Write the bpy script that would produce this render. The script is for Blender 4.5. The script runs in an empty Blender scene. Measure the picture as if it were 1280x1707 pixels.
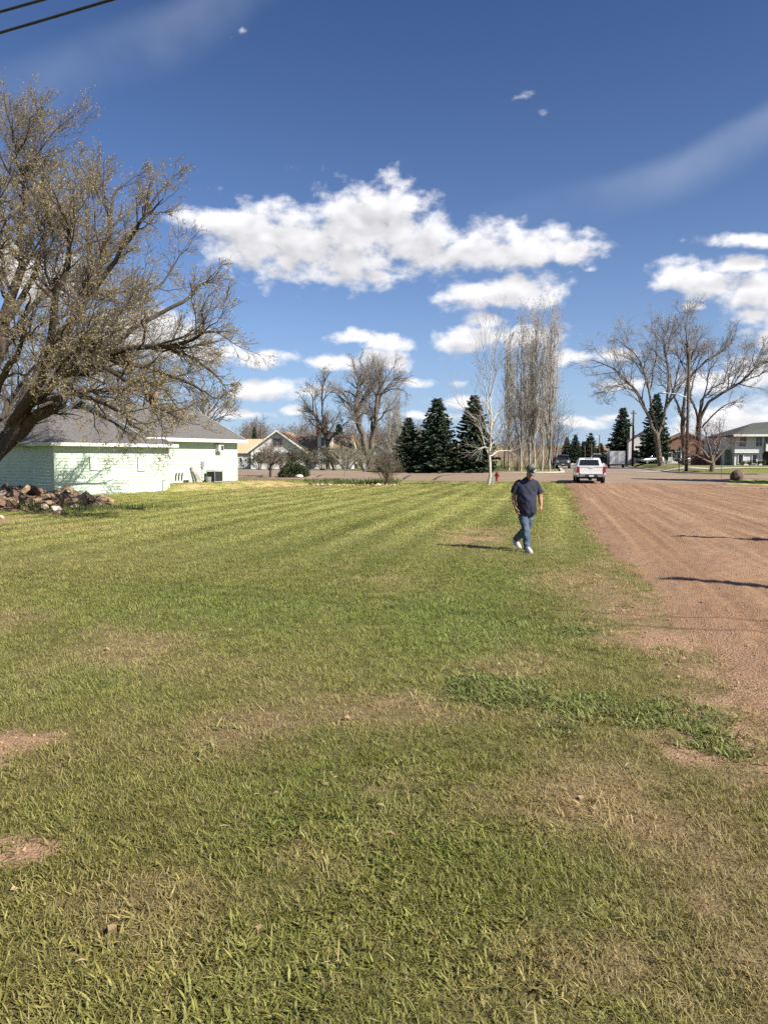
import bpy, bmesh, math, random
import numpy as np
from mathutils import Vector, Matrix

SC = bpy.context.scene
COL = SC.collection
R_ = math.radians

# ------------------------------------------------------------------ camera
FPX, CX, CY, CAMZ = 1250.0, 640.0, 853.5, 1.9
PITCH = math.atan(90.5 / FPX)
cam_d = bpy.data.cameras.new('camera')
cam_d.sensor_fit = 'VERTICAL'
cam_d.sensor_height = 24.0
cam_d.lens = FPX / 1707.0 * 24.0
cam_d.clip_start = 0.05
cam_d.clip_end = 20000
cam = bpy.data.objects.new('camera', cam_d)
COL.objects.link(cam)
cam.location = (0, 0, CAMZ)
cam.rotation_euler = (math.pi / 2 - PITCH, 0, 0)
SC.camera = cam

# ------------------------------------------------------------------ light
SUN_EL = R_(39.0)
SUN_AZ = math.atan2(0.82, -0.57)          # clockwise from +Y
TO_SUN = Vector((math.sin(SUN_AZ) * math.cos(SUN_EL), math.cos(SUN_AZ) * math.cos(SUN_EL), math.sin(SUN_EL)))
sun_d = bpy.data.lights.new('sun', 'SUN')
sun_d.energy = 5.0
sun_d.angle = R_(0.53)
sun_d.color = (1.0, 0.935, 0.84)
sun = bpy.data.objects.new('sun', sun_d)
COL.objects.link(sun)
sun.rotation_euler = TO_SUN.to_track_quat('Z', 'Y').to_euler()
sun.location = (30, -20, 40)

SC.view_settings.view_transform = 'Standard'
SC.view_settings.look = 'None'
SC.view_settings.gamma = 1.0
SC.view_settings.use_curve_mapping = False
SC.view_settings.exposure = 0.95
SC.render.engine = 'CYCLES'
SC.cycles.max_bounces = 5
SC.cycles.diffuse_bounces = 2
SC.cycles.glossy_bounces = 2
SC.cycles.transmission_bounces = 3
SC.cycles.transparent_max_bounces = 6
SC.cycles.use_denoising = False
SC.cycles.use_adaptive_sampling = True
SC.cycles.adaptive_threshold = 0.015
SC.cycles.adaptive_min_samples = 16

def pix_ray(px, py):
    c, s = math.cos(PITCH), math.sin(PITCH)
    u = 853.5 - py
    return Vector((px - CX, FPX * c + u * s, -FPX * s + u * c))

def az_el(px, py):
    d = pix_ray(px, py).normalized()
    return math.atan2(d.x, d.y), math.asin(d.z)

# ------------------------------------------------------------------ world: Nishita sky with clouds by direction
W = bpy.data.worlds.new('World')
SC.world = W
W.use_nodes = True
nt = W.node_tree
nt.nodes.clear()
def WN(t, **k):
    n = nt.nodes.new(t)
    for a, b in k.items():
        setattr(n, a, b)
    return n
def wl(a, b):
    nt.links.new(a, b)
def wmath(op, a, b=None, c=None, clamp=False):
    n = WN('ShaderNodeMath', operation=op, use_clamp=clamp)
    for i, v in enumerate((a, b, c)):
        if v is None:
            continue
        if isinstance(v, (int, float)):
            n.inputs[i].default_value = v
        else:
            wl(v, n.inputs[i])
    return n.outputs[0]
def wsmooth(x, lo, hi):
    n = WN('ShaderNodeMapRange', interpolation_type='SMOOTHSTEP')
    wl(x, n.inputs[0])
    n.inputs[1].default_value = lo
    n.inputs[2].default_value = hi
    return n.outputs[0]

w_out = WN('ShaderNodeOutputWorld')
w_bg = WN('ShaderNodeBackground')
wl(w_bg.outputs[0], w_out.inputs[0])
sky = WN('ShaderNodeTexSky', sky_type='NISHITA')
sky.sun_disc = False
sky.sun_elevation = SUN_EL
sky.sun_rotation = SUN_AZ
sky.altitude = 700
sky.air_density = 1.0
sky.dust_density = 0.9
sky.ozone_density = 4.5
w_bg.inputs[1].default_value = 0.056
tc = WN('ShaderNodeTexCoord')
sep = WN('ShaderNodeSeparateXYZ')
wl(tc.outputs['Generated'], sep.inputs[0])
AZ = wmath('ARCTAN2', sep.outputs[0], sep.outputs[1])
EL = wmath('ARCSINE', sep.outputs[2])
comb = WN('ShaderNodeCombineXYZ')
wl(AZ, comb.inputs[0])
wl(EL, comb.inputs[1])
Pv = comb.outputs[0]

# cloud lobes: centre and half sizes in the photograph, turned into azimuth and elevation
LOBES = [
    # the long cumulus bank
    (420, 395, 105, 50), (500, 405, 120, 62), (590, 380, 110, 66), (640, 350, 78, 46), (690, 335, 34, 20), (590, 440, 90, 40),
    (690, 400, 110, 46), (790, 410, 110, 40), (885, 412, 92, 32), (945, 420, 48, 20), (350, 365, 60, 22), (620, 462, 50, 16),
    # smaller banks below it
    (800, 490, 85, 22), (860, 482, 78, 27), (790, 565, 70, 26), (800, 538, 38, 16), (860, 560, 80, 24),
    (600, 562, 55, 14), (650, 572, 60, 16), (560, 608, 50, 13), (640, 603, 60, 22), (430, 600, 55, 14), (345, 590, 60, 22),
    (450, 645, 70, 14), (520, 655, 40, 10), (420, 655, 50, 10), (400, 690, 60, 9), (500, 682, 30, 7), (690, 640, 30, 8), (760, 668, 50, 9), (720, 690, 60, 7), (950, 700, 70, 9), (1020, 690, 50, 8), (1040, 640, 40, 9), (960, 595, 50, 13), (1020, 596, 40, 10),
    # right-hand bank
    (1135, 465, 50, 24), (1190, 478, 60, 26), (1265, 490, 60, 38), (1230, 440, 60, 14), (1250, 396, 80, 11), (1150, 518, 26, 8), (1260, 525, 60, 20), (1290, 560, 60, 26),
    (1230, 700, 110, 30), (1180, 640, 60, 16), (1290, 620, 70, 30),
    # behind the budding tree
    (60, 460, 120, 40), (20, 450, 60, 40), (240, 560, 130, 40), (150, 600, 90, 30),
]
PUFFS = [(865, 158, 46, 13), (905, 190, 30, 18), (385, 62, 20, 13), (402, 47, 24, 11), (510, 325, 40, 18), (950, 450, 26, 9), (985, 449, 20, 9), (427, 75, 12, 9), (770, 640, 44, 13), (480, 680, 40, 9), (705, 575, 20, 12)]
def clouds(P, lobes):
    nz = WN('ShaderNodeTexNoise')
    nz.inputs['Scale'].default_value = 9.0
    nz.inputs['Detail'].default_value = 2.0
    wl(P, nz.inputs['Vector'])
    # warp the coordinates so that the lobes lose their round outline
    sub = WN('ShaderNodeVectorMath', operation='MULTIPLY_ADD')
    wl(nz.outputs['Color'], sub.inputs[0])
    sub.inputs[1].default_value = (0.045, 0.028, 0)
    sub.inputs[2].default_value = (-0.0225, -0.014, 0)
    add = WN('ShaderNodeVectorMath', operation='ADD')
    wl(P, add.inputs[0])
    wl(sub.outputs[0], add.inputs[1])
    Q = add.outputs[0]
    cur = None
    for (px, py, rx, ry) in lobes:
        a, e = az_el(px, py)
        sx = 1.0 / (rx / FPX * math.cos(a) ** 2 * 1.08)
        sy = 1.0 / (ry / FPX * 1.12)
        m = WN('ShaderNodeVectorMath', operation='MULTIPLY_ADD')
        wl(Q, m.inputs[0])
        m.inputs[1].default_value = (sx, sy, 0)
        m.inputs[2].default_value = (-a * sx, -e * sy, 0)
        ln = WN('ShaderNodeVectorMath', operation='LENGTH')
        wl(m.outputs[0], ln.inputs[0])
        cur = ln.outputs['Value'] if cur is None else wmath('MINIMUM', cur, ln.outputs['Value'])
    field = wmath('SUBTRACT', 1.0, cur)
    return field
fld = clouds(Pv, LOBES)
fld = wmath('MAXIMUM', fld, wmath('MULTIPLY_ADD', clouds(Pv, PUFFS), 0.75, -0.62))
# free-running clouds for the part of the sky that lies outside the picture
nb = WN('ShaderNodeTexNoise')
nb.inputs['Scale'].default_value = 3.1
nb.inputs['Detail'].default_value = 3
sc2 = WN('ShaderNodeVectorMath', operation='MULTIPLY')
wl(Pv, sc2.inputs[0])
sc2.inputs[1].default_value = (1.0, 2.2, 1.0)
wl(sc2.outputs[0], nb.inputs['Vector'])
bgf = wmath('MULTIPLY_ADD', nb.outputs[0], 5.0, -3.0)
absaz = wmath('ABSOLUTE', AZ)
outm = wsmooth(absaz, 0.58, 0.80)
bgf = wmath('SUBTRACT', bgf, wmath('MULTIPLY', wmath('SUBTRACT', 1.0, outm), 4.0))
fld = wmath('MAXIMUM', fld, bgf)
# billow detail
nd = WN('ShaderNodeTexNoise')
nd.inputs['Scale'].default_value = 34.0
nd.inputs['Detail'].default_value = 6.0
nd.inputs['Roughness'].default_value = 0.56
sc3 = WN('ShaderNodeVectorMath', operation='MULTIPLY')
wl(Pv, sc3.inputs[0])
sc3.inputs[1].default_value = (1.0, 1.45, 1.0)
wl(sc3.outputs[0], nd.inputs['Vector'])
nm = WN('ShaderNodeTexNoise')
nm.inputs['Scale'].default_value = 15.0
nm.inputs['Detail'].default_value = 2.0
wl(sc3.outputs[0], nm.inputs['Vector'])
det = wmath('ADD', wmath('MULTIPLY_ADD', nd.outputs[0], 1.9, -0.95), wmath('MULTIPLY_ADD', nm.outputs[0], 1.1, -0.58))
dens = wmath('ADD', fld, det)
alpha = wsmooth(dens, -0.16, 0.62)
# brightness: the same noise a little higher up tells the lit top of a billow from its base
up3 = WN('ShaderNodeVectorMath', operation='ADD')
wl(sc3.outputs[0], up3.inputs[0])
up3.inputs[1].default_value = (0.012, 0.026, 0)
nd2 = WN('ShaderNodeTexNoise')
nd2.inputs['Scale'].default_value = 34.0
nd2.inputs['Detail'].default_value = 1.0
nd2.inputs['Roughness'].default_value = 0.6
wl(up3.outputs[0], nd2.inputs['Vector'])
relief = wmath('SUBTRACT', nd.outputs[0], nd2.outputs[0])
upv = WN('ShaderNodeVectorMath', operation='ADD')
wl(Pv, upv.inputs[0])
upv.inputs[1].default_value = (0.006, 0.020, 0)
fup = wmath('ADD', clouds(upv.outputs[0], LOBES), wmath('MULTIPLY_ADD', nm.outputs[0], 1.0, -0.5))
core = wsmooth(fup, -0.1, 0.75)
bright = wmath('MULTIPLY_ADD', relief, 0.45, 1.06)
bright = wmath('MULTIPLY_ADD', core, -0.27, bright)
bright = wmath('MINIMUM', wmath('MAXIMUM', bright, 0.62), 1.06)
CL = WN('ShaderNodeVectorMath', operation='SCALE')
CL.inputs[0].default_value = (9.3, 9.25, 9.5)
wl(bright, CL.inputs['Scale'])
# thin cirrus streaks, slanting
def cirrus(pts, w0, w1, amp, freq):
    """soft wisp along a parabola through three directions"""
    ae = [az_el(*p) for p in pts]
    q, s, e0 = np.polyfit([p[0] for p in ae], [p[1] for p in ae], 2)
    curve = wmath('MULTIPLY_ADD', wmath('MULTIPLY_ADD', AZ, float(q), float(s)), AZ, float(e0))
    n = WN('ShaderNodeTexNoise')
    n.inputs['Scale'].default_value = freq
    n.inputs['Detail'].default_value = 4
    wl(Pv, n.inputs['Vector'])
    d = wmath('ADD', wmath('SUBTRACT', EL, curve), wmath('MULTIPLY_ADD', n.outputs[0], 0.05, -0.025))
    up_ = wmath('SUBTRACT', 1.0, wsmooth(d, 0.0, w0))
    dn_ = wsmooth(d, -w1, 0.0)
    a0, a1 = ae[0][0], ae[-1][0]
    ends = wmath('MULTIPLY', wsmooth(AZ, a0 - 0.10, a0 + 0.12), wmath('SUBTRACT', 1.0, wsmooth(AZ, a1 + 0.05, a1 + 0.30)))
    return wmath('MULTIPLY', wmath('MULTIPLY', wmath('MULTIPLY', up_, dn_), ends), wmath('MULTIPLY', wsmooth(n.outputs[0], 0.15, 0.8), amp))
ci = wmath('MAXIMUM', cirrus(((880, 350), (1080, 290), (1280, 185)), 0.020, 0.048, 0.34, 5.0), cirrus(((-40, 150), (150, 90), (320, 10)), 0.03, 0.06, 0.26, 6.0))
mix1 = WN('ShaderNodeMix', data_type='RGBA')
wl(ci, mix1.inputs['Factor'])
# the photograph's sky is a deeper, more saturated blue overhead
tint = WN('ShaderNodeMix', data_type='RGBA', blend_type='MULTIPLY')
tint.inputs['Factor'].default_value = 1.0
nrm = WN('ShaderNodeVectorMath', operation='SCALE'); wl(sky.outputs[0], nrm.inputs[0]); nrm.inputs['Scale'].default_value = 1 / 7.0
gam = WN('ShaderNodeGamma'); wl(nrm.outputs[0], gam.inputs[0]); gam.inputs[1].default_value = 1.27
wl(gam.outputs[0], tint.inputs['A'])
tint.inputs['B'].default_value = (0.86 * 7.6, 0.93 * 7.6, 1.06 * 7.6, 1)
hz = WN('ShaderNodeMix', data_type='RGBA')
hzf = wmath('MULTIPLY', wmath('POWER', 2.718, wmath('MULTIPLY', wmath('ABSOLUTE', EL), -6.5)), 0.85)
wl(hzf, hz.inputs['Factor'])
wl(tint.outputs['Result'], hz.inputs['A'])
hz.inputs['B'].default_value = (4.7, 6.1, 8.2, 1)
wl(hz.outputs['Result'], mix1.inputs['A'])
mix1.inputs['B'].default_value = (5.0, 5.8, 7.2, 1)
mix2 = WN('ShaderNodeMix', data_type='RGBA')
wl(wmath('MULTIPLY', alpha, 0.97), mix2.inputs['Factor'])
wl(mix1.outputs['Result'], mix2.inputs['A'])
wl(CL.outputs[0], mix2.inputs['B'])
wl(mix2.outputs['Result'], w_bg.inputs[0])
W.cycles.sampling_method = 'MANUAL'
W.cycles.sample_map_resolution = 512

# ------------------------------------------------------------------ numeric helpers
RNG = np.random.default_rng(11)
def sm(t):
    t = np.clip(t, 0, 1)
    return t * t * (3 - 2 * t)
def hash2(i, j, seed):
    h = np.sin(i * 127.1 + j * 311.7 + seed * 74.7) * 43758.5453
    return h - np.floor(h)
def vnoise(x, y, seed=0):
    x = np.asarray(x, float); y = np.asarray(y, float)
    i = np.floor(x); j = np.floor(y)
    fx = x - i; fy = y - j
    fx = fx * fx * (3 - 2 * fx); fy = fy * fy * (3 - 2 * fy)
    a = hash2(i, j, seed); b = hash2(i + 1, j, seed); c = hash2(i, j + 1, seed); d = hash2(i + 1, j + 1, seed)
    return (a * (1 - fx) + b * fx) * (1 - fy) + (c * (1 - fx) + d * fx) * fy
def fbm(x, y, seed=0, oct=4):
    v = 0; a = 0.5; t = 0
    for o in range(oct):
        v = v + a * vnoise(x * 2 ** o, y * 2 ** o, seed + o * 3)
        t += a; a *= 0.5
    return v / t

# ------------------------------------------------------------------ terrain
STD = 0.225                       # the street runs away as x = x0 + STD * y
HO = np.array([-16.0, 36.5]); HU = np.array([0.537, 0.8435]); HN = np.array([0.8435, -0.537])
def sdist(x, y):
    return y + 0.4 * x - 62.5
def terrain(x, y):
    x = np.asarray(x, float); y = np.asarray(y, float)
    s = sdist(x, y)
    z = 0.40 * sm(s / 15.0)
    xr = 11.8 + STD * y
    z = z + 0.55 * sm((s - 17) / 18) * sm((x - xr - 0.3) / 2.6)
    tu = (x - HO[0]) * HU[0] + (y - HO[1]) * HU[1]
    tn = (x - HO[0]) * HN[0] + (y - HO[1]) * HN[1]
    z = z + 0.40 * sm((tu - 6.6) / 1.0) * sm((22 - tu) / 7) * sm((1.3 - tn) / 1.7)
    r = np.hypot(x, y)
    far = sm((r - 350) / 1500)
    z = z + far * (16 + 20 * fbm(x / 700.0, y / 700.0, 5, 3))
    z = z + 0.05 * (fbm(x / 4.0, y / 4.0, 2, 2) - 0.5) * sm((r - 1) / 6) * sm((60 - r) / 20)
    return z
def hgt(x, y):
    return float(terrain(x, y))
def G(px, py):
    d = pix_ray(px, py)
    ts = np.geomspace(1.0, 600.0, 500) / d.y
    below = np.nonzero(CAMZ + d.z * ts < terrain(d.x * ts, d.y * ts))[0]
    i = max(1, int(below[0])) if len(below) else len(ts) - 1
    lo, hi = ts[i - 1], ts[i]
    for _ in range(24):
        t = (lo + hi) / 2
        if CAMZ + d.z * t < hgt(d.x * t, d.y * t):
            hi = t
        else:
            lo = t
    return Vector((d.x * t, d.y * t, hgt(d.x * t, d.y * t)))
def at(px, py, Y):
    d = pix_ray(px, py)
    t = Y / d.y
    return Vector((d.x * t, Y, CAMZ + d.z * t))
def gx(px, Y):                    # ground point at distance Y below picture column px
    d = pix_ray(px, 770)
    x = d.x / d.y * Y
    return Vector((x, Y, hgt(x, Y)))

# ------------------------------------------------------------------ object helpers
def tag(o, label=None, cat=None, group=None, kind=None):
    if label: o['label'] = label
    if cat: o['category'] = cat
    if group: o['group'] = group
    if kind: o['kind'] = kind
    return o
def thing(name, label, cat, loc=(0, 0, 0), rz=0.0, group=None):
    o = bpy.data.objects.new(name, None)
    COL.objects.link(o)
    o.location = loc
    o.rotation_euler = (0, 0, rz)
    o.empty_display_size = 0.2
    return tag(o, label, cat, group)
def root_of(o):
    while o.parent:
        o = o.parent
    return o
def link_mesh(name, me, mat, parent=None):
    o = bpy.data.objects.new(name, me)
    COL.objects.link(o)
    if mat is not None and len(me.materials) == 0:
        me.materials.append(mat)
    if parent is not None:
        o.parent = parent
    return o
def mesh_from(name, V, F, smooth=False):
    """V (n,3); F list of faces or an int array (m,k)"""
    me = bpy.data.meshes.new(name)
    V = np.asarray(V, np.float32)
    if isinstance(F, np.ndarray):
        F = [F]
    elif len(F) and not isinstance(F[0], np.ndarray):
        me.from_pydata([tuple(v) for v in V.tolist()], [], [tuple(f) for f in F])
        if smooth:
            me.polygons.foreach_set('use_smooth', np.ones(len(me.polygons), bool))
        me.update()
        return me
    me.vertices.add(len(V))
    me.vertices.foreach_set('co', V.ravel())
    tot = sum(f.size for f in F); npol = sum(len(f) for f in F)
    me.loops.add(tot)
    me.loops.foreach_set('vertex_index', np.concatenate([f.ravel() for f in F]).astype(np.int32))
    me.polygons.add(npol)
    lt = np.concatenate([np.full(len(f), f.shape[1], np.int32) for f in F])
    ls = np.concatenate([[0], np.cumsum(lt)[:-1]]).astype(np.int32)
    me.polygons.foreach_set('loop_start', ls)
    me.polygons.foreach_set('loop_total', lt)
    if smooth:
        me.polygons.foreach_set('use_smooth', np.ones(npol, bool))
    me.update(calc_edges=True)
    me.validate()
    return me
def obj(name, V, F, mat, parent=None, smooth=False):
    """V given in world coordinates when the root is unrotated, else in the root's own frame"""
    V = np.asarray(V, float)
    if parent is not None:
        V = V - np.array(root_of(parent).location)
    return link_mesh(name, mesh_from(name, V, F, smooth), mat, parent)
def objl(name, V, F, mat, parent=None, smooth=False):
    return link_mesh(name, mesh_from(name, V, F, smooth), mat, parent)
def add_col(me, C, name='col'):
    a = me.attributes.new(name, 'FLOAT_COLOR', 'POINT')
    C = np.asarray(C, np.float32)
    if C.shape[1] == 3:
        C = np.concatenate([C, np.ones((len(C), 1), np.float32)], 1)
    a.data.foreach_set('color', C.ravel())

class MB:
    """collects shapes into one mesh"""
    def __init__(s):
        s.v = []; s.f = []
    def raw(s, V, F):
        b = len(s.v)
        s.v += [tuple(map(float, p)) for p in V]
        s.f += [tuple(int(i) + b for i in f) for f in F]
        return s
    def box(s, x0, x1, y0, y1, z0, z1):
        V = [(x0, y0, z0), (x1, y0, z0), (x1, y1, z0), (x0, y1, z0), (x0, y0, z1), (x1, y0, z1), (x1, y1, z1), (x0, y1, z1)]
        return s.raw(V, [(0, 3, 2, 1), (4, 5, 6, 7), (0, 1, 5, 4), (1, 2, 6, 5), (2, 3, 7, 6), (3, 0, 4, 7)])
    def hexa(s, V):
        return s.raw(V, [(0, 3, 2, 1), (4, 5, 6, 7), (0, 1, 5, 4), (1, 2, 6, 5), (2, 3, 7, 6), (3, 0, 4, 7)])
    def bar(s, a, b, w, h, up=(0, 0, 1)):
        a = Vector(a); b = Vector(b)
        d = (b - a).normalized(); u = Vector(up)
        r = d.cross(u)
        if r.length < 1e-4:
            r = d.cross(Vector((1, 0, 0)))
        r.normalize(); u = r.cross(d).normalized()
        V = []
        for p in (a, b):
            V += [p - r * w / 2 - u * h / 2, p + r * w / 2 - u * h / 2, p + r * w / 2 + u * h / 2, p - r * w / 2 + u * h / 2]
        return s.raw(V, [(0, 3, 2, 1), (4, 5, 6, 7), (0, 1, 5, 4), (1, 2, 6, 5), (2, 3, 7, 6), (3, 0, 4, 7)])
    def tube(s, pts, rad, m=8, cap=True):
        pts = [Vector(p) for p in pts]
        if not hasattr(rad, '__len__'):
            rad = [rad] * len(pts)
        b = len(s.v)
        ref = None
        for i, p in enumerate(pts):
            t = (pts[min(i + 1, len(pts) - 1)] - pts[max(i - 1, 0)]).normalized()
            if ref is None:
                ref = Vector((1, 0, 0)) if abs(t.x) < 0.8 else Vector((0, 1, 0))
            a = (ref - t * ref.dot(t)).normalized(); ref = a
            c = t.cross(a)
            for k in range(m):
                an = 2 * math.pi * k / m
                q = p + (a * math.cos(an) + c * math.sin(an)) * rad[i]
                s.v.append(tuple(q))
        for i in range(len(pts) - 1):
            for k in range(m):
                k2 = (k + 1) % m
                s.f.append((b + i * m + k, b + i * m + k2, b + (i + 1) * m + k2, b + (i + 1) * m + k))
        if cap:
            s.f.append(tuple(b + k for k in range(m))[::-1])
            s.f.append(tuple(b + (len(pts) - 1) * m + k for k in range(m)))
        return s
    def loft(s, rings, cap=True):
        b = len(s.v); m = len(rings[0])
        for r in rings:
            s.v += [tuple(map(float, p)) for p in r]
        for i in range(len(rings) - 1):
            for k in range(m):
                k2 = (k + 1) % m
                s.f.append((b + i * m + k, b + i * m + k2, b + (i + 1) * m + k2, b + (i + 1) * m + k))
        if cap:
            s.f.append(tuple(b + k for k in range(m))[::-1])
            s.f.append(tuple(b + (len(rings) - 1) * m + k for k in range(m)))
        return s
    def build(s, name, mat, parent=None, smooth=False, world=True):
        return (obj if world else objl)(name, np.array(s.v), s.f, mat, parent, smooth)

# ------------------------------------------------------------------ materials
def lin(r, g, b):
    f = lambda c: (c / 255) / 12.92 if c <= 10 else (((c / 255) + 0.055) / 1.055) ** 2.4
    return (f(r), f(g), f(b))
def mat(name, c, rough=0.8, var=0.15, scale=6.0, bump=0.0, bscale=40.0, metal=0.0, spec=0.3, c2=None, trans=0.0, stretch=None, detail=4, coat=0.0):
    m = bpy.data.materials.new(name)
    m.use_nodes = True
    n = m.node_tree.nodes; l = m.node_tree.links
    p = n['Principled BSDF']
    p.inputs['Roughness'].default_value = rough
    p.inputs['Metallic'].default_value = metal
    p.inputs['Specular IOR Level'].default_value = spec
    if coat:
        p.inputs['Coat Weight'].default_value = coat
    geo = n.new('ShaderNodeNewGeometry') if stretch == 'world' else n.new('ShaderNodeTexCoord')
    src = geo.outputs['Position'] if stretch == 'world' else geo.outputs['Object']
    if isinstance(stretch, tuple):
        mp = n.new('ShaderNodeMapping')
        mp.inputs['Scale'].default_value = stretch
        l.new(src, mp.inputs[0]); src = mp.outputs[0]
    nz = n.new('ShaderNodeTexNoise')
    nz.inputs['Scale'].default_value = scale
    nz.inputs['Detail'].default_value = detail
    l.new(src, nz.inputs['Vector'])
    rp = n.new('ShaderNodeValToRGB')
    rp.color_ramp.elements[0].position = 0.3
    rp.color_ramp.elements[1].position = 0.7
    a = c if c2 else tuple(x * (1 - var) for x in c)
    b = c2 if c2 else tuple(min(1, x * (1 + var)) for x in c)
    rp.color_ramp.elements[0].color = (*a, 1)
    rp.color_ramp.elements[1].color = (*b, 1)
    l.new(nz.outputs[0], rp.inputs[0])
    l.new(rp.outputs[0], p.inputs['Base Color'])
    if bump:
        n2 = n.new('ShaderNodeTexNoise')
        n2.inputs['Scale'].default_value = bscale
        n2.inputs['Detail'].default_value = 5
        l.new(src, n2.inputs['Vector'])
        bp = n.new('ShaderNodeBump')
        bp.inputs['Strength'].default_value = bump
        bp.inputs['Distance'].default_value = 0.02
        l.new(n2.outputs[0], bp.inputs['Height'])
        l.new(bp.outputs[0], p.inputs['Normal'])
    if trans:
        t = n.new('ShaderNodeBsdfTranslucent')
        l.new(rp.outputs[0], t.inputs[0])
        mx = n.new('ShaderNodeMixShader')
        mx.inputs[0].default_value = trans
        l.new(p.outputs[0], mx.inputs[1]); l.new(t.outputs[0], mx.inputs[2])
        l.new(mx.outputs[0], n['Material Output'].inputs[0])
    return m
def glass_mat(name, c=(0.015, 0.018, 0.022)):
    m = mat(name, c, rough=0.06, var=0.1, spec=0.6)
    return m

M = {}
M['bark'] = mat('bark_brown', (0.115, 0.085, 0.062), 0.9, 0.35, 3.0, 0.9, 14, stretch=(3, 3, 0.7))
M['bark_dark'] = mat('bark_dark', (0.062, 0.047, 0.036), 0.9, 0.35, 3.0, 0.9, 14, stretch=(3, 3, 0.7))
M['bark_grey'] = mat('bark_grey', (0.13, 0.105, 0.085), 0.9, 0.35, 2.0, 0.9, 10, stretch=(3, 3, 0.7))
M['bark_pale'] = mat('bark_pale', (0.30, 0.27, 0.23), 0.85, 0.3, 2.0, 0.5, 10, stretch=(2, 2, 1.4))
M['bark_birch'] = mat('bark_birch', (0.54, 0.50, 0.43), 0.8, 0.12, 5.0, 0.3, 30, c2=(0.30, 0.27, 0.22), stretch=(1, 1, 4))
M['twig'] = mat('twig_brown', (0.165, 0.135, 0.11), 0.9, 0.3, 2.0)
M['twig_grey'] = mat('twig_grey', (0.25, 0.225, 0.20), 0.9, 0.3, 2.0)
M['twig_pale'] = mat('twig_pale', (0.35, 0.32, 0.28), 0.9, 0.3, 2.0)
M['twig_red'] = mat('twig_red', (0.16, 0.085, 0.07), 0.9, 0.3, 2.0)
M['bud'] = mat('bud_yellow_green', (0.31, 0.25, 0.09), 0.7, 0.3, 1.5, c2=(0.36, 0.30, 0.135), trans=0.3)
M['bud_green'] = mat('bud_green', (0.12, 0.15, 0.045), 0.7, 0.3, 1.5, trans=0.3)
M['bud_grey'] = mat('bud_grey', (0.27, 0.25, 0.22), 0.8, 0.3, 1.5, trans=0.2)
M['bud_olive'] = mat('bud_olive', (0.085, 0.085, 0.035), 0.7, 0.3, 1.5, trans=0.25)
M['spruce'] = mat('spruce_needles', (0.018, 0.036, 0.024), 0.8, 0.45, 1.2, c2=(0.062, 0.085, 0.038))
M['juniper'] = mat('juniper_needles', (0.030, 0.045, 0.020), 0.7, 0.4, 3.0, c2=(0.07, 0.085, 0.035))
M['white_trim'] = mat('white_trim', (0.62, 0.61, 0.575), 0.5, 0.05, 3.0)
M['mint'] = mat('mint_siding', (0.43, 0.51, 0.405), 0.6, 0.06, 1.2, c2=(0.50, 0.57, 0.47))
M['shingle'] = mat('grey_shingles', (0.125, 0.118, 0.112), 0.9, 0.35, 9.0, 0.6, 30, detail=6)
M['shingle_tan'] = mat('tan_shingles', (0.27, 0.185, 0.115), 0.9, 0.3, 5.0, 0.5, 20, detail=6)
M['shingle_peach'] = mat('peach_roof', (0.50, 0.32, 0.20), 0.9, 0.12, 5.0, 0.3, 20)
M['shingle_dark'] = mat('dark_shingles', (0.07, 0.075, 0.07), 0.9, 0.25, 6.0, 0.5, 20)
M['glass'] = glass_mat('window_glass')
M['concrete'] = mat('concrete', (0.40, 0.355, 0.295), 0.9, 0.15, 1.2, 0.3, 30, stretch='world')
M['dark_metal'] = mat('dark_metal', (0.03, 0.03, 0.032), 0.5, 0.2, 8)
M['grey_metal'] = mat('grey_metal', (0.32, 0.33, 0.34), 0.45, 0.15, 8, metal=0.4)
M['pole_wood'] = mat('pole_wood', (0.085, 0.066, 0.052), 0.9, 0.3, 2.0, 0.5, 12, stretch=(4, 4, 0.5))
M['pale_wall'] = mat('pale_wall', (0.62, 0.60, 0.56), 0.8, 0.1, 2.0)
M['weathered_wall'] = mat('weathered_wall', (0.72, 0.71, 0.68), 0.85, 0.25, 2.5, c2=(0.52, 0.51, 0.48), stretch=(6, 6, 0.5))
M['grey_siding'] = mat('grey_siding', (0.60, 0.59, 0.57), 0.7, 0.06, 2.0)
M['brick'] = mat('brown_brick', (0.16, 0.07, 0.05), 0.9, 0.25, 12.0)
M['brown_wall'] = mat('brown_wall', (0.22, 0.12, 0.085), 0.9, 0.25, 5.0)

# ------------------------------------------------------------------ ground cover: where it is green, dry, bare or coarse
def blob_world(px, py, rx, ry):
    c = G(px, py)
    a = G(px, py - ry); b = G(px, py + ry)
    return c.x, c.y, rx / FPX * c.y, abs(a.y - b.y) / 2
def blob_sum(x, y, blobs):
    v = np.zeros_like(x)
    for (cx, cy, rx, ry, w) in blobs:
        v = np.maximum(v, w * np.exp(-((x - cx) / rx) ** 2 - ((y - cy) / ry) ** 2))
    return v
def BW(lst):
    return [(*blob_world(*b[:4]), b[4]) for b in lst]
BARE = BW([(0, 1252, 58, 48, 1.05), (45, 1418, 100, 30, 0.95), (800, 893, 75, 14, 0.75), 
           (1120, 1075, 70, 50, 0.45), (1240, 1150, 70, 70, 0.5), (620, 1180, 60, 25, 0.35), (560, 1430, 60, 30, 0.35), (880, 1290, 60, 30, 0.35),
           (1190, 1520, 70, 60, 0.5), (10, 865, 60, 14, 0.7), (1250, 1330, 60, 60, 0.35), (1150, 1260, 80, 40, 0.4), (880, 1130, 120, 20, 0.4)])
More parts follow.
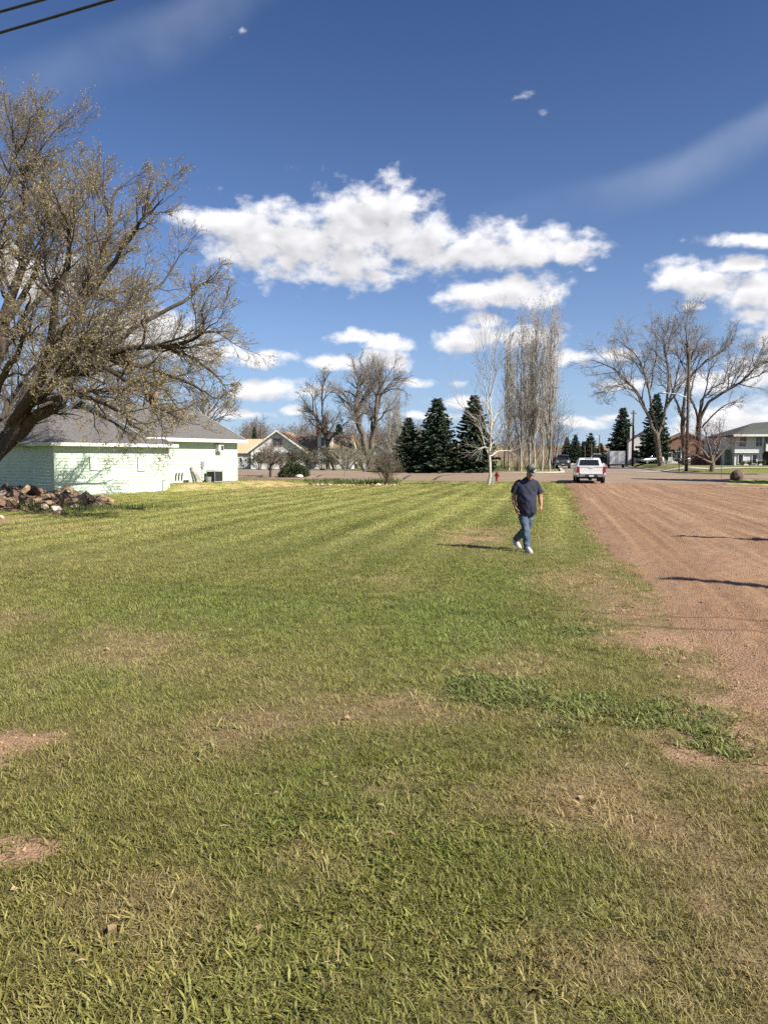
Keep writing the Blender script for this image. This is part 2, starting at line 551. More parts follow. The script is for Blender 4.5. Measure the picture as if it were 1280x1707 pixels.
DRY = BW([(640, 1185, 130, 40, 0.75), (420, 1215, 110, 40, 0.7), (980, 1290, 190, 70, 1.0), (1150, 1420, 180, 170, 0.85), (250, 1075, 280, 60, 0.5),
          (780, 1290, 120, 50, 0.55), (1010, 985, 110, 80, 0.8), (1000, 1600, 320, 120, 0.55), (830, 893, 110, 22, 0.75), (30, 1040, 120, 30, 0.6),
          (560, 1430, 120, 50, 0.5), (1180, 1100, 120, 90, 0.9), (640, 960, 120, 20, 0.35), (60, 880, 120, 12, 0.6), (330, 810, 160, 7, 0.9),
          (450, 806, 120, 5, 0.9), (880, 1130, 160, 40, 0.6), (260, 1500, 160, 90, 0.4), (1270, 1600, 150, 200, 0.8)])
DARK = BW([(820, 1150, 80, 26, 1.0), (900, 1150, 70, 22, 0.9), (980, 1170, 90, 24, 1.0), (1090, 1190, 90, 24, 1.0), (930, 1222, 50, 22, 0.9),
           (1185, 1236, 48, 26, 1.1), (1140, 1205, 60, 20, 0.8), (960, 1052, 50, 9, 0.9), (1130, 1090, 30, 18, 0.7), (1200, 1105, 30, 22, 0.8),
           (1240, 1140, 25, 20, 0.7), (660, 1235, 90, 40, 0.45), (1060, 1480, 60, 40, 0.6), (880, 1030, 90, 20, 0.5)])
LUSH = BW([(760, 1040, 190, 65, 1.0), (560, 1010, 180, 60, 0.7), (300, 1000, 220, 40, 0.7), (150, 1130, 130, 40, 0.7), (480, 1330, 260, 60, 0.5),
           (850, 970, 130, 40, 0.7), (640, 870, 300, 30, 0.4), (330, 1600, 260, 140, 0.5)])
def edge_x(y):                    # left edge of the torn-up dirt street
    y = np.asarray(y, float)
    return 1.0 + STD * y + 1.15 * np.exp(-(y / 5.5) ** 2) + 0.5 * np.exp(-((y - 10) / 4.5) ** 2)
def masks(x, y):
    x = np.asarray(x, float); y = np.asarray(y, float)
    r = np.hypot(x, y)
    n1 = fbm(x * 1.3, y * 1.3, 21, 4); n2 = fbm(x * 4.5, y * 4.5, 31, 3); n3 = fbm(x / 5.0, y / 5.0, 41, 3)
    de = x - edge_x(y)
    inlot = (sdist(x, y) < 1.0)
    ew = np.interp(y, [0, 6, 10, 14, 20, 60], [1.0, 1.6, 1.9, 0.9, 0.35, 0.3])
    edge = sm((de + ew) / (ew * 1.15)) * inlot
    bare = blob_sum(x, y, BARE) + 0.42 * edge * sm((n1 - 0.25) * 3.0)
    bare = sm((bare + (n1 - 0.5) * 1.0 + (n2 - 0.5) * 0.9 - 0.33) * 2.1)
    dry = blob_sum(x, y, DRY) * 0.95 + 0.6 * edge + (n1 - 0.5) * 1.4 + (n3 - 0.5) * 0.7 + (n2 - 0.5) * 0.45
    dry = sm((dry - 0.16) * 1.0)
    dark = sm((blob_sum(x, y, DARK) + (n1 - 0.5) * 1.1 + (n2 - 0.5) * 1.3 - 0.42) * 2.4)
    lush = np.clip(blob_sum(x, y, LUSH) + (n1 - 0.5) * 0.6, 0, 1)
    # mower stripes, running along the street
    w = x - STD * y
    st = np.sin(2 * math.pi * (w + 0.25 * vnoise(w * 0.6, y * 0.12, 9)) / 1.25) * 0.5 + 0.5
    st = 0.55 * st + 0.75 * (vnoise(w * 2.3, y * 0.10, 77) - 0.2)
    stripe = np.clip(st, 0, 1) * sm((r - 9) / 12) * sm((70 - r) / 8)
    return bare, dry, dark, lush, stripe
C_GREEN = np.array((0.192, 0.232, 0.046)); C_LUSH = np.array((0.185, 0.265, 0.046)); C_YEL = np.array((0.42, 0.42, 0.135))
C_STRAW = np.array((0.46, 0.345, 0.175)); C_DARK = np.array((0.165, 0.215, 0.055)); C_SOIL = np.array((0.30, 0.19, 0.115)); C_OLIVE = np.array((0.285, 0.265, 0.080))
def mixc(a, b, t):
    return a * (1 - t[:, None]) + b * t[:, None]
def grass_colour(x, y):
    bare, dry, dark, lush, stripe = masks(x, y)
    c = np.tile(C_GREEN, (len(x), 1))
    c = mixc(c, C_OLIVE, sm(fbm(x / 2.2, y / 2.2, 61, 3) * 1.6 - 0.3) * 0.8)
    c = mixc(c, C_LUSH, lush * 0.9)
    rr_ = np.hypot(x, y)
    c = c * (1 - 0.30 * (1 - stripe) * sm((rr_ - 9) / 14))[:, None]
    c = mixc(c, C_YEL, stripe * 0.9)
    c = mixc(c, C_STRAW, dry * 0.88)
    c = mixc(c, C_DARK, dark * 0.95)
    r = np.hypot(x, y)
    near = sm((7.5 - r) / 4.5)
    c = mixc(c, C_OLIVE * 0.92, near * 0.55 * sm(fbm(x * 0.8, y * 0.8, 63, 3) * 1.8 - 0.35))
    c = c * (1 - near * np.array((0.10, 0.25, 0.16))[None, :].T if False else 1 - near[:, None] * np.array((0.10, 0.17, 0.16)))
    return c, bare, dry, dark, lush, stripe

# ------------------------------------------------------------------ the ground sheet
def ground_mesh():
    rad = np.concatenate([[0.0], np.geomspace(0.5, 9000, 470)])
    f1 = np.linspace(R_(-46), R_(46), 430)
    f2 = np.linspace(R_(46), R_(314), 60)[1:-1]
    th = np.concatenate([f1, f2])
    nr, na = len(rad) - 1, len(th)
    rr, tt = np.meshgrid(rad[1:], th, indexing='ij')
    x = (rr * np.sin(tt)).ravel(); y = (rr * np.cos(tt)).ravel()
    V = np.stack([x, y, terrain(x, y)], 1)
    V = np.concatenate([V, [[0, 0, hgt(0, 0)]]])
    i, j = np.meshgrid(np.arange(nr - 1), np.arange(na), indexing='ij')
    j2 = (j + 1) % na
    Q = np.stack([i * na + j, (i + 1) * na + j, (i + 1) * na + j2, i * na + j2], -1).reshape(-1, 4)[:, ::-1]
    T = np.stack([np.full(na, nr * na), np.arange(na), (np.arange(na) + 1) % na], 1)[:, ::-1]
    c, bare, dry, dark, lush, stripe = grass_colour(x, y)
    r = np.hypot(x, y)
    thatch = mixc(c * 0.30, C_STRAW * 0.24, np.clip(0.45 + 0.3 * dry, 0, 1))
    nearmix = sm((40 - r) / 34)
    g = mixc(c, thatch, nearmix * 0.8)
    g = mixc(g, C_SOIL, np.clip(bare, 0, 1))
    # beyond the streets: yards, then tan prairie
    yard = sm((r - 75) / 25)
    yc = mixc(np.tile(np.array((0.135, 0.145, 0.045)), (len(x), 1)), np.array((0.23, 0.19, 0.09)), sm(fbm(x / 9, y / 9, 3, 3) * 2 - 0.7))
    g = mixc(g, yc, yard)
    pr = mixc(np.tile(np.array((0.30, 0.225, 0.135)), (len(x), 1)), np.array((0.20, 0.15, 0.10)), sm(fbm(x / 160, y / 160, 8, 3) * 2.4 - 0.8))
    g = mixc(g, pr, sm((r - 220) / 200))
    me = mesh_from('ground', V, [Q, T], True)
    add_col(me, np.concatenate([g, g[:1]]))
    b4 = np.concatenate([bare, bare[:1]])
    add_col(me, np.stack([b4, b4, b4], 1), 'bare')
    return me
def attr_mat(name, colname, rough=0.95, nscale=26.0, namp=0.5, bump=0.8, bscale=60):
    m = bpy.data.materials.new(name); m.use_nodes = True
    n = m.node_tree.nodes; l = m.node_tree.links
    p = n['Principled BSDF']; p.inputs['Roughness'].default_value = rough; p.inputs['Specular IOR Level'].default_value = 0.15
    at_ = n.new('ShaderNodeAttribute'); at_.attribute_name = colname
    g = n.new('ShaderNodeNewGeometry')
    nz = n.new('ShaderNodeTexNoise'); nz.inputs['Scale'].default_value = nscale; nz.inputs['Detail'].default_value = 6; nz.inputs['Roughness'].default_value = 0.7
    l.new(g.outputs['Position'], nz.inputs['Vector'])
    mr = n.new('ShaderNodeMapRange'); mr.inputs[1].default_value = 0.25; mr.inputs[2].default_value = 0.75
    mr.inputs[3].default_value = 1 - namp; mr.inputs[4].default_value = 1 + namp
    l.new(nz.outputs[0], mr.inputs[0])
    sc = n.new('ShaderNodeVectorMath'); sc.operation = 'SCALE'
    l.new(at_.outputs['Color'], sc.inputs[0]); l.new(mr.outputs[0], sc.inputs['Scale'])
    l.new(sc.outputs[0], p.inputs['Base Color'])
    n2 = n.new('ShaderNodeTexNoise'); n2.inputs['Scale'].default_value = bscale; n2.inputs['Detail'].default_value = 5
    l.new(g.outputs['Position'], n2.inputs['Vector'])
    bp = n.new('ShaderNodeBump'); bp.inputs['Strength'].default_value = bump; bp.inputs['Distance'].default_value = 0.03
    l.new(n2.outputs[0], bp.inputs['Height']); l.new(bp.outputs[0], p.inputs['Normal'])
    return m
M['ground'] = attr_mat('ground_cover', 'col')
M['dirt'] = attr_mat('dirt_surface', 'col', nscale=38, namp=0.42, bump=1.0, bscale=45)
ground = link_mesh('ground', ground_mesh(), M['ground'])
tag(ground, 'mown lawn running out to prairie hills', kind='structure')

# ------------------------------------------------------------------ streets
def grid_mesh(name, X, Y, Z, col=None):
    nu, nv = X.shape
    V = np.stack([X.ravel(), Y.ravel(), Z.ravel()], 1)
    i, j = np.meshgrid(np.arange(nu - 1), np.arange(nv - 1), indexing='ij')
    Q = np.stack([i * nv + j, i * nv + j + 1, (i + 1) * nv + j + 1, (i + 1) * nv + j], -1).reshape(-1, 4)
    me = mesh_from(name, V, Q, True)
    n = me.polygons[0].normal
    if n.z < 0:
        me.flip_normals()
    if col is not None:
        add_col(me, col)
    return me
# torn-up street of harrowed reddish dirt
def dirt_street():
    yy = np.concatenate([np.linspace(-8, 3, 40)[:-1], np.geomspace(3, 59, 620)])
    ww = np.linspace(-0.9, 15.6, 330)
    Yg, Wg = np.meshgrid(yy, ww, indexing='ij')
    ex = edge_x(Yg)
    X = ex + Wg
    s = sdist(X, Yg)
    # end the sheet just past the cross street's edge
    d = Wg + 0.55 * (fbm(X * 0.9, Yg * 0.9, 13, 4) - 0.5) + 0.25 * (fbm(X * 5, Yg * 5, 14, 2) - 0.5)
    d = np.minimum(d, 13.4 - Wg + 0.8 * (fbm(X * 0.7, Yg * 0.7, 15, 3) - 0.5))
    d = np.minimum(d, (0.2 - s) + 1.6 * (fbm(X * 0.5, Yg * 0.5, 16, 3) - 0.5))
    lift = np.where(d > 0, 0.012 + 0.03 * sm(d / 0.5), 0.012 + d * 0.10).clip(-0.12, 1)
    w = X - STD * Yg
    wave = 0.25 * fbm(w * 0.5, Yg * 0.06, 17, 2)
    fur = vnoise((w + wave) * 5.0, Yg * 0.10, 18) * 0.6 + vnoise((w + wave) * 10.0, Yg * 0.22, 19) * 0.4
    clod = fbm(X * 7, Yg * 7, 20, 3)
    Z = terrain(X, Yg) + lift + ((fur - 0.5) * 0.055 + (clod - 0.5) * 0.040) * sm(d / 0.6)
    # two faint curving wheel tracks
    base = np.array((0.262, 0.158, 0.092))
    n1 = fbm(X * 1.1, Yg * 1.1, 23, 4).ravel(); n3 = fbm(w * 1.3, Yg * 0.06, 24, 3).ravel()
    c = np.tile(base, (X.size, 1))
    c = mixc(c, np.array((0.33, 0.21, 0.13)), sm(n3 * 2.2 - 0.7) * 0.8)
    c = mixc(c, np.array((0.23, 0.135, 0.085)), sm(n1 * 2.4 - 0.9) * 0.55)
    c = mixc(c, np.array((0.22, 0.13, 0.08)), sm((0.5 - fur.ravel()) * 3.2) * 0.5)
    for (k0, amp) in ((3.1, 0.9), (4.8, 0.9), (8.2, -0.7)):
        tr = k0 + amp * np.sin(Yg / 9.0)
        t = np.exp(-((Wg - tr) / 0.13) ** 2).ravel() * sm(fbm(X * 0.6, Yg * 0.25, 26, 2).ravel() * 2 - 0.5)
        c = mixc(c, np.array((0.43, 0.29, 0.18)), t * 0.5)
        Z = Z - 0.018 * t.reshape(X.shape)
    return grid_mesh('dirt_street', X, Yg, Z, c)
tag(link_mesh('dirt_street', dirt_street(), M['dirt']), 'torn up street of harrowed reddish brown dirt', kind='structure')

def strip(name, x0, x1, s0, s1, nx, ns, off, m):
    xs = np.linspace(x0, x1, nx); ss = np.linspace(s0, s1, ns)
    X, S = np.meshgrid(xs, ss, indexing='ij')
    if name == 'cross_street':
        lo = 8.0 * sm((X - 23.5) / 4.5)
        S = lo + (S - s0) / (s1 - s0) * (s1 - lo)
    Y = 62.5 - 0.4 * X + S
    return link_mesh(name, grid_mesh(name, X, Y, terrain(X, Y) + off), m)
M['asphalt'] = mat('worn_asphalt', (0.205, 0.148, 0.102), 0.95, 0.2, 0.35, 0.4, 20, stretch='world', c2=(0.27, 0.20, 0.14), detail=8)
M['asphalt2'] = mat('grey_asphalt', (0.20, 0.158, 0.118), 0.95, 0.2, 0.3, 0.4, 20, stretch='world', c2=(0.265, 0.21, 0.16), detail=8)
tag(strip('cross_street', -90, 120, 0.0, 15.0, 160, 24, 0.03, M['asphalt']), 'worn pinkish tan cross street', kind='structure')
def far_street():
    yy = np.geomspace(62, 900, 90); ww = np.linspace(0, 10.7, 14)
    Yg, Wg = np.meshgrid(yy, ww, indexing='ij')
    X = 1.0 + STD * Yg + Wg
    s = sdist(X, Yg)
    shift = np.clip(14.4 - s, 0, 100)
    Yg = Yg + shift / (1 + 0.4 * STD)
    X = 1.0 + STD * Yg + Wg
    return grid_mesh('far_street', X, Yg, terrain(X, Yg) + 0.036 + 0.0 * X)
tag(link_mesh('far_street', far_street(), M['asphalt2']), 'street running straight on past the junction', kind='structure')
# tar-sealed cracks on the cross street
M['tar'] = mat('tar_crack', (0.07, 0.055, 0.045), 0.8, 0.2, 4, stretch='world')
def ribbon(pts, w, off=0.0):
    V = []; F = []
    for i, p in enumerate(pts):
        a = Vector(pts[min(i + 1, len(pts) - 1)]); b = Vector(pts[max(i - 1, 0)])
        t = (a - b); t.z = 0; t.normalize(); n = Vector((-t.y, t.x, 0))
        ww = w[i] if hasattr(w, '__len__') else w
        for sg in (-0.5, 0.5):
            q = Vector(p) + n * ww * sg
            V.append((q.x, q.y, hgt(q.x, q.y) + off))
    for i in range(len(pts) - 1):
        F.append((2 * i, 2 * i + 1, 2 * i + 3, 2 * i + 2)[::-1])
    return V, F
def densify(pts, step):
    out = []
    for a, b in zip(pts[:-1], pts[1:]):
        a = Vector(a); b = Vector(b); n = max(1, int((b - a).length / step))
        out += [a.lerp(b, k / n) for k in range(n)]
    return out + [Vector(pts[-1])]
for k, pl in enumerate([[(722, 801), (728, 797), (735, 794), (750, 792.5)], [(672, 800), (676, 796), (684, 793)], [(527, 796), (536, 792.5)]]):
    V, F = ribbon(densify([G(*p) for p in pl], 0.8), 0.28, 0.036)
    tag(obj('road_crack', V, F, M['tar']), 'dark tar crack across the tan cross street', kind='structure')

def kerb(name, pts, label):
    pts = densify(pts, 1.2)
    rings = []
    for i, p in enumerate(pts):
        a = pts[min(i + 1, len(pts) - 1)]; b = pts[max(i - 1, 0)]
        t = (a - b); t.z = 0; t.normalize(); n = Vector((-t.y, t.x, 0))
        z = hgt(p.x, p.y)
        rings.append([(p.x + n.x * o, p.y + n.y * o, z + h) for o, h in ((-0.2, -0.1), (0.2, -0.1), (0.2, 0.15), (-0.16, 0.155))])
    mb = MB().loft(rings)
    return tag(mb.build(name, M['concrete']), label, kind='structure')
def corner(side):
    """far kerb of the cross street rounding into the far street"""
    if side < 0:
        a = [(x, 62.5 - 0.4 * x + 15.1) for x in np.linspace(-85, 9.5, 30)]
        c = []
        yk = 62.5 + 15.1
        # street edge x = 1 + .225 y
        yi = (yk - 0.4 * 1.0) / (1 + 0.4 * STD); xi = 1.0 + STD * yi
        p0 = Vector((xi - 5.5, yk - 0.4 * (xi - 5.5))); p2 = Vector((xi + STD * 5.5, yi + 5.5)); p1 = Vector((xi, yi))
        for t in np.linspace(0, 1, 12):
            q = p0 * (1 - t) ** 2 + p1 * 2 * t * (1 - t) + p2 * t * t
            c.append((q.x, q.y))
        d = [(1 + STD * y, y) for y in np.linspace(yi + 7, 420, 40)]
        pts = [p for p in a if p[0] < p0.x] + c + d
    else:
        x0 = 11.85
        yk = 62.5 + 15.1
        yi = (yk - 0.4 * x0) / (1 + 0.4 * STD); xi = x0 + STD * yi
        p0 = Vector((xi + STD * 9, yi + 9)); p1 = Vector((xi, yi)); p2 = Vector((xi + 6.5, yk - 0.4 * (xi + 6.5)))
        d = [(x0 + STD * y, y) for y in np.linspace(420, yi + 10, 40)]
        c = []
        for t in np.linspace(0, 1, 12):
            q = p0 * (1 - t) ** 2 + p1 * 2 * t * (1 - t) + p2 * t * t
            c.append((q.x, q.y))
        a = [(x, yk - 0.4 * x) for x in np.linspace(p2.x + 1, 115, 30)]
        pts = d + c + a
    return [Vector((x, y, 0)) for x, y in pts], Vector((*p1, 0)), [Vector((x, y, 0)) for x, y in c]
for side, lab in ((-1, 'pale kerb curving round the corner by the poplars'), (1, 'kerb curving round the corner lawn by the utility pole')):
    pts, p1, arc = corner(side)
    kerb('kerb', pts, lab)
    n = len(arc)
    V = [(p.x, p.y, hgt(p.x, p.y) + 0.041) for p in arc] + [(p1.x, p1.y, hgt(p1.x, p1.y) + 0.041)]
    F = [(i, i + 1, n) for i in range(n - 1)]
    if side < 0:
        pass
    o = obj('corner_paving', V, F, M['asphalt2'])
    tag(o, 'paving filling the rounded street corner', kind='structure')
# sidewalk across the corner yard, and pale strip at the dirt street's far right edge
V, F = ribbon(densify([G(1068, 787.5), G(1110, 784.5), G(1180, 782), G(1235, 780.2), G(1300, 779.6)], 1.5), 1.7, 0.05)
tag(obj('sidewalk', V, F, M['concrete']), 'pale concrete sidewalk crossing the corner lawn', kind='structure')
V, F = ribbon(densify([G(1190, 812), G(1240, 814), G(1330, 817)], 1.0), [0.5] * 100, 0.06)
tag(obj('driveway_apron', V, F, M['concrete']), 'pale concrete strip at the edge of the dirt', kind='structure')

# ------------------------------------------------------------------ grass blades (instanced tufts: nobody could count them)
TUFTS = bpy.data.collections.new('grass_sources')
def tuft(name, n, rad, h0, h1, w0, w1, lean0, lean1, curl, seed, mt, seg=3):
    rng = np.random.default_rng(seed)
    V = []; F = []; C = []
    for _ in range(n):
        r = rad * math.sqrt(rng.random()); a = rng.random() * 6.283
        b = Vector((r * math.cos(a), r * math.sin(a), -0.004))
        az = rng.random() * 6.283
        h = rng.uniform(h0, h1); w = rng.uniform(w0, w1); ln = rng.uniform(lean0, lean1)
        d = Vector((math.cos(az), math.sin(az), 0)); sd = Vector((-d.y, d.x, 0))
        tw = rng.uniform(-0.7, 0.7)
        sd = (sd * math.cos(tw) + d * math.sin(tw))
        cshade = rng.uniform(0.65, 1.35); hue = rng.uniform(-1, 1)
        p = b.copy(); i0 = len(V)
        for k in range(seg + 1):
            t = k / seg
            ang = ln + curl * t * rng.uniform(0.6, 1.3)
            if k > 0:
                p = p + (Vector((0, 0, 1)) * math.cos(ang) + d * math.sin(ang)) * (h / seg)
                p.z = max(p.z, 0.003)
            ww = w * (1.0 if t < 0.5 else (1 - t) * 2) * 0.5
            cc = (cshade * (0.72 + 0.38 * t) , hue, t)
            if k == seg:
                V.append(tuple(p)); C.append(cc)
            else:
                V += [tuple(p - sd * ww), tuple(p + sd * ww)]; C += [cc, cc]
        for k in range(seg - 1):
            q = i0 + 2 * k
            F.append((q, q + 1, q + 3, q + 2))
        q = i0 + 2 * (seg - 1)
        F.append((q, q + 1, q + 2))
    me = mesh_from(name, np.array(V), F, True)
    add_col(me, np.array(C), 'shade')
    me.materials.append(mt)
    o = bpy.data.objects.new(name, me)
    TUFTS.objects.link(o)
    return o
def blade_mat():
    m = bpy.data.materials.new('grass_blades'); m.use_nodes = True
    n = m.node_tree.nodes; l = m.node_tree.links
    p = n['Principled BSDF']; p.inputs['Roughness'].default_value = 0.55; p.inputs['Specular IOR Level'].default_value = 0.25
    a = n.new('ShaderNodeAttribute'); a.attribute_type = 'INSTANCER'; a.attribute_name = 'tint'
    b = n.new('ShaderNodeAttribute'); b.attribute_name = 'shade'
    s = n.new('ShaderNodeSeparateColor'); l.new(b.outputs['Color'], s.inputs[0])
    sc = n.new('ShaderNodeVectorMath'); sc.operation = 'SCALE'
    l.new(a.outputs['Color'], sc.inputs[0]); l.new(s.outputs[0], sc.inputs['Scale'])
    # single blades yellow off
    mr = n.new('ShaderNodeMapRange'); mr.inputs[1].default_value = 0.35; mr.inputs[2].default_value = 1.0; mr.inputs[4].default_value = 0.75
    l.new(s.outputs[1], mr.inputs[0])
    mx = n.new('ShaderNodeMix'); mx.data_type = 'RGBA'
    l.new(mr.outputs[0], mx.inputs['Factor']); l.new(sc.outputs[0], mx.inputs['A']); mx.inputs['B'].default_value = (0.33, 0.26, 0.12, 1)
    l.new(mx.outputs['Result'], p.inputs['Base Color'])
    t = n.new('ShaderNodeBsdfTranslucent'); l.new(mx.outputs['Result'], t.inputs[0])
    ms = n.new('ShaderNodeMixShader'); ms.inputs[0].default_value = 0.24
    l.new(p.outputs[0], ms.inputs[1]); l.new(t.outputs[0], ms.inputs[2]); l.new(ms.outputs[0], n['Material Output'].inputs[0])
    return m
BLADE = blade_mat()
# 0-3 fine lawn, 4-7 coarse, 8-10 dry and flat, 11-13 far clumps
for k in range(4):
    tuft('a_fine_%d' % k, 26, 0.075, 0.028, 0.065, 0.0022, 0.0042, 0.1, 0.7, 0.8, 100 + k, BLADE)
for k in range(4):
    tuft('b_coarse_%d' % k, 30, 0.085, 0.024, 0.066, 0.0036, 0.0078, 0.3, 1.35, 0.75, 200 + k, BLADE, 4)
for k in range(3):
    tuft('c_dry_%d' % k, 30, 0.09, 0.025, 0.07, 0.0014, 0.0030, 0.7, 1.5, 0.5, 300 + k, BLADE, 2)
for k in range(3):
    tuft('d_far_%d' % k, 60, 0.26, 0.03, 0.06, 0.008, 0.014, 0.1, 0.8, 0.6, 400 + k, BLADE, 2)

def scatter(r0, r1, density, seed, half=R_(33)):
    """points in the wedge of ground in front of the viewer (with a margin)"""
    rng = np.random.default_rng(seed)
    area = half * (r1 ** 2 - r0 ** 2)
    n = int(area * density)
    r = np.sqrt(rng.uniform(r0 ** 2, r1 ** 2, n)); t = rng.uniform(-half, half, n)
    return r * np.sin(t), r * np.cos(t), rng
PX = []; PC = []; PI = []; PS = []; PR = []
def emit(x, y, c, idx, scl, rng, tilt=0.12):
    n = len(x)
    PX.append(np.stack([x, y, terrain(x, y)], 1)); PC.append(c); PI.append(idx); PS.append(scl)
    PR.append(np.stack([rng.normal(0, tilt, n), rng.normal(0, tilt, n), rng.uniform(0, 6.283, n)], 1))
def on_lawn(x, y):
    return (x < edge_x(y) + 0.15 + 0.35 * (fbm(x * 3, y * 3, 91, 3) - 0.5) * 2) & (sdist(x, y) < -0.1)
def house_free(x, y):
    tu = (x - HO[0]) * HU[0] + (y - HO[1]) * HU[1]; tn = (x - HO[0]) * HN[0] + (y - HO[1]) * HN[1]
    return ~((tn < 0.1) & (tu > -0.2) & (tu < 7.2)) & ~((tn < -1.1) & (tu > 6.5) & (tu < 14.0))
for (r0, r1, dens, seed) in ((1.5, 4.6, 520, 1), (4.6, 8.0, 330, 2), (8.0, 14.0, 190, 3), (14.0, 24.0, 62, 4)):
    x, y, rng = scatter(r0, r1, dens, seed, R_(34) if r0 > 2 else R_(42))
    k = on_lawn(x, y); x = x[k]; y = y[k]
    c, bare, dry, dark, lush, stripe = grass_colour(x, y)
    u = rng.random(len(x))
    keep = u > np.clip(bare * 0.93 * (1 - 0.55 * dark), 0, 0.97)
    x, y, c, bare, dry, dark, lush = (a[keep] for a in (x, y, c, bare, dry, dark, lush))
    n = len(x); r = np.hypot(x, y)
    nearc = sm((5.6 - r) / 2.4) * 0.66 * (1 - dry) * sm(1.3 - x / (0.28 * y + 0.3))
    coarse = rng.random(n) < np.clip(dark * 0.95 + nearc * sm((fbm(x * 2.2, y * 2.2, 93, 3) - 0.30) * 4), 0, 1)
    isdry = (rng.random(n) < np.where(coarse, 0.12, 0.16 + dry * 0.6))
    idx = rng.integers(0, 4, n)
    idx = np.where(coarse, 4 + rng.integers(0, 4, n), idx)
    idx = np.where(isdry, 8 + rng.integers(0, 3, n), idx)
    scl = rng.uniform(0.7, 1.15, n) * (1 + 0.25 * lush) * np.where(coarse, np.where(dark > 0.4, 1.38, 1.05), 1.0) * (1 + 0.35 * sm((r - 6) / 10))
    c = np.where(isdry[:, None], c * 0.45 + C_STRAW * 0.62, c) * rng.uniform(0.6, 1.35, n)[:, None]
    emit(x, y, c, idx, scl, rng)
for (r0, r1, dens, seed) in ((18.0, 34.0, 17, 5), (34.0, 75.0, 6.5, 6)):
    x, y, rng = scatter(r0, r1, dens, seed, R_(31))
    k = on_lawn(x, y) & house_free(x, y); x = x[k]; y = y[k]
    c, bare, dry, dark, lush, stripe = grass_colour(x, y)
    keep = rng.random(len(x)) > bare * 0.9
    x, y, c = x[keep], y[keep], c[keep]
    n = len(x)
    emit(x, y, c * rng.uniform(0.85, 1.15, n)[:, None], 11 + rng.integers(0, 3, n), rng.uniform(0.8, 1.2, n) * (1 + 0.4 * (r0 > 30)), rng, 0.04)
PX, PC, PI, PS, PR = (np.concatenate(a) for a in (PX, PC, PI, PS, PR))
def points_object(name, P, C, idx, scl, rot, coll, label, cat):
    me = bpy.data.meshes.new(name)
    me.vertices.add(len(P)); me.vertices.foreach_set('co', P.astype(np.float32).ravel())
    add_col(me, C, 'tint')
    a = me.attributes.new('pick', 'INT', 'POINT'); a.data.foreach_set('value', idx.astype(np.int32))
    a = me.attributes.new('scl', 'FLOAT', 'POINT'); a.data.foreach_set('value', scl.astype(np.float32))
    a = me.attributes.new('rot', 'FLOAT_VECTOR', 'POINT'); a.data.foreach_set('vector', rot.astype(np.float32).ravel())
    o = bpy.data.objects.new(name, me); COL.objects.link(o)
    g = bpy.data.node_groups.new(name + '_nodes', 'GeometryNodeTree')
    g.interface.new_socket('Geometry', in_out='INPUT', socket_type='NodeSocketGeometry')
    g.interface.new_socket('Geometry', in_out='OUTPUT', socket_type='NodeSocketGeometry')
    gi = g.nodes.new('NodeGroupInput'); go = g.nodes.new('NodeGroupOutput')
    ip = g.nodes.new('GeometryNodeInstanceOnPoints')
    ci_ = g.nodes.new('GeometryNodeCollectionInfo'); ci_.inputs['Collection'].default_value = coll
    ci_.inputs['Separate Children'].default_value = True; ci_.inputs['Reset Children'].default_value = True
    def na(nm, ty):
        q = g.nodes.new('GeometryNodeInputNamedAttribute'); q.data_type = ty; q.inputs['Name'].default_value = nm
        return q.outputs['Attribute']
    e2r = g.nodes.new('FunctionNodeEulerToRotation')
    g.links.new(na('rot', 'FLOAT_VECTOR'), e2r.inputs[0])
    g.links.new(gi.outputs[0], ip.inputs['Points'])
    g.links.new(ci_.outputs[0], ip.inputs['Instance'])
    ip.inputs['Pick Instance'].default_value = True
    g.links.new(na('pick', 'INT'), ip.inputs['Instance Index'])
    g.links.new(e2r.outputs[0], ip.inputs['Rotation'])
    g.links.new(na('scl', 'FLOAT'), ip.inputs['Scale'])
    g.links.new(ip.outputs[0], go.inputs[0])
    md = o.modifiers.new('scatter', 'NODES'); md.node_group = g
    return tag(o, label, cat, kind='stuff')
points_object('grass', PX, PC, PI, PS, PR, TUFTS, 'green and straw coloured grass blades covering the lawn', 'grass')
print('grass tufts', len(PX))

# crumbs of dirt and small stones lying on the torn-up street and the bare patches
CRUMBS = bpy.data.collections.new('crumb_sources')
M['crumb'] = bpy.data.materials.new('dirt_crumbs'); M['crumb'].use_nodes = True
_n = M['crumb'].node_tree.nodes; _a = _n.new('ShaderNodeAttribute'); _a.attribute_type = 'INSTANCER'; _a.attribute_name = 'tint'
M['crumb'].node_tree.links.new(_a.outputs['Color'], _n['Principled BSDF'].inputs['Base Color']); _n['Principled BSDF'].inputs['Roughness'].default_value = 0.95
for k in range(4):
    bm = bmesh.new(); bmesh.ops.create_icosphere(bm, subdivisions=1, radius=1.0)
    rg = random.Random(k)
    for v in bm.verts:
        v.co *= rg.uniform(0.6, 1.15); v.co.z *= 0.7
    me = bpy.data.meshes.new('crumb_%d' % k); bm.to_mesh(me); bm.free(); me.materials.append(M['crumb'])
    CRUMBS.objects.link(bpy.data.objects.new('crumb_%d' % k, me))
rng = np.random.default_rng(8)
n = 26000
y = rng.uniform(3 ** 0.5, 40 ** 0.5, n) ** 2; w = rng.uniform(-0.5, 13.5, n)
x = edge_x(y) + w
k = (np.arctan2(x, y) < R_(36)); x = x[k]; y = y[k]; w = w[k]
x2, y2, r2 = scatter(1.8, 12, 220, 9)
b2 = masks(x2, y2)[0]
k = (b2 > 0.45) & (x2 < edge_x(y2) + 0.3); x2 = x2[k]; y2 = y2[k]
x = np.concatenate([x, x2]); y = np.concatenate([y, y2])
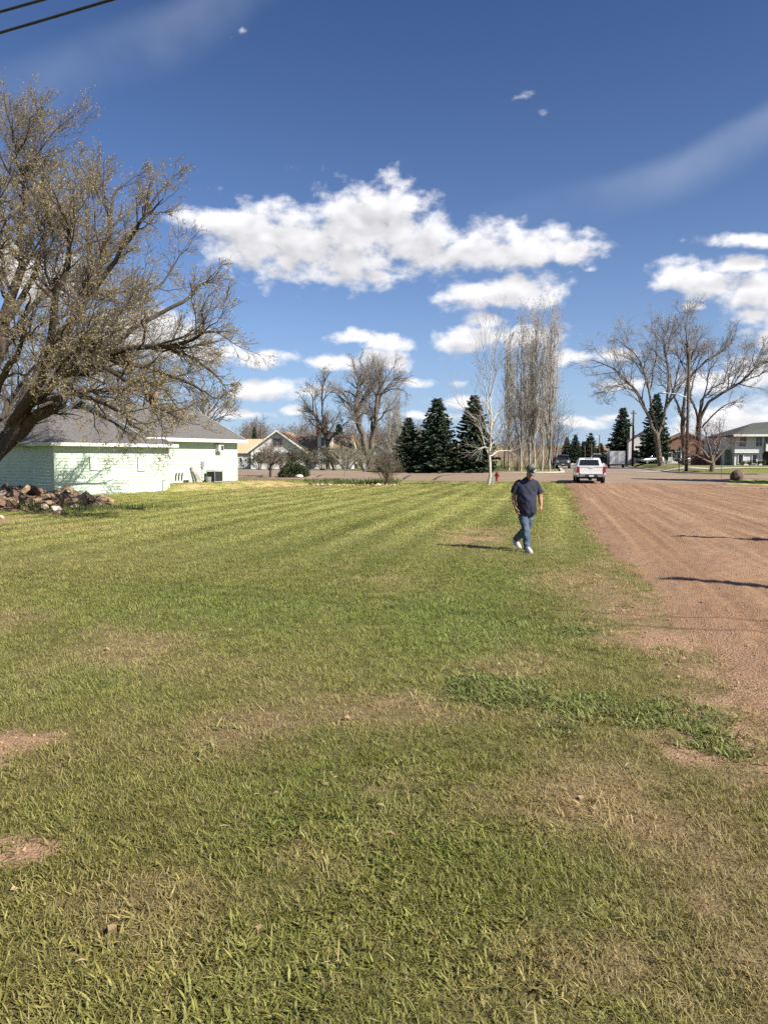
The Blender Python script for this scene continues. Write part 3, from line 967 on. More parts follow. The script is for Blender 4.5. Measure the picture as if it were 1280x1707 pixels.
lift = np.concatenate([np.where(w > 0.3, 0.042, 0.015), np.zeros(len(x2))])
n = len(x)
sz = np.minimum(rng.lognormal(-5.0, 0.42, n), 0.02)
cc = np.array((0.32, 0.20, 0.115)) * rng.uniform(0.55, 1.35, n)[:, None]
pale = rng.random(n) < 0.02
cc[pale] = np.array((0.48, 0.40, 0.32))
P = np.stack([x, y, terrain(x, y) + lift + sz * 0.2], 1)
points_object('dirt_clods', P, cc, rng.integers(0, 4, n), sz, np.stack([rng.uniform(-1, 1, n), rng.uniform(-1, 1, n), rng.uniform(0, 6, n)], 1), CRUMBS,
              'small clods and stones strewn over the reddish dirt', 'clods')

# dead leaves and straw ends lying on the near turf
def litter():
    x, y, rng = scatter(1.6, 9.0, 4.0, 33)
    k = on_lawn(x, y); x = x[k]; y = y[k]; n = len(x)
    p = np.stack([x, y, terrain(x, y) + rng.uniform(0.015, 0.045, n)], 1)
    a_ = rng.normal(0, 1, (n, 3)) * np.array([1, 1, 0.25]); a_ /= np.linalg.norm(a_, axis=1, keepdims=True)
    b_ = np.cross(a_, np.array([0, 0, 1.0]) + rng.normal(0, 0.35, (n, 3))); b_ /= np.linalg.norm(b_, axis=1, keepdims=True)
    L = rng.uniform(0.018, 0.06, n)[:, None]; w = L * np.where(rng.random(n) < 0.6, 0.08, 0.35)[:, None]
    up = np.array([0, 0, 1.0]) * L * 0.12
    V = np.stack([p, p + a_ * L * .5 + b_ * w + up, p + a_ * L, p + a_ * L * .5 - b_ * w + up], 1).reshape(-1, 3)
    F = np.arange(4 * n).reshape(n, 4)
    m_ = mat('dead_leaf', (0.36, 0.26, 0.15), 0.85, 0.3, 3.0, stretch='world', c2=(0.22, 0.145, 0.08))
    tag(obj('leaf_litter', V, np.concatenate([F[:, [0, 1, 2]], F[:, [0, 2, 3]]]), m_), 'dead leaves and straw ends lying in the near grass', 'litter', kind='stuff')
litter()

# ------------------------------------------------------------------ trees
def tubes(P, R, m):
    """P (n,K,3), R (n,K): tapered tubes with m sides -> V, quads"""
    n, K, _ = P.shape
    T = np.gradient(P, axis=1)
    T /= np.linalg.norm(T, axis=2, keepdims=True) + 1e-9
    ref = np.where(np.abs(T[:, :1, 2:3]) > 0.85, np.array([[[1.0, 0, 0]]]), np.array([[[0, 0, 1.0]]]))
    ref = np.repeat(ref, K, 1)
    A = np.cross(T, ref); A /= np.linalg.norm(A, axis=2, keepdims=True) + 1e-9
    B = np.cross(T, A)
    an = np.arange(m) * 2 * math.pi / m
    V = P[:, :, None, :] + R[:, :, None, None] * (A[:, :, None, :] * np.cos(an)[None, None, :, None] + B[:, :, None, :] * np.sin(an)[None, None, :, None])
    idx = np.arange(n * K * m).reshape(n, K, m)
    a = idx[:, :-1, :]; b = np.roll(a, -1, 2); c = idx[:, 1:, :]; d = np.roll(c, -1, 2)
    F = np.stack([a, b, d, c], -1).reshape(-1, 4)
    return V.reshape(-1, 3), F
def resample(pts, K):
    pts = np.array([tuple(p) for p in pts], float)
    # Catmull-Rom through the given points, then K samples
    n = len(pts)
    if n == 2:
        t = np.linspace(0, 1, K)[:, None]
        return pts[0] * (1 - t) + pts[1] * t
    e = np.concatenate([[2 * pts[0] - pts[1]], pts, [2 * pts[-1] - pts[-2]]])
    out = []
    for u in np.linspace(0, n - 1, K):
        i = min(int(u), n - 2); t = u - i
        p0, p1, p2, p3 = e[i], e[i + 1], e[i + 2], e[i + 3]
        out.append(0.5 * ((2 * p1) + (-p0 + p2) * t + (2 * p0 - 5 * p1 + 4 * p2 - p3) * t * t + (-p0 + 3 * p1 - 3 * p2 + p3) * t ** 3))
    return np.array(out)
def grow(P, R, per, K, rng, ang=(0.5, 0.9), lenf=(0.35, 0.6), t0=0.25, up=0.15, rk=0.55, tip=0.004, wob=0.08, absmin=0.0, out=None, fall=0.55):
    n, K0, _ = P.shape
    seg = np.linalg.norm(np.diff(P, axis=1), axis=2).sum(1)
    cnt = np.maximum(1, np.round(per * (seg / seg.mean()).clip(0.5, 2.2) + rng.uniform(-0.5, 0.5, n)).astype(int)) if per < 60 else np.full(n, per)
    ix = np.repeat(np.arange(n), cnt); N = len(ix)
    t = rng.uniform(t0, 1.0, N) ** 0.85
    f = t * (K0 - 1); i = np.minimum(f.astype(int), K0 - 2); fr = (f - i)[:, None]
    pos = P[ix, i] * (1 - fr) + P[ix, i + 1] * fr
    tan = P[ix, i + 1] - P[ix, i]; tan /= np.linalg.norm(tan, axis=1, keepdims=True) + 1e-9
    rp = R[ix, i] * (1 - fr[:, 0]) + R[ix, i + 1] * fr[:, 0]
    q = rng.normal(0, 1, (N, 3))
    if out is not None:
        q += out
    q -= (q * tan).sum(1, keepdims=True) * tan; q /= np.linalg.norm(q, axis=1, keepdims=True) + 1e-9
    a = rng.uniform(*ang, N)[:, None]
    d = tan * np.cos(a) + q * np.sin(a)
    L = np.maximum(seg[ix] * rng.uniform(*lenf, N) * (1.15 - fall * t), absmin)
    u = np.linspace(0, 1, K)[None, :, None]
    pts = pos[:, None, :] + d[:, None, :] * u * L[:, None, None]
    pts[:, :, 2] += up * (u[:, :, 0] ** 2) * L[:, None]
    wv = rng.normal(0, 1, (N, K, 3)); wv[:, 0] = 0
    pts += np.cumsum(wv, 1) * (wob * L / K)[:, None, None]
    r0 = np.minimum(rp * rk, L * 0.035 + tip)
    r0 = np.maximum(r0, tip)
    rad = r0[:, None] * (1 - u[:, :, 0]) + tip * u[:, :, 0]
    return pts, rad
def leaf_quads(P, per, size, rng, spread=0.0):
    n, K, _ = P.shape
    N = n * per
    ix = np.repeat(np.arange(n), per); t = rng.uniform(0.25, 1, N); f = t * (K - 1); i = np.minimum(f.astype(int), K - 2); fr = (f - i)[:, None]
    p = P[ix, i] * (1 - fr) + P[ix, i + 1] * fr + rng.normal(0, 1, (N, 3)) * spread
    a = rng.normal(0, 1, (N, 3)); a /= np.linalg.norm(a, axis=1, keepdims=True)
    b = rng.normal(0, 1, (N, 3)); b -= (a * b).sum(1, keepdims=True) * a; b /= np.linalg.norm(b, axis=1, keepdims=True)
    s = (size * rng.uniform(0.6, 1.4, N))[:, None]
    V = np.stack([p, p + a * s * 0.55 + b * s * 0.32, p + a * s * 1.1, p + a * s * 0.55 - b * s * 0.32], 1).reshape(-1, 3)
    F = np.arange(N * 4).reshape(N, 4)
    return V, F
def merge(parts):
    V = []; F = []; b = 0
    for v, f in parts:
        V.append(v); F.append(f + b); b += len(v)
    return np.concatenate(V), np.concatenate(F)

def tree(name, label, base, limbs, levels, bark, twig, seed, group=None, bud=None, cat='tree', K0=12, sides=9, out=None, jitter=0.008):
    """limbs: list of (points, r0, r1); levels: list of dicts for grow(); bud: (per, size, material, spread)"""
    rng = np.random.default_rng(seed)
    t = thing(name, label, cat, base, 0, group)
    P = np.stack([resample(l[0], K0) for l in limbs]); Rr = np.stack([np.linspace(1, 0, K0) ** 0.8 * (l[1] - l[2]) + l[2] for l in limbs])
    jit = rng.normal(0, 1, P.shape); jit[:, 0] = 0
    ln = np.linalg.norm(P[:, -1] - P[:, 0], axis=1)
    P = P + jit * (jitter * ln)[:, None, None]
    tr = [tubes(P, Rr, sides)]
    cur = (P, Rr); allb = [cur]
    tw = []
    for li, lv in enumerate(levels):
        lv = dict(lv); trunkish = lv.pop('wood', False); m = lv.pop('m', 4); src = lv.pop('src', None)
        s = cur if src is None else allb[src]
        nxt = grow(*s, rng=rng, **lv)
        (tr if trunkish else tw).append(tubes(*nxt, m))
        cur = nxt; allb.append(nxt)
    obj('trunk', *merge(tr), bark, t, True)
    cr = obj('crown', *merge(tw), twig, t, True) if tw else None
    if bud:
        srcs = [allb[-1]] + ([allb[-2]] if len(allb) > 2 else [])
        per, size, bm_, spread = bud
        obj('buds', *leaf_quads(allb[-1][0], per, size, rng, spread), bm_, t)['kind'] = 'stuff'
    return t, allb
def PL(Y, *pp):
    """picture points turned into limb points around distance Y; a third value moves one nearer or farther"""
    return [at(p[0], p[1], Y + (p[2] if len(p) > 2 else 0)) for p in pp]

# --- the big budding tree leaning in from the side of the mint house
YB = 29.0
bb = at(-75, 846, YB); bb.z = hgt(bb.x, bb.y)
limbs = [
    (PL(YB, (-75, 850), (-40, 800), (0, 752, -0.3), (50, 705, -0.6), (95, 680, -1.0), (104, 664, -1.1)), 0.30, 0.15),
    (PL(YB, (-20, 775), (30, 690, 0.5), (75, 610, 1.0), (128, 522, 1.6), (165, 450, 2.0), (185, 370, 2.2), (200, 310, 2.4)), 0.22, 0.025),
    (PL(YB, (-5, 755, -.2), (60, 665, -1), (105, 625, -2), (165, 598, -3), (240, 580, -3.8), (310, 560, -4.4), (378, 550, -5)), 0.19, 0.02),
    (PL(YB, (120, 535, 1.5), (165, 470, 0.6), (210, 405, 0), (245, 360, -0.5), (270, 335, -1)), 0.12, 0.015),
    (PL(YB, (-60, 830), (-40, 700, 2), (0, 560, 3), (28, 470, 3.5), (42, 375, 4), (38, 285, 4), (26, 232, 4)), 0.30, 0.025),
    (PL(YB, (110, 625, -2), (165, 610, -3.5), (210, 630, -5), (255, 668, -6), (300, 700, -7)), 0.11, 0.015),
    (PL(YB, (150, 600, -2.8), (230, 545, -2), (295, 508, -1.6), (335, 478, -1.2), (350, 465, -1)), 0.10, 0.012),
    (PL(YB, (60, 640, 0.8), (110, 560, 3), (150, 470, 4.5), (150, 390, 5.5), (135, 320, 6)), 0.17, 0.02),
    (PL(YB, (10, 540, 3), (60, 450, 4), (80, 370, 4.5), (72, 300, 5), (60, 260, 5)), 0.14, 0.02),
    (PL(YB, (20, 705, -.4), (70, 620, -3), (95, 500, -4.5), (110, 410, -5.2), (120, 340, -5.5)), 0.18, 0.02),
    (PL(YB, (165, 598, -3), (240, 610, -3.2), (320, 640, -3.6), (360, 668, -4)), 0.09, 0.012),
    (PL(YB, (-40, 740, 1), (-80, 600, 0), (-110, 480, -1), (-90, 400, -2)), 0.26, 0.03),
    (PL(YB, (60, 690, -.7), (105, 655, 2), (180, 650, 4), (260, 640, 5.5), (330, 610, 6.5)), 0.13, 0.015),
    (PL(YB, (0, 600, 3), (-20, 480, 1), (-10, 390, -1), (0, 320, -2)), 0.18, 0.02),
    (PL(YB, (165, 440, 2), (225, 380, 3.4), (270, 320, 4), (290, 290, 4.3)), 0.09, 0.015),
    (PL(YB, (60, 672, -1), (120, 655, -3), (170, 668, -5), (215, 700, -6), (240, 725, -6.5)), 0.09, 0.012),
    (PL(YB, (30, 700, -.4), (70, 660, 2), (110, 640, 4), (150, 650, 5.5)), 0.12, 0.012),
    (PL(YB, (0, 700, 1), (30, 650, 4), (60, 610, 6), (110, 590, 7)), 0.12, 0.012),
    (PL(YB, (-30, 690, 1.5), (0, 640, 5), (20, 590, 7)), 0.14, 0.012),
    (PL(YB, (180, 598, -3), (230, 622, -4), (280, 660, -5), (310, 690, -5.5)), 0.07, 0.01),
    (PL(YB, (250, 575, -3.8), (310, 590, -4), (360, 625, -4.4), (378, 650, -4.6)), 0.06, 0.01),
    (PL(YB, (-20, 700, -1), (10, 620, -3), (40, 560, -5), (50, 480, -6)), 0.14, 0.012),
    (PL(YB, (110, 600, 0), (200, 520, 0.6), (265, 475, 1.4), (310, 415, 2)), 0.09, 0.012),
]
lv = [dict(per=15, K=7, ang=(0.4, 0.9), lenf=(0.16, 0.35), fall=0.70, t0=0.2, up=0.08, wood=True, m=5, tip=0.007, wob=0.18),
      dict(per=9, K=5, ang=(0.4, 0.9), lenf=(0.3, 0.55), t0=0.15, up=0.05, m=3, tip=0.005, wob=0.2),
      dict(per=8, K=4, ang=(0.35, 0.85), lenf=(0.35, 0.65), t0=0.15, up=0.03, m=3, tip=0.0045, wob=0.2, absmin=0.28)]
tree('budding_tree', 'large spreading tree in yellowish bud leaning over the mint green house', bb, limbs, lv, M['bark_dark'], M['twig'], 3, None,
     (3, 0.050, M['bud'], 0.020), K0=14, sides=12)

# --- bare trees of the yards
def bare(name, label, px, Y, limbs_px, bark, twig, seed, group, r0=0.45, dens=(8, 7, 6), bud=None, tip=0.010, up=0.12):
    g = gx(px, Y)
    limbs = [(PL(Y, *l[0]), l[1] * 0.58, l[2] * 0.7) for l in limbs_px]
    lv = [dict(per=dens[0], K=6, ang=(0.45, 0.95), lenf=(0.22, 0.45), t0=0.25, up=up, wood=True, m=5, tip=tip * 1.6, wob=0.2),
          dict(per=dens[1], K=5, ang=(0.4, 0.95), lenf=(0.3, 0.55), t0=0.2, up=up * .6, m=4, tip=tip, wob=0.25),
          dict(per=dens[2], K=3, ang=(0.4, 0.9), lenf=(0.4, 0.75), t0=0.15, up=up * .4, m=3, tip=tip * 0.8, wob=0.2)]
    return tree(name, label, g, limbs, lv, bark, twig, seed, group, bud)[0]
GB = 'bare trees beyond the cross street'
bare('bare_tree', 'tall bare cottonwood with one thick upright trunk behind the hedge', 612, 98,
     [([(618, 788), (606, 730), (594, 690), (596, 660), (598, 632)], 0.75, 0.30), ([(598, 634), (592, 615), (586, 592)], 0.25, 0.03),
      ([(598, 634), (606, 620), (618, 610, 1), (626, 604, 1)], 0.26, 0.03), ([(592, 695), (582, 672, -2), (570, 650, -2), (555, 648, -2)], 0.24, 0.03),
      ([(596, 665), (585, 655, 1), (573, 652, 2), (560, 655, 2)], 0.18, 0.02), ([(605, 612), (600, 600), (605, 586)], 0.12, 0.02),
      ([(600, 670), (608, 672, -1), (616, 705, -2)], 0.18, 0.03), ([(594, 690), (578, 680, 2), (566, 670, 3)], 0.2, 0.02)],
     M['bark_grey'], M['twig_grey'], 21, GB, dens=(9, 7, 5))
bare('bare_tree', 'tall bare cottonwood with a forked curving crown nearest the poplar clump', 618, 100,
     [([(614, 788), (620, 735), (628, 690), (630, 660), (633, 640)], 0.62, 0.25), ([(620, 728), (618, 700, 1), (612, 680, 2), (602, 668, 2)], 0.25, 0.05),
      ([(629, 690), (637, 655), (650, 640), (662, 630), (680, 632)], 0.30, 0.03), ([(633, 642), (640, 636), (655, 630), (658, 606), (662, 596)], 0.16, 0.02),
      ([(634, 640), (636, 620), (640, 600)], 0.15, 0.02), ([(640, 655, -1), (655, 648, -2), (675, 652, -3), (680, 668, -3)], 0.14, 0.02),
      ([(628, 655), (624, 640), (618, 632)], 0.1, 0.02), ([(632, 690, 1), (645, 686, 2), (655, 684, 2)], 0.12, 0.02)],
     M['bark_grey'], M['twig_grey'], 22, GB, dens=(9, 7, 5))
bare('bare_tree', 'crooked bare tree standing right behind the dormer of the white house', 545, 99,
     [([(548, 788), (546, 740), (540, 715), (530, 700), (518, 685)], 0.5, 0.15), ([(546, 740), (556, 725), (570, 712), (580, 700)], 0.3, 0.04),
      ([(540, 715), (538, 690), (536, 665), (540, 640), (545, 626)], 0.26, 0.03), ([(518, 687), (508, 670), (498, 655)], 0.14, 0.02),
      ([(530, 700), (525, 670, 2), (528, 650, 3)], 0.16, 0.02), ([(538, 668), (550, 655), (566, 648)], 0.13, 0.02), ([(522, 690), (520, 660, -2), (508, 648, -2)], .14, .02)],
     M['bark_dark'], M['twig'], 23, GB, dens=(9, 7, 5))
GT = 'large bare trees on the corner lawn'
bare('corner_tree', 'big bare spreading tree in front of the tall spruce on the corner lawn', 1101, 98,
     [([(1101, 777), (1097, 750), (1094, 722)], 0.62, 0.5), ([(1094, 726), (1082, 700), (1072, 672), (1055, 645), (1030, 620), (1000, 603), (980, 600)], 0.38, 0.04),
      ([(1095, 724), (1088, 690, 1), (1082, 655, 1), (1072, 620, 1), (1060, 590, 1), (1045, 578, 1)], 0.34, 0.04),
      ([(1095, 728), (1108, 695), (1113, 660), (1112, 610), (1106, 580), (1100, 555)], 0.36, 0.04),
      ([(1110, 680), (1122, 650, 1), (1130, 610, 1), (1138, 570, 1)], 0.24, 0.03), ([(1078, 690), (1060, 655, -2), (1035, 645, -3), (1000, 650, -4)], 0.2, 0.03),
      ([(1082, 655, 1), (1090, 610, 3), (1095, 570, 4), (1085, 550, 4)], 0.2, 0.03), ([(1068, 665), (1050, 640, 3), (1020, 645, 5), (1005, 668, 5)], 0.16, 0.02),
      ([(1112, 640), (1095, 630, -3), (1075, 615, -4)], 0.12, 0.02)],
     M['bark_grey'], M['twig_grey'], 31, GT, dens=(10, 7, 5), bud=(1, 0.12, M['bud_grey'], 0.02), tip=0.011)
bare('corner_tree', 'narrow bare tree standing directly behind the utility pole with the lamp', 1138, 99,
     [([(1139, 776), (1138, 730), (1136, 690)], 0.5, 0.42), ([(1136, 692), (1127, 670), (1118, 645)], 0.3, 0.1), ([(1136, 695), (1143, 650), (1146, 600), (1143, 560), (1140, 540)], 0.36, 0.04),
      ([(1144, 640), (1165, 610, -1), (1195, 590, -2), (1215, 575, -2), (1222, 555, -2)], 0.26, 0.03), ([(1120, 650), (1112, 610, 1), (1106, 570, 1), (1112, 545, 1)], 0.18, 0.03),
      ([(1146, 610), (1155, 580, 2), (1160, 550, 2)], 0.16, 0.02), ([(1143, 620), (1128, 590, 2), (1122, 560, 2)], 0.16, 0.02)],
     M['bark'], M['twig_grey'], 32, GT, dens=(10, 7, 5), bud=(1, 0.12, M['bud_grey'], 0.02), tip=0.011)
bare('corner_tree', 'bare tree with long limbs reaching over the grey house', 1164, 97,
     [([(1162, 777), (1163, 740), (1164, 700)], 0.56, 0.46), ([(1164, 704), (1180, 672), (1215, 650), (1240, 632), (1260, 612), (1285, 600), (1310, 590)], 0.36, 0.05),
      ([(1164, 705), (1158, 680), (1150, 665), (1145, 640)], 0.28, 0.1), ([(1164, 702), (1168, 670, 1), (1185, 650, 2), (1205, 635, 2), (1220, 600, 2)], 0.28, 0.03),
      ([(1170, 712), (1190, 690, -2), (1215, 672, -3), (1235, 672, -3)], 0.2, 0.02), ([(1255, 617), (1268, 590), (1275, 565)], 0.14, 0.02),
      ([(1200, 657), (1230, 640, -3), (1250, 610, -4), (1245, 590, -4)], 0.14, 0.02), ([(1150, 660), (1158, 620, 3), (1170, 590, 3)], 0.18, 0.02),
      ([(1163, 700), (1175, 655, -2), (1180, 620, -3), (1195, 600, -3)], .2, .02)],
     M['bark_dark'], M['twig_grey'], 33, GT, dens=(10, 7, 5), bud=(1, 0.12, M['bud_grey'], 0.02), tip=0.011)
# crab apple by the sidewalk
g = G(1187, 786); YC = g.y
tree('crab_apple', 'low reddish many stemmed crab apple beside the sidewalk', g,
     [(PL(YC, (1186, 787), (1187, 775), (1185, 765)), 0.28, 0.15), (PL(YC, (1186, 770), (1172, 752), (1158, 740), (1150, 735)), 0.13, 0.02),
      (PL(YC, (1186, 768), (1196, 750, 1), (1200, 730, 1), (1198, 712, 1)), 0.13, 0.02), (PL(YC, (1185, 768), (1182, 745, -1), (1176, 725, -1), (1172, 712, -1)), 0.12, 0.02),
      (PL(YC, (1188, 770), (1208, 748), (1225, 738), (1238, 735)), 0.11, 0.02), (PL(YC, (1187, 768), (1190, 742, 2), (1186, 720, 2)), 0.1, 0.02), (PL(YC, (1186, 772), (1165, 762, -1.5), (1150, 755, -2)), 0.1, 0.02)],
     [dict(per=8, K=5, ang=(0.5, 1.0), lenf=(0.35, 0.6), up=0.1, m=4, tip=0.009, wob=0.3), dict(per=6, K=4, ang=(0.5, 1.1), lenf=(0.4, 0.7), up=0.05, m=3, tip=0.007, wob=0.3)],
     M['bark_grey'], M['twig_red'], 41, None, (1, 0.09, M['twig_red'], 0.02))
# young birch on the lawn
g = G(811, 809.5); YC = g.y
tree('young_birch', 'slender white barked tree on the lawn in front of the poplars', g,
     [(PL(YC, (813.3, 810.5), (815.8, 780), (817.0, 755), (818.2, 725), (818.2, 690), (817.0, 650), (817.6, 612), (820.1, 585)), 0.105, 0.010),
      (PL(YC, (816.4, 755), (823.8, 745, -1), (834.4, 740, -2), (849.9, 738, -3)), 0.06, 0.01), (PL(YC, (815.8, 765), (807.7, 740, 1), (801.5, 715, 1), (797.8, 700, 1)), 0.05, 0.01),
      (PL(YC, (817.6, 700), (811.4, 670), (806.5, 635), (805.2, 615)), 0.05, 0.01), (PL(YC, (818.2, 710), (828.2, 690, 1), (838.7, 680, 1)), 0.05, 0.01),
      (PL(YC, (817.0, 757), (810.2, 745, -2), (800.3, 748, -3), (794.1, 752, -3)), 0.045, 0.01), (PL(YC, (817.0, 745), (826.3, 730, 1.5), (837.5, 715, 2), (842.4, 700, 2)), 0.05, 0.01),
      (PL(YC, (817.6, 660), (823.8, 640), (827.5, 605)), 0.04, 0.008), (PL(YC, (816.4, 760), (831.3, 752, 2), (848.6, 752, 3), (856.1, 758, 3)), 0.05, 0.01),
      (PL(YC, (817.6, 690), (810.2, 675, -1), (803.4, 665, -1)), 0.04, 0.01), (PL(YC, (818.2, 730), (809.6, 712, 1), (806.5, 690, 1)), .045, .01)],
     [dict(per=9, K=5, ang=(0.4, 0.8), lenf=(0.3, 0.5), up=0.12, m=4, tip=0.007, wob=0.2), dict(per=5, K=4, ang=(0.4, 0.8), lenf=(0.4, 0.7), up=0.1, m=3, tip=0.006, wob=0.2)],
     M['bark_birch'], M['twig_grey'], 42)
# --- columnar poplars
def poplar(px, Y, top, label, seed, group, lean=0, twig='twig_pale'):
    g = gx(px, Y)
    rng = np.random.default_rng(seed)
    n = 9
    H = at(px, top, Y).z - g.z
    limbs = []
    b = np.array(g)
    for k in range(n):
        a = rng.random() * 6.283; rr = rng.uniform(0.35, 1.5) if k else 0
        hh = H * (rng.uniform(0.72, 0.97) if k else 1.0)
        st = rng.uniform(0.02, 0.22) * H if k else 0
        p0 = b + np.array([0, 0, st])
        p1 = b + np.array([rr * 0.5 * math.cos(a), rr * .5 * math.sin(a), st + (hh - st) * 0.3]); p2 = b + np.array([rr * math.cos(a) + lean * 0.6, rr * math.sin(a), st + (hh - st) * 0.65])
        p3 = b + np.array([rr * 1.1 * math.cos(a) + lean, rr * 1.1 * math.sin(a), hh])
        limbs.append(([p0, p1, p2, p3], 0.13 if k == 0 else 0.065, 0.012))
    lv = [dict(per=21, K=5, ang=(0.18, 0.55), lenf=(0.10, 0.2), t0=0.12, up=0.25, m=4, tip=0.009, wob=0.15),
          dict(per=4, K=4, ang=(0.25, 0.6), lenf=(0.35, 0.6), t0=0.2, up=0.15, m=3, tip=0.009, wob=0.2)]
    tree('poplar', label, g, limbs, lv, M['bark_pale'], M[twig], seed, group, (1, 0.14, M['bud_grey'], 0.04), jitter=0.0025)
GP = 'columnar poplars at the street corner'
for k, (px, Y, top, lab) in enumerate([(916, 82, 503, 'tallest poplar of the clump, nearest the street'), (890, 84, 512, 'second tallest poplar, pale stem in the middle of the clump'),
                                       (868, 83, 530, 'poplar just left of the pale middle stem of the clump'), (848, 88, 560, 'shortest poplar of the clump, nearest the white birch'),
                                       (903, 88, 520, 'poplar standing behind the two tallest of the clump'), (882, 90, 545, 'poplar at the back of the clump behind the middle stem')]):
    poplar(px, Y, top, lab, 50 + k, GP)
for k, (px, top, lab) in enumerate([(662, 652, 'distant pale poplar left of the first spruce, right one of a pair'), (648, 660, 'distant pale poplar left of the first spruce, left one of a pair')]):
    poplar(px, 125, top, lab, 60 + k, 'distant poplars behind the spruces')
# bare scrub at the poplars' feet and along the street
def scrub(name, label, g, H, Rd, seed, group=None, n=26, twig='twig', bud=None, cat='shrub', lv2=(7, 5), tip=0.007, spread=1.0, r0=0.03):
    rng = np.random.default_rng(seed)
    limbs = []
    for k in range(n):
        a = rng.random() * 6.283; q = math.sqrt(rng.random()); hh = H * rng.uniform(0.6, 1.0) * (1 - 0.35 * q * q)
        b = np.array([g.x + 0.15 * Rd * q * math.cos(a) * spread, g.y + 0.15 * Rd * q * math.sin(a) * spread, g.z])
        e = np.array([g.x + Rd * q * math.cos(a), g.y + Rd * q * math.sin(a), g.z + hh])
        mid = (b + e) / 2 + np.array([0, 0, 0.10 * H])
        limbs.append(([b, mid, e], r0 * rng.uniform(0.6, 1.2), tip * 1.2))
    lv = [dict(per=lv2[0], K=4, ang=(0.4, 0.9), lenf=(0.3, 0.55), t0=0.2, up=0.1, m=3, tip=tip, wob=0.25),
          dict(per=lv2[1], K=3, ang=(0.4, 0.9), lenf=(0.4, 0.7), t0=0.15, up=0.05, m=3, tip=tip * 0.85, wob=0.2)]
    return tree(name, label, g, limbs, lv, M['bark'], M[twig], seed, group, bud, cat=cat, K0=6, sides=5)
for k, (px, Y, H, Rd, lab) in enumerate([(862, 86, 6.0, 2.0, 'brown scrub at the foot of the shortest poplars'), (905, 90, 7.5, 2.2, 'tall tangled scrub at the foot of the street side poplars'),
                                         (922, 108, 8.5, 3.0, 'bare scrub tree leaning to the far street beyond the poplars'), (916, 130, 8, 3.5, 'farther bare scrub along the far street edge'),
                                         (880, 95, 5.5, 2.6, 'dark scrub behind the middle of the poplar clump'), (840, 98, 5.5, 2.6, 'brown scrub behind the white birch')]):
    scrub('scrub', lab, gx(px, Y), H, Rd, 70 + k, 'scrub around the poplars', 18, tip=0.010, lv2=(6, 4))

# --- spruces
def spruce_mesh(seed, H=8.0, Rd=2.5, fins=26):
    rng = np.random.default_rng(seed)
    V = []; F = []
    h = 0.25
    while h < H * 0.985:
        t = h / H
        rad = Rd * (1 - t) ** 0.78 * rng.uniform(0.85, 1.08) + 0.08
        nb = max(5, int(11 * (1 - t) + 4))
        a0 = rng.random() * 6.283
        for k in range(nb):
            a = a0 + 6.283 * k / nb + rng.normal(0, 0.18)
            L = rad * (rng.uniform(0.5, 1.2) if rng.random() < 0.5 else rng.uniform(0.85, 1.1))
            d = np.array([math.cos(a), math.sin(a), 0]); s = np.array([-d[1], d[0], 0])
            dr = rng.uniform(0.05, 0.28) - 0.35 * t
            nf = max(12, int(fins * 2.2 * L / Rd) + 9)
            u = rng.uniform(0.12, 1.0, nf)
            for q in u:
                p = np.array([0, 0, h]) + d * L * q + np.array([0, 0, -dr * L * q + 0.16 * L * q * q])
                sg = rng.choice((-1, 1))
                fl = rng.uniform(0.22, 0.52) * (0.6 + 0.4 * L / Rd)
                dd = d * rng.uniform(0.4, 1.0) + s * sg * rng.uniform(0.2, 1.0) + np.array([0, 0, rng.uniform(-0.55, 0.15)])
                dd /= np.linalg.norm(dd)
                w = np.cross(dd, rng.normal(0, 1, 3)); w /= np.linalg.norm(w) + 1e-9
                w *= fl * rng.uniform(0.2, 0.34)
                i = len(V)
                V += [p, p + dd * fl * 0.5 + w, p + dd * fl, p + dd * fl * 0.5 - w]
                F.append((i, i + 1, i + 2, i + 3))
        h += rng.uniform(0.14, 0.24) * (1.1 - 0.4 * t)
    tip = len(V)
    return np.array(V), np.array(F)
SPR = [spruce_mesh(s) for s in (1, 2, 3)]
SPM = [mesh_from('needles', v, f) for v, f in SPR]
for m_ in SPM: m_.materials.append(M['spruce'])
tk = MB().tube([(0, 0, -0.1), (0, 0, 3), (0, 0, 7.7)], [0.16, 0.11, 0.02], 8)
TKM = mesh_from('trunk', np.array(tk.v), tk.f, True); TKM.materials.append(M['bark_dark'])
def spruce(label, px, Y, top, wid, k, rz, group, base=None):
    g = gx(px, Y)
    H = at(px, top, Y).z - g.z
    Rd = wid / 2 / FPX * Y
    t = thing('spruce_tree', label, 'tree', g, rz, group)
    for nm, me in (('trunk', TKM), ('crown', SPM[k])):
        o = bpy.data.objects.new(nm, me); COL.objects.link(o); o.parent = t
    t.scale = (Rd / 2.5, Rd / 2.5, H / 8.0)
GS = 'dark spruces along the cross street'
spruce('shortest of the three roadside spruces, next to the bare cottonwoods', 681, 76, 694, 62, 0, 0.3, GS)
spruce('middle and bushiest of the three roadside spruces', 728, 75, 662, 92, 1, 1.2, GS)
spruce('roadside spruce standing behind the white barked birch', 789, 75, 657, 84, 2, 2.2, GS)
GS2 = 'spruces on the far side of the junction'
spruce('dark spruce rising behind the white cargo trailer', 1036, 142, 678, 58, 1, 0.8, GS2)
spruce('tall spruce behind the spreading corner tree', 1091, 118, 655, 58, 2, 2.0, GS2)
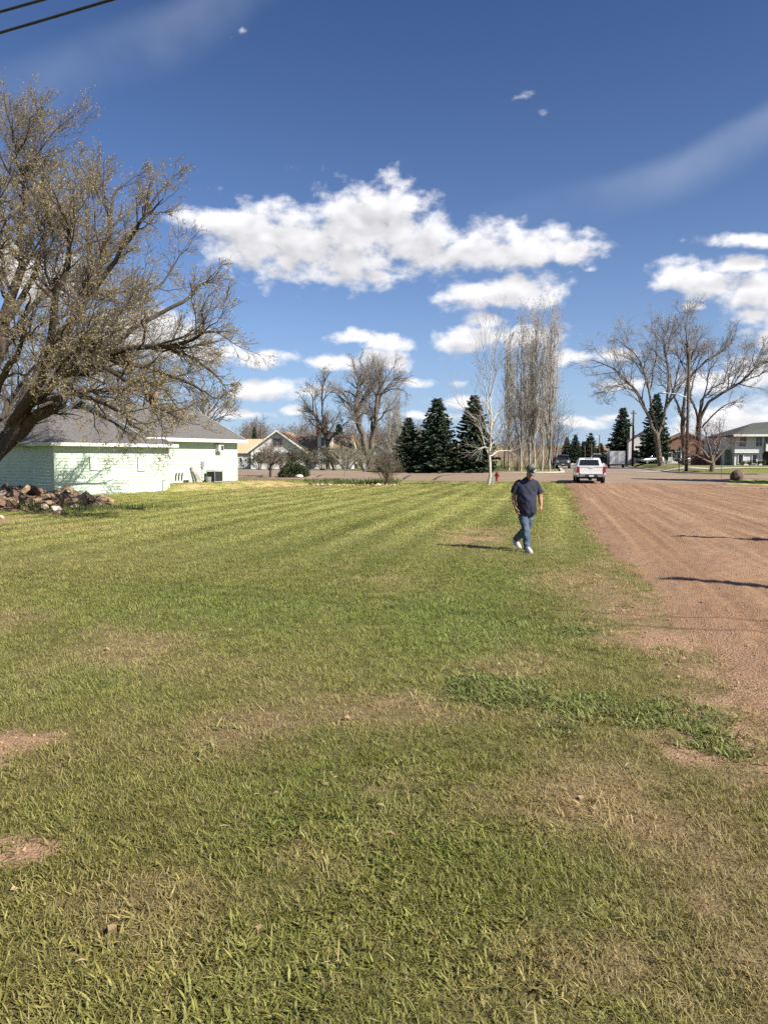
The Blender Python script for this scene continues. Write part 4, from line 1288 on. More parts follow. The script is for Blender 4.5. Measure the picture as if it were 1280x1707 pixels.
for k, (px, Y, top, wd, lab) in enumerate([(944, 205, 727, 26, 'leftmost of the small distant spruces over the dark pickup'), (958, 200, 724, 30, 'second of the small distant spruces over the white pickup'),
                                           (983, 190, 721, 34, 'pointed distant spruce above the white pickup roof'), (1000, 185, 738, 28, 'small distant spruce next to the trailer'),
                                           (972, 215, 735, 30, 'distant spruce half hidden between two taller ones')]):
    spruce(lab, px, Y, top, wd, k % 3, k * 1.1, GS2)
spruce('tiny spruce beside the far pole left of the white house', 425, 128, 711, 22, 2, 0.4, 'spruces far behind')
spruce('dark evergreen behind the crooked tree and white house', 541, 118, 690, 30, 0, 1.4, 'spruces far behind')
spruce('dark evergreen far behind the cottonwoods', 565, 122, 705, 40, 1, 2.4, 'spruces far behind')
# evergreens beyond the picture's edge: their shade lies across the right of the cross street
for k, (x, y, H, wd, lab) in enumerate([(35.5, 50.5, 15.5, 5.5, 'evergreen out past the boulder shading the cross street'), (39.5, 48.0, 13.5, 6.5, 'second evergreen out past the boulder')]):
    g = Vector((x, y, hgt(x, y)))
    t = thing('spruce_tree', lab, 'tree', g, k, 'evergreens shading the cross street')
    for nm, me in (('trunk', TKM), ('crown', SPM[k])):
        o = bpy.data.objects.new(nm, me); COL.objects.link(o); o.parent = t
    t.scale = (wd / 5, wd / 5, H / 8)

# --- hedge and shrubs in front of the white house
GH = 'overgrown hedge in front of the white house'
hd = [(432, 88, 2.6, 1.7, 'bud_olive', 'hedge shrub at the shed end of the hedge'), (452, 90, 3.2, 1.9, 'bud_olive', 'hedge shrub under the left of the gable'),
      (470, 91, 3.0, 1.8, 'bud_olive', 'hedge shrub right below the twin gable windows'), (492, 91, 3.1, 1.9, 'bud_olive', 'hedge shrub behind the round juniper'),
      (515, 90, 3.0, 1.8, 'bud_olive', 'hedge shrub under the tan roof slope'), (538, 90, 2.7, 1.7, 'bud_grey', 'pale twiggy hedge shrub under the dormer'),
      (556, 89, 2.9, 1.8, 'bud_olive', 'hedge shrub under the crooked bare tree'), (578, 88, 3.4, 2.2, 'bud_green', 'greening shrub behind the two saplings'),
      (606, 87, 3.2, 2.0, 'bud_green', 'greening shrub behind the single sapling'), (632, 90, 3.0, 1.7, 'bud_olive', 'hedge shrub beside the small white shed')]
for k, (px, Y, H, Rd, bd, lab) in enumerate(hd):
    scrub('hedge_shrub', lab, gx(px, Y), H * 0.78, Rd * 0.95, 90 + k, GH, 18, 'twig', (2, 0.15, M[bd], 0.06), lv2=(6, 4), tip=0.009)
# small budding lawn tree, and saplings in the flower bed
g = G(451, 796); YC = g.y
tree('lawn_tree', 'small round headed tree on a single thin trunk by the street', g,
     [(PL(YC, (451, 797), (451, 785), (452, 772)), 0.13, 0.10)] + [(PL(YC, (452, 776), (452 + dx * 0.5, 768, dz), (452 + dx, 768 - hh, dz * 1.6)), 0.06, 0.012) for dx, hh, dz in
      ((-22, 10, 0), (-14, 24, 1), (0, 30, -1), (14, 26, 1), (24, 12, -1), (8, 20, -1.5), (-8, 18, 1.5), (18, 4, 1))],
     [dict(per=8, K=4, ang=(0.5, 1.0), lenf=(0.35, 0.6), up=0.1, m=3, tip=0.008, wob=0.3), dict(per=6, K=3, ang=(0.4, 0.9), lenf=(0.4, 0.7), up=0.05, m=3, tip=0.007, wob=0.2)],
     M['bark_dark'], M['twig'], 111, None, (1, 0.09, M['bud_olive'], 0.03))
for k, (px, py, top, sp, lab) in enumerate([(575, 804, 740, 26, 'pale sapling in the flower bed, left one of the close pair'), (582, 803, 738, 22, 'pale sapling in the flower bed, right one of the close pair'),
                                            (609, 800, 742, 22, 'lone pale sapling at the back of the flower bed')]):
    g = G(px, py); YC = g.y
    rg = random.Random(k)
    limbs = [(PL(YC, (px, py), (px - 0.3, py - 15), (px + 1, py - 35), (px + rg.uniform(-3, 3), top)), 0.04, 0.008)]
    for q in range(7):
        y0 = py - rg.uniform(14, 36); sg = -1 if q % 2 else 1
        limbs.append((PL(YC, (px, y0), (px + sg * sp * 0.4, y0 - 12, rg.uniform(-.5, .5)), (px + sg * sp * rg.uniform(0.6, 1.1), y0 - rg.uniform(16, 28), rg.uniform(-1, 1))), 0.02, 0.006))
    tree('sapling', lab, g, limbs, [dict(per=6, K=4, ang=(0.35, 0.8), lenf=(0.3, 0.5), up=0.1, m=3, tip=0.006, wob=0.2), dict(per=4, K=3, ang=(0.4, 0.8), lenf=(0.4, 0.7), up=0.08, m=3, tip=0.005, wob=0.2)],
         M['bark_pale'], M['twig_grey'], 120 + k, 'saplings in the flower bed', (1, 0.06, M['bud_green'], 0.02), K0=8, sides=6)
g = G(646, 808)
scrub('twiggy_bush', 'dense brown twiggy bush at the end of the flower bed', g, 2.25, 1.15, 130, None, 46, 'twig', (1, 0.05, M['bud_olive'], 0.02), lv2=(8, 5), tip=0.005, r0=0.018)
# round juniper
def juniper(label, g, rx, rz, seed):
    rng = np.random.default_rng(seed)
    t = thing('juniper_bush', label, 'bush', g)
    n = 5200
    d = rng.normal(0, 1, (n, 3)); d[:, 2] = np.abs(d[:, 2]); d /= np.linalg.norm(d, axis=1, keepdims=True)
    q = rng.uniform(0.55, 1.0, n) ** 0.5
    bump_ = 1 + 0.22 * (vnoise(d[:, 0] * 4 + 9, d[:, 2] * 4 + d[:, 1] * 4, 3) - 0.5) * 2
    p = d * (q * bump_)[:, None] * np.array([rx, rx * 0.9, rz]) + np.array([g.x, g.y, g.z])
    a = d + rng.normal(0, 0.5, (n, 3)) + np.array([0, 0, 0.5]); a /= np.linalg.norm(a, axis=1, keepdims=True)
    b = np.cross(a, rng.normal(0, 1, (n, 3))); b /= np.linalg.norm(b, axis=1, keepdims=True)
    s = rng.uniform(0.10, 0.24, n)[:, None]
    V = np.stack([p, p + a * s * .5 + b * s * .22, p + a * s, p + a * s * .5 - b * s * .22], 1).reshape(-1, 3)
    obj('foliage', V, np.arange(4 * n).reshape(n, 4), M['juniper'], t)
    mb = MB()
    for k in range(7):
        an = k * 0.9
        mb.tube([(g.x, g.y, g.z), (g.x + 0.5 * rx * math.cos(an), g.y + 0.5 * rx * math.sin(an), g.z + 0.6 * rz)], [0.05, 0.02], 5)
    mb.build('stems', M['bark_dark'], t)
juniper('round dark green juniper bush beside the cross street', G(491, 795.5), 1.3, 1.25, 7)
# far bare woodland behind the houses on the left, one mass on the skyline
def far_wood():
    rng = np.random.default_rng(5)
    P = []; Rr = []
    for k in range(330):
        px = rng.uniform(395, 720); Y = rng.uniform(135, 190)
        g = gx(px, Y); hh = rng.uniform(4.5, 8.5) * (0.7 + 0.5 * vnoise(px / 30, 0.5, 3))
        e = np.array([g.x + rng.normal(0, 1.2), Y + rng.normal(0, 1.2), g.z + hh])
        P.append(resample([np.array(g), (np.array(g) + e) / 2 + rng.normal(0, 0.4, 3), e], 6)); Rr.append(np.linspace(0.16, 0.03, 6))
    P = np.stack(P); Rr = np.stack(Rr)
    a = grow(P, Rr, 9, 4, rng, ang=(0.4, 0.9), lenf=(0.25, 0.45), t0=0.3, up=0.1, tip=0.02)
    b = grow(*a, 5, 3, rng, ang=(0.4, 0.9), lenf=(0.4, 0.7), t0=0.2, up=0.1, tip=0.018)
    V, F = merge([tubes(P, Rr, 4), tubes(*a, 3), tubes(*b, 3)])
    tag(obj('far_wood', V, F, M['twig']), 'bare brown woodland on the skyline behind the white house', 'woodland', kind='stuff')
far_wood()
# leafless tree showing over the mint house roof
bare('bare_tree', 'bare tree showing over the end of the mint house roof', 340, 66,
     [([(338, 800), (340, 740), (342, 700), (338, 660), (340, 630)], 0.35, 0.05), ([(341, 700), (355, 680), (372, 660), (385, 650)], 0.15, 0.02), ([(341, 720), (360, 700, 1), (378, 692, 1), (392, 690, 1)], 0.14, 0.02),
      ([(340, 690), (320, 660), (310, 640)], 0.14, 0.02), ([(340, 680), (352, 650, 2), (360, 630, 2)], 0.14, 0.02), ([(342, 715), (362, 684, -1), (382, 672, -1)], .1, .02)],
     M['bark'], M['twig'], 24, GB, dens=(8, 6, 5), tip=0.009)
# trees behind the mint house closing the view to the left
for k, (px, Y, lab, tp) in enumerate([(20, 60, 'bare tree behind the mint house, nearest the picture edge', 560), (110, 66, 'bare tree behind the middle of the mint house', 600), (200, 70, 'bare tree behind the mint house ridge', 610)]):
    bare('bare_tree', lab, px, Y,
         [([(px, 800), (px + 4, 730), (px - 2, 680), (px + 4, tp)], 0.4, 0.04), ([(px, 730), (px - 25, 690), (px - 45, 650), (px - 55, 620)], 0.2, 0.02), ([(px, 725), (px + 25, 680), (px + 45, 645), (px + 60, 625)], 0.2, 0.02),
          ([(px, 700), (px - 15, 650, 3), (px - 25, 600, 3)], 0.16, 0.02), ([(px, 700), (px + 18, 650, 3), (px + 28, 600, 3)], 0.16, 0.02), ([(px, 740), (px + 35, 710, -2), (px + 60, 700, -2)], .15, .02), ([(px, 740), (px - 35, 710, -2), (px - 60, 700, -2)], .15, .02)],
         M['bark'], M['twig'], 140 + k, 'bare trees behind the mint house', dens=(9, 7, 5), tip=0.011)

# ------------------------------------------------------------------ the mint green house
def HP(tu, tn, z):
    return (HO[0] + HU[0] * tu + HN[0] * tn, HO[1] + HU[1] * tu + HN[1] * tn, z)
def tu_at(px, tn=0.0):
    k = (px - CX) / FPX * 1.0
    d = pix_ray(px, 780); k = d.x / d.y
    x0 = HO[0] + HN[0] * tn; y0 = HO[1] + HN[1] * tn
    return (k * y0 - x0) / (HU[0] - HU[1] * k)
def lap_wall(name, a, b, z0, z1, nrm, parent, step=0.165, top=None, m=None):
    """lap siding between plan points a and b; top(t) gives a sloping upper edge"""
    mb = MB()
    a = Vector(a); b = Vector(b); n = Vector(nrm)
    z = z0
    L = (b - a).length
    while z < z1 - 1e-4:
        zt = min(z + step, z1)
        t0, t1 = 0.0, 1.0
        if top is not None:
            # the gable narrows with height
            lo = [t for t in np.linspace(0, 1, 101) if top(t) > (z + zt) / 2]
            if not lo: break
            t0, t1 = lo[0], lo[-1]
        p = a.lerp(b, t0); q = a.lerp(b, t1)
        o1 = n * 0.034; o2 = n * 0.004
        V = [(p.x + o1.x, p.y + o1.y, z), (q.x + o1.x, q.y + o1.y, z), (q.x + o2.x, q.y + o2.y, zt), (p.x + o2.x, p.y + o2.y, zt),
             (p.x, p.y, z), (q.x, q.y, z), (q.x, q.y, zt), (p.x, p.y, zt)]
        mb.raw(V, [(0, 1, 2, 3), (0, 4, 5, 1), (0, 3, 7, 4), (1, 5, 6, 2), (3, 2, 6, 7)])
        z = zt
    return mb.build(name, m or M['mint'], parent)
def slab(name, pts, th, m, parent):
    """roof plane: a polygon with thickness"""
    P = [Vector(p) for p in pts]
    n = (P[1] - P[0]).cross(P[2] - P[0]).normalized()
    if n.z < 0: n = -n
    mb = MB(); k = len(P)
    V = [tuple(p + n * 0.0) for p in P] + [tuple(p - n * th) for p in P]
    F = [tuple(range(k)), tuple(range(2 * k - 1, k - 1, -1))] + [(i, (i + 1) % k, k + (i + 1) % k, k + i) for i in range(k)]
    return mb.raw(V, F).build(name, m, parent)
hb = HP(0, 0, 0)
house = thing('mint_house', 'mint green lap sided house with grey roofs under the budding tree', 'house', (hb[0], hb[1], 0))
nU = (HU[0], HU[1], 0); nN = (HN[0], HN[1], 0)
WE, ME = 2.62, 3.0                     # eave heights of the wing and the main block
lap_wall('wing_wall', HP(0, 0, 0), HP(7.1, 0, 0), -0.1, WE, nN, house)
lap_wall('wing_end_wall', HP(0, -12, 0), HP(0, 0, 0), -0.1, WE, (-HU[0], -HU[1], 0), house)
lap_wall('wing_return_wall', HP(7.1, 0, 0), HP(7.1, -1.2, 0), -0.1, WE, nU, house)
lap_wall('main_wall', HP(6.5, -1.2, 0), HP(13.85, -1.2, 0), 0.36, ME, nN, house)
lap_wall('main_end_wall', HP(13.85, -1.2, 0), HP(13.85, -11.2, 0), 0.3, 5.3, nU, house, top=lambda t: ME + 2.35 * (1 - abs(t - 0.5) * 2))
lap_wall('main_gable_wall', HP(6.5, -11.2, 0), HP(6.5, -1.2, 0), 2.3, 5.3, (-HU[0], -HU[1], 0), house, top=lambda t: ME + 2.35 * (1 - abs(t - 0.5) * 2))
MB().hexa([HP(6.55, -1.25, -.1), HP(13.8, -1.25, -.1), HP(13.8, -11.15, -.1), HP(6.55, -11.15, -.1), HP(6.55, -1.25, ME), HP(13.8, -1.25, ME), HP(13.8, -11.15, ME), HP(6.55, -11.15, ME)]).build('inner_wall', M['mint'], house)
for (tu, tn, z0, z1) in ((0.0, 0.0, -0.1, WE), (7.1, 0.0, -0.1, WE), (13.85, -1.2, 0.3, ME)):
    c = [HP(tu + a, tn + b, 0) for a, b in ((-0.04, -0.04), (0.05, -0.04), (0.05, 0.05), (-0.04, 0.05))]
    MB().hexa([(p[0], p[1], z0) for p in c] + [(p[0], p[1], z1) for p in c]).build('corner_board', M['mint'], house)
# wing roof: hipped, running up against the main gable
e = 0.42
A = HP(-e, e, WE); B = HP(7.45, e, WE); C_ = HP(-e, -12 - e, WE); D = HP(7.45, -12 - e, WE)
Rg0 = HP(3.6, -6, 4.75); Rg1 = HP(7.0, -6, 4.75)
slab('wing_roof', [A, B, Rg1, Rg0], 0.10, M['shingle'], house)
slab('wing_roof', [C_, A, Rg0], 0.10, M['shingle'], house)
slab('wing_roof', [D, C_, Rg0, Rg1], 0.10, M['shingle'], house)
zr = WE + (4.75 - WE) * 0.5
def board(name, p, q, h, th=0.035, m=None, off=(0, 0, 0)):
    p = Vector(p) + Vector(off); q = Vector(q) + Vector(off)
    return MB().bar(p, q, th, h).build(name, m or M['white_trim'], house)
board('fascia', HP(-e - 0.03, e + 0.03, WE - 0.06), HP(7.48, e + 0.03, WE - 0.06), 0.17)
board('fascia', HP(-e - 0.03, -12 - e, WE - 0.06), HP(-e - 0.03, e, WE - 0.06), 0.17, m=M['mint'])
slab('soffit', [HP(-e, e, WE - 0.13), HP(7.45, e, WE - 0.13), HP(7.45, 0, WE - 0.13), HP(-e, 0, WE - 0.13)], 0.02, M['mint'], house)
# main roof
ridge0 = HP(6.1, -6.2, 5.5); ridge1 = HP(14.35, -6.2, 5.5)
slab('main_roof', [HP(6.1, -0.7, ME + 0.03), HP(14.35, -0.7, ME + 0.03), ridge1, ridge0], 0.13, M['shingle'], house)
slab('main_roof', [HP(6.1, -11.7, ME + 0.03), HP(14.35, -11.7, ME + 0.03), ridge1, ridge0], 0.13, M['shingle'], house)
board('fascia', HP(6.1, -0.67, ME - 0.05), HP(14.38, -0.67, ME - 0.05), 0.2)
for tu in (6.07, 14.38):
    for tn in (-0.7, -11.7):
        MB().bar(HP(tu, tn, ME - 0.06), HP(tu, -6.2, 5.5 - 0.09), 0.035, 0.2).build('rake_board', M['white_trim'], house)
slab('soffit', [HP(6.1, -0.68, ME - 0.13), HP(14.35, -0.68, ME - 0.13), HP(14.35, -1.2, ME - 0.13), HP(6.1, -1.2, ME - 0.13)], 0.02, M['mint'], house)
# small gablet and brick chimney stub behind the branches
slab('gable_panel', [HP(3.5, -6.5, 4.35), HP(3.5, -5.5, 4.35), HP(3.5, -6, 4.85)], 0.03, M['white_trim'], house)
ch = MB().hexa([HP(11.2, -6.6, 5.1), HP(11.75, -6.6, 5.1), HP(11.75, -6.05, 5.1), HP(11.2, -6.05, 5.1), HP(11.2, -6.6, 6.15), HP(11.75, -6.6, 6.15), HP(11.75, -6.05, 6.15), HP(11.2, -6.05, 6.15)])
ch.build('chimney', mat('orange_brick', (0.42, 0.20, 0.08), 0.9, 0.3, 14), house)
M['panel_mint'] = mat('mint_panel', (0.56, 0.66, 0.55), 0.6, 0.05, 3)
M['dark_olive'] = mat('dark_olive_frame', (0.12, 0.15, 0.12), 0.7, 0.2, 5)  # dark olive colour of the wing window frames and the entry door
def wall_panel(px0, px1, z0, z1, tn, name, mfr, mpan):
    u0, u1 = tu_at(px0, tn), tu_at(px1, tn)
    f = MB().hexa([HP(u0, tn, z0), HP(u1, tn, z0), HP(u1, tn + 0.05, z0), HP(u0, tn + 0.05, z0), HP(u0, tn, z1), HP(u1, tn, z1), HP(u1, tn + 0.05, z1), HP(u0, tn + 0.05, z1)]).build(name, mfr, house)
    a = 0.035; u0 += a; u1 -= a; z0 += a; z1 -= a
    MB().hexa([HP(u0, tn, z0), HP(u1, tn, z0), HP(u1, tn + 0.06, z0), HP(u0, tn + 0.06, z0), HP(u0, tn, z1), HP(u1, tn, z1), HP(u1, tn + 0.06, z1), HP(u0, tn + 0.06, z1)]).build('pane', mpan, f)
wall_panel(149, 163, 1.25, 1.95, 0.0, 'window', M['dark_olive'], M['panel_mint'])
wall_panel(229, 241, 1.15, 1.95, 0.0, 'window', M['dark_olive'], M['panel_mint'])
u0 = tu_at(270)
MB().tube([HP(u0, 0.04, 0.05), HP(u0, 0.04, 0.62), HP(u0 + 0.25, 0.04, 0.66)], 0.03, 6).build('vent_pipe', M['grey_metal'], house)
# window air conditioner
u0 = tu_at(359, -1.2); u1 = tu_at(367, -1.2)
ac = MB().hexa([HP(u0, -1.2, 2.3), HP(u1, -1.2, 2.3), HP(u1, -0.85, 2.3), HP(u0, -0.85, 2.3), HP(u0, -1.2, 2.72), HP(u1, -1.2, 2.72), HP(u1, -0.85, 2.72), HP(u0, -0.85, 2.72)]).build('window_air_conditioner', M['white_trim'], house)
MB().hexa([HP(u0 + .2, -0.86, 2.36), HP(u1 - .04, -0.86, 2.36), HP(u1 - .04, -0.835, 2.36), HP(u0 + .2, -0.835, 2.36), HP(u0 + .2, -0.86, 2.66), HP(u1 - .04, -0.86, 2.66), HP(u1 - .04, -0.835, 2.66), HP(u0 + .2, -0.835, 2.66)]).build('grille', M['dark_metal'], ac)
u0 = tu_at(336.5, -1.2)
MB().tube([HP(u0, -1.16, 0.5), HP(u0, -1.16, 1.55)], 0.025, 6).build('conduit', M['grey_metal'], house)
MB().hexa([HP(u0 - .1, -1.18, 1.3), HP(u0 + .1, -1.18, 1.3), HP(u0 + .1, -1.06, 1.3), HP(u0 - .1, -1.06, 1.3), HP(u0 - .1, -1.18, 1.65), HP(u0 + .1, -1.18, 1.65), HP(u0 + .1, -1.06, 1.65), HP(u0 - .1, -1.06, 1.65)]).build('meter_box', M['grey_metal'], house)
for px in (292, 297, 302):
    u0 = tu_at(px, -1.2)
    MB().tube([HP(u0, -1.16, 0.55), HP(u0, -1.12, 0.8), HP(u0 + .05, -1.12, 1.0)], 0.035, 6).build('gas_pipe', M['dark_metal'], house)
u0, u1 = tu_at(305, -1.2), tu_at(314, -1.2)
MB().hexa([HP(u0, -1.2, 0.40), HP(u1, -1.2, 0.40), HP(u1, -1.15, 0.40), HP(u0, -1.15, 0.40), HP(u0, -1.2, 0.56), HP(u1, -1.2, 0.56), HP(u1, -1.15, 0.56), HP(u0, -1.15, 0.56)]).build('basement_window', M['dark_metal'], house)
# condenser standing on the bank by the wall
def local_box(name, label, cat, px, tn, w, d, h, m, group=None):
    u0 = tu_at(px, tn); p = HP(u0, tn, 0); z = hgt(p[0], p[1])
    return thing(name, label, cat, (p[0], p[1], z), math.atan2(HU[1], HU[0]), group)
cn = local_box('air_conditioner', 'dark square air conditioner condenser at the foot of the mint wall', 'air conditioner', 358, -0.6, 0, 0, 0, None)
MB().box(-0.36, 0.36, -0.36, 0.36, 0.0, 0.06).build('base', M['concrete'], cn, world=False)
MB().box(-0.33, 0.33, -0.33, 0.33, 0.06, 0.66).build('coil_housing', M['dark_metal'], cn, world=False)
for a, b in ((-1, -1), (1, -1), (1, 1), (-1, 1)):
    MB().box(0.31 * a, 0.345 * a, 0.31 * b, 0.345 * b, 0.06, 0.70).build('corner_post', M['grey_metal'], cn, world=False)
for k in range(7):
    z = 0.12 + 0.08 * k
    mb = MB()
    for (x0, x1, y0, y1) in ((-.34, .34, -.345, -.332), (-.34, .34, .332, .345), (-.345, -.332, -.33, .33), (.332, .345, -.33, .33)):
        mb.box(x0, x1, y0, y1, z, z + 0.018)
    mb.build('louvre', M['dark_metal'], cn, world=False)
MB().box(-0.35, 0.35, -0.35, 0.35, 0.70, 0.74).build('lid', M['grey_metal'], cn, world=False)
# boards and a can leaning by the wall
p = HP(tu_at(330, -0.9), -0.9, 0); z = hgt(p[0], p[1])
for k, (dx, lean, lab) in enumerate(((0, 0.35, 'pale board leaning on the mint wall, longer one'), (0.22, 0.25, 'pale board leaning on the mint wall, shorter one'))):
    t = thing('leaning_board', lab, 'board', (p[0] + dx * HU[0], p[1] + dx * HU[1], z), 0, 'boards leaning on the mint wall')
    q0 = Vector((p[0] + dx * HU[0] + HN[0] * 0.1, p[1] + dx * HU[1] + HN[1] * .1, z)); q1 = q0 + Vector((-HU[0] * 0.35 - HN[0] * .25, -HU[1] * 0.35 - HN[1] * .25, 1.0 - 0.2 * k))
    MB().bar(q0, q1, 0.14, 0.03, up=nN).build('plank', M['bark_pale'], t)
p = HP(tu_at(348, -0.7), -0.7, 0); z = hgt(p[0], p[1])
b = MB(); b.tube([(p[0], p[1], z), (p[0], p[1], z + 0.18), (p[0], p[1], z + 0.34)], [0.15, 0.18, 0.19], 12)
tag(b.build('bucket', M['grey_metal']), 'small grey bucket beside the dark condenser', 'bucket')

# ------------------------------------------------------------------ heap of broken wood and stones
M['wood_cut'] = mat('split_wood', (0.44, 0.32, 0.20), 0.9, 0.35, 3.0, 0.8, 16, c2=(0.25, 0.165, 0.10))
M['wood_dark'] = mat('old_wood', (0.10, 0.066, 0.045), 0.9, 0.4, 3.0, 0.8, 16, c2=(0.24, 0.16, 0.105))
M['stone_pale'] = mat('pale_stone', (0.46, 0.36, 0.27), 0.9, 0.25, 4.0, 0.6, 12)
M['stone_white'] = mat('white_stone', (0.54, 0.48, 0.41), 0.9, 0.15, 4.0, 0.5, 12)
M['stone_brown'] = mat('brown_stone', (0.20, 0.12, 0.085), 0.9, 0.3, 4.0, 0.7, 10)
def heap_h(x, y):
    c = G(20, 846)
    a = (x - c.x + 0.5) / 3.3; b = (y - c.y - 0.6) / 1.7
    return 0.5 * np.exp(-(a * a) ** 1.3 - b * b)
def heap():
    c = G(20, 846)
    xs = np.linspace(c.x - 5.5, c.x + 5.5, 110); ys = np.linspace(c.y - 3.2, c.y + 4.4, 80)
    X, Y = np.meshgrid(xs, ys, indexing='ij')
    h = heap_h(X, Y)
    Z = terrain(X, Y) + h - 0.06 + (fbm(X * 3, Y * 3, 51, 4) - 0.5) * 0.35 * np.clip(h * 2, 0, 1)
    n = fbm(X * 1.5, Y * 1.5, 52, 4).ravel()
    cl = mixc(np.tile(np.array((0.30, 0.20, 0.125)), (X.size, 1)), np.array((0.16, 0.105, 0.07)), sm(n * 2.5 - 0.8))
    me = grid_mesh('dirt_mound', X, Y, Z, cl)
    return me
tag(link_mesh('dirt_mound', heap(), M['dirt']), 'mound of reddish dirt under the broken wood', kind='structure')
def chunk_mesh(seed, wood=True):
    rg = random.Random(seed)
    bm = bmesh.new()
    if wood:
        n = rg.choice((6, 7, 8))
        rings = []
        L = 1.0
        for k in range(5):
            t = k / 4
            cx, cy = rg.uniform(-0.08, 0.08), rg.uniform(-0.08, 0.08)
            r = 0.30 * rg.uniform(0.8, 1.15) * (1 - 0.25 * abs(t - 0.4))
            rings.append([bm.verts.new(((t - 0.5) * L + rg.uniform(-0.05, 0.05), cx + r * rg.uniform(0.7, 1.2) * math.cos(6.283 * i / n), cy + r * rg.uniform(0.7, 1.2) * math.sin(6.283 * i / n))) for i in range(n)])
        for a, b in zip(rings[:-1], rings[1:]):
            for i in range(n):
                bm.faces.new((a[i], a[(i + 1) % n], b[(i + 1) % n], b[i]))
        bm.faces.new(rings[0][::-1]); bm.faces.new(rings[-1])
    else:
        bmesh.ops.create_icosphere(bm, subdivisions=2, radius=0.5)
        ax = [rg.uniform(0.7, 1.1) for _ in range(3)]
        pl = [(Vector((rg.gauss(0, 1), rg.gauss(0, 1), rg.gauss(0, 1))).normalized(), rg.uniform(0.30, 0.45)) for _ in range(9)]
        for v in bm.verts:
            for nn, dd in pl:
                q = v.co.dot(nn)
                if q > dd: v.co -= nn * (q - dd)
            v.co.x *= ax[0]; v.co.y *= ax[1]; v.co.z *= ax[2] * 0.8
    me = bpy.data.meshes.new('chunk'); bm.normal_update(); bm.to_mesh(me); bm.free()
    return me
WOODS = []
for k in range(6):
    for m_ in ('wood_cut', 'wood_dark'):
        me = chunk_mesh(k); me.materials.append(M[m_]); WOODS.append(me)
STONES = []
for k in range(5):
    for m_ in ('stone_pale', 'stone_white', 'stone_brown'):
        me = chunk_mesh(50 + k, False); me.materials.append(M[m_]); STONES.append(me)
rg = random.Random(77)
GWD = 'broken wood on the dirt heap'
c0 = G(20, 846)
def put(name, me, x, y, z, s, rot, label, cat, group=None):
    o = bpy.data.objects.new(name, me); COL.objects.link(o)
    o.location = (x, y, z); o.scale = s; o.rotation_euler = rot
    return tag(o, label, cat, group)
def wood_label(k_, x, y):
    tone = 'dark brown' if k_ % 2 else 'tan'
    shape = ('stubby', 'knobbly', 'split', 'tapering', 'crooked', 'blocky')[k_ // 2]
    row = 'front foot' if y < c0.y - 0.5 else ('crest' if y < c0.y + 0.7 else 'back')
    part = 'picture edge end' if x < c0.x - 0.6 else ('middle' if x < c0.x + 1.6 else 'house end')
    return '%s %s wood chunk at the %s of the dirt heap, %s' % (shape, tone, row, part)
for k in range(150):
    x = c0.x + rg.uniform(-4.2, 3.9); y = c0.y + rg.uniform(-1.5, 1.9)
    h = float(heap_h(x, y))
    if h < 0.10: continue
    L = rg.uniform(0.35, 1.1); th = rg.uniform(0.4, 0.95); fl = rg.uniform(0.35, 0.75)
    k_ = rg.randrange(12)
    put('wood_chunk', WOODS[k_], x, y, hgt(x, y) + h + rg.uniform(0.0, 0.14), (L, th * 0.85, th * fl * 0.8), (rg.uniform(-1.0, 1.0), rg.uniform(-.7, .7), rg.uniform(0, 6.28)),
        wood_label(k_, x, y), 'wood', GWD)
for (px, py, sz, k, lab) in ((95, 846, 0.46, 1, 'large white stone at the front of the wood heap'), (74, 843, 0.5, 0, 'long tan stone left of the large white stone'), (97, 853, 0.42, 2, 'brown stone lying just below the large white stone'),
                             (125, 843, 0.45, 3, 'pale stone at the right end of the wood heap'), (138, 845, 0.24, 4, 'small white stone alone in the weeds by the heap'), (15, 826, 0.55, 0, 'pale slab on top of the heap at the picture edge'),
                             (36, 816, 0.5, 3, 'pale block on the crest of the heap'), (155, 841, 0.35, 2, 'last tan stone at the tip of the heap'), (5, 835, 0.6, 6, 'broad tan slab low on the heap at the picture edge'), (3, 861, .3, 3, 'small tan stone in the grass before the heap')):
    g = G(px, py + 4)
    for _ in range(20):
        h = float(heap_h(g.x, g.y)); q = pix_ray(px, py); t = (hgt(g.x, g.y) + h + sz * 0.2 - CAMZ) / q.z
        g = Vector((q.x * t, q.y * t, 0)) * 0.5 + g * 0.5
    put('stone', STONES[k], g.x, g.y, hgt(g.x, g.y) + float(heap_h(g.x, g.y)) + sz * 0.12, (sz, sz * .8, sz * .75), (rg.uniform(-.3, .3), rg.uniform(-.3, .3), rg.uniform(0, 6)), lab, 'stone', 'stones around the heap')
# weeds round the heap
def weeds():
    rng = np.random.default_rng(4)
    n = 2600
    px = rng.uniform(30, 210, n)
    x = c0.x + rng.uniform(-4, 6.4, n); y = c0.y + rng.uniform(-2.6, -0.9, n) + 0.35 * np.maximum(0, x - c0.x - 2.5)
    k = vnoise(x * 1.2, y * 1.2, 6) > 0.35; x = x[k]; y = y[k]; n = len(x)
    hh = rng.uniform(0.08, 0.30, n); az = rng.uniform(0, 6.28, n); le = rng.uniform(0, 0.6, n)
    b = np.stack([x, y, terrain(x, y) + heap_h(x, y) * 0.9], 1)
    t = b + np.stack([np.cos(az) * le * hh, np.sin(az) * le * hh, hh], 1)
    s = np.stack([-np.sin(az), np.cos(az), 0 * az], 1) * 0.012
    V = np.stack([b - s, b + s, t], 1).reshape(-1, 3)
    tag(obj('weeds', V, np.arange(3 * n).reshape(n, 3), M['bud_green']), 'tall green weeds at the foot of the wood heap', 'weeds', kind='stuff')
weeds()

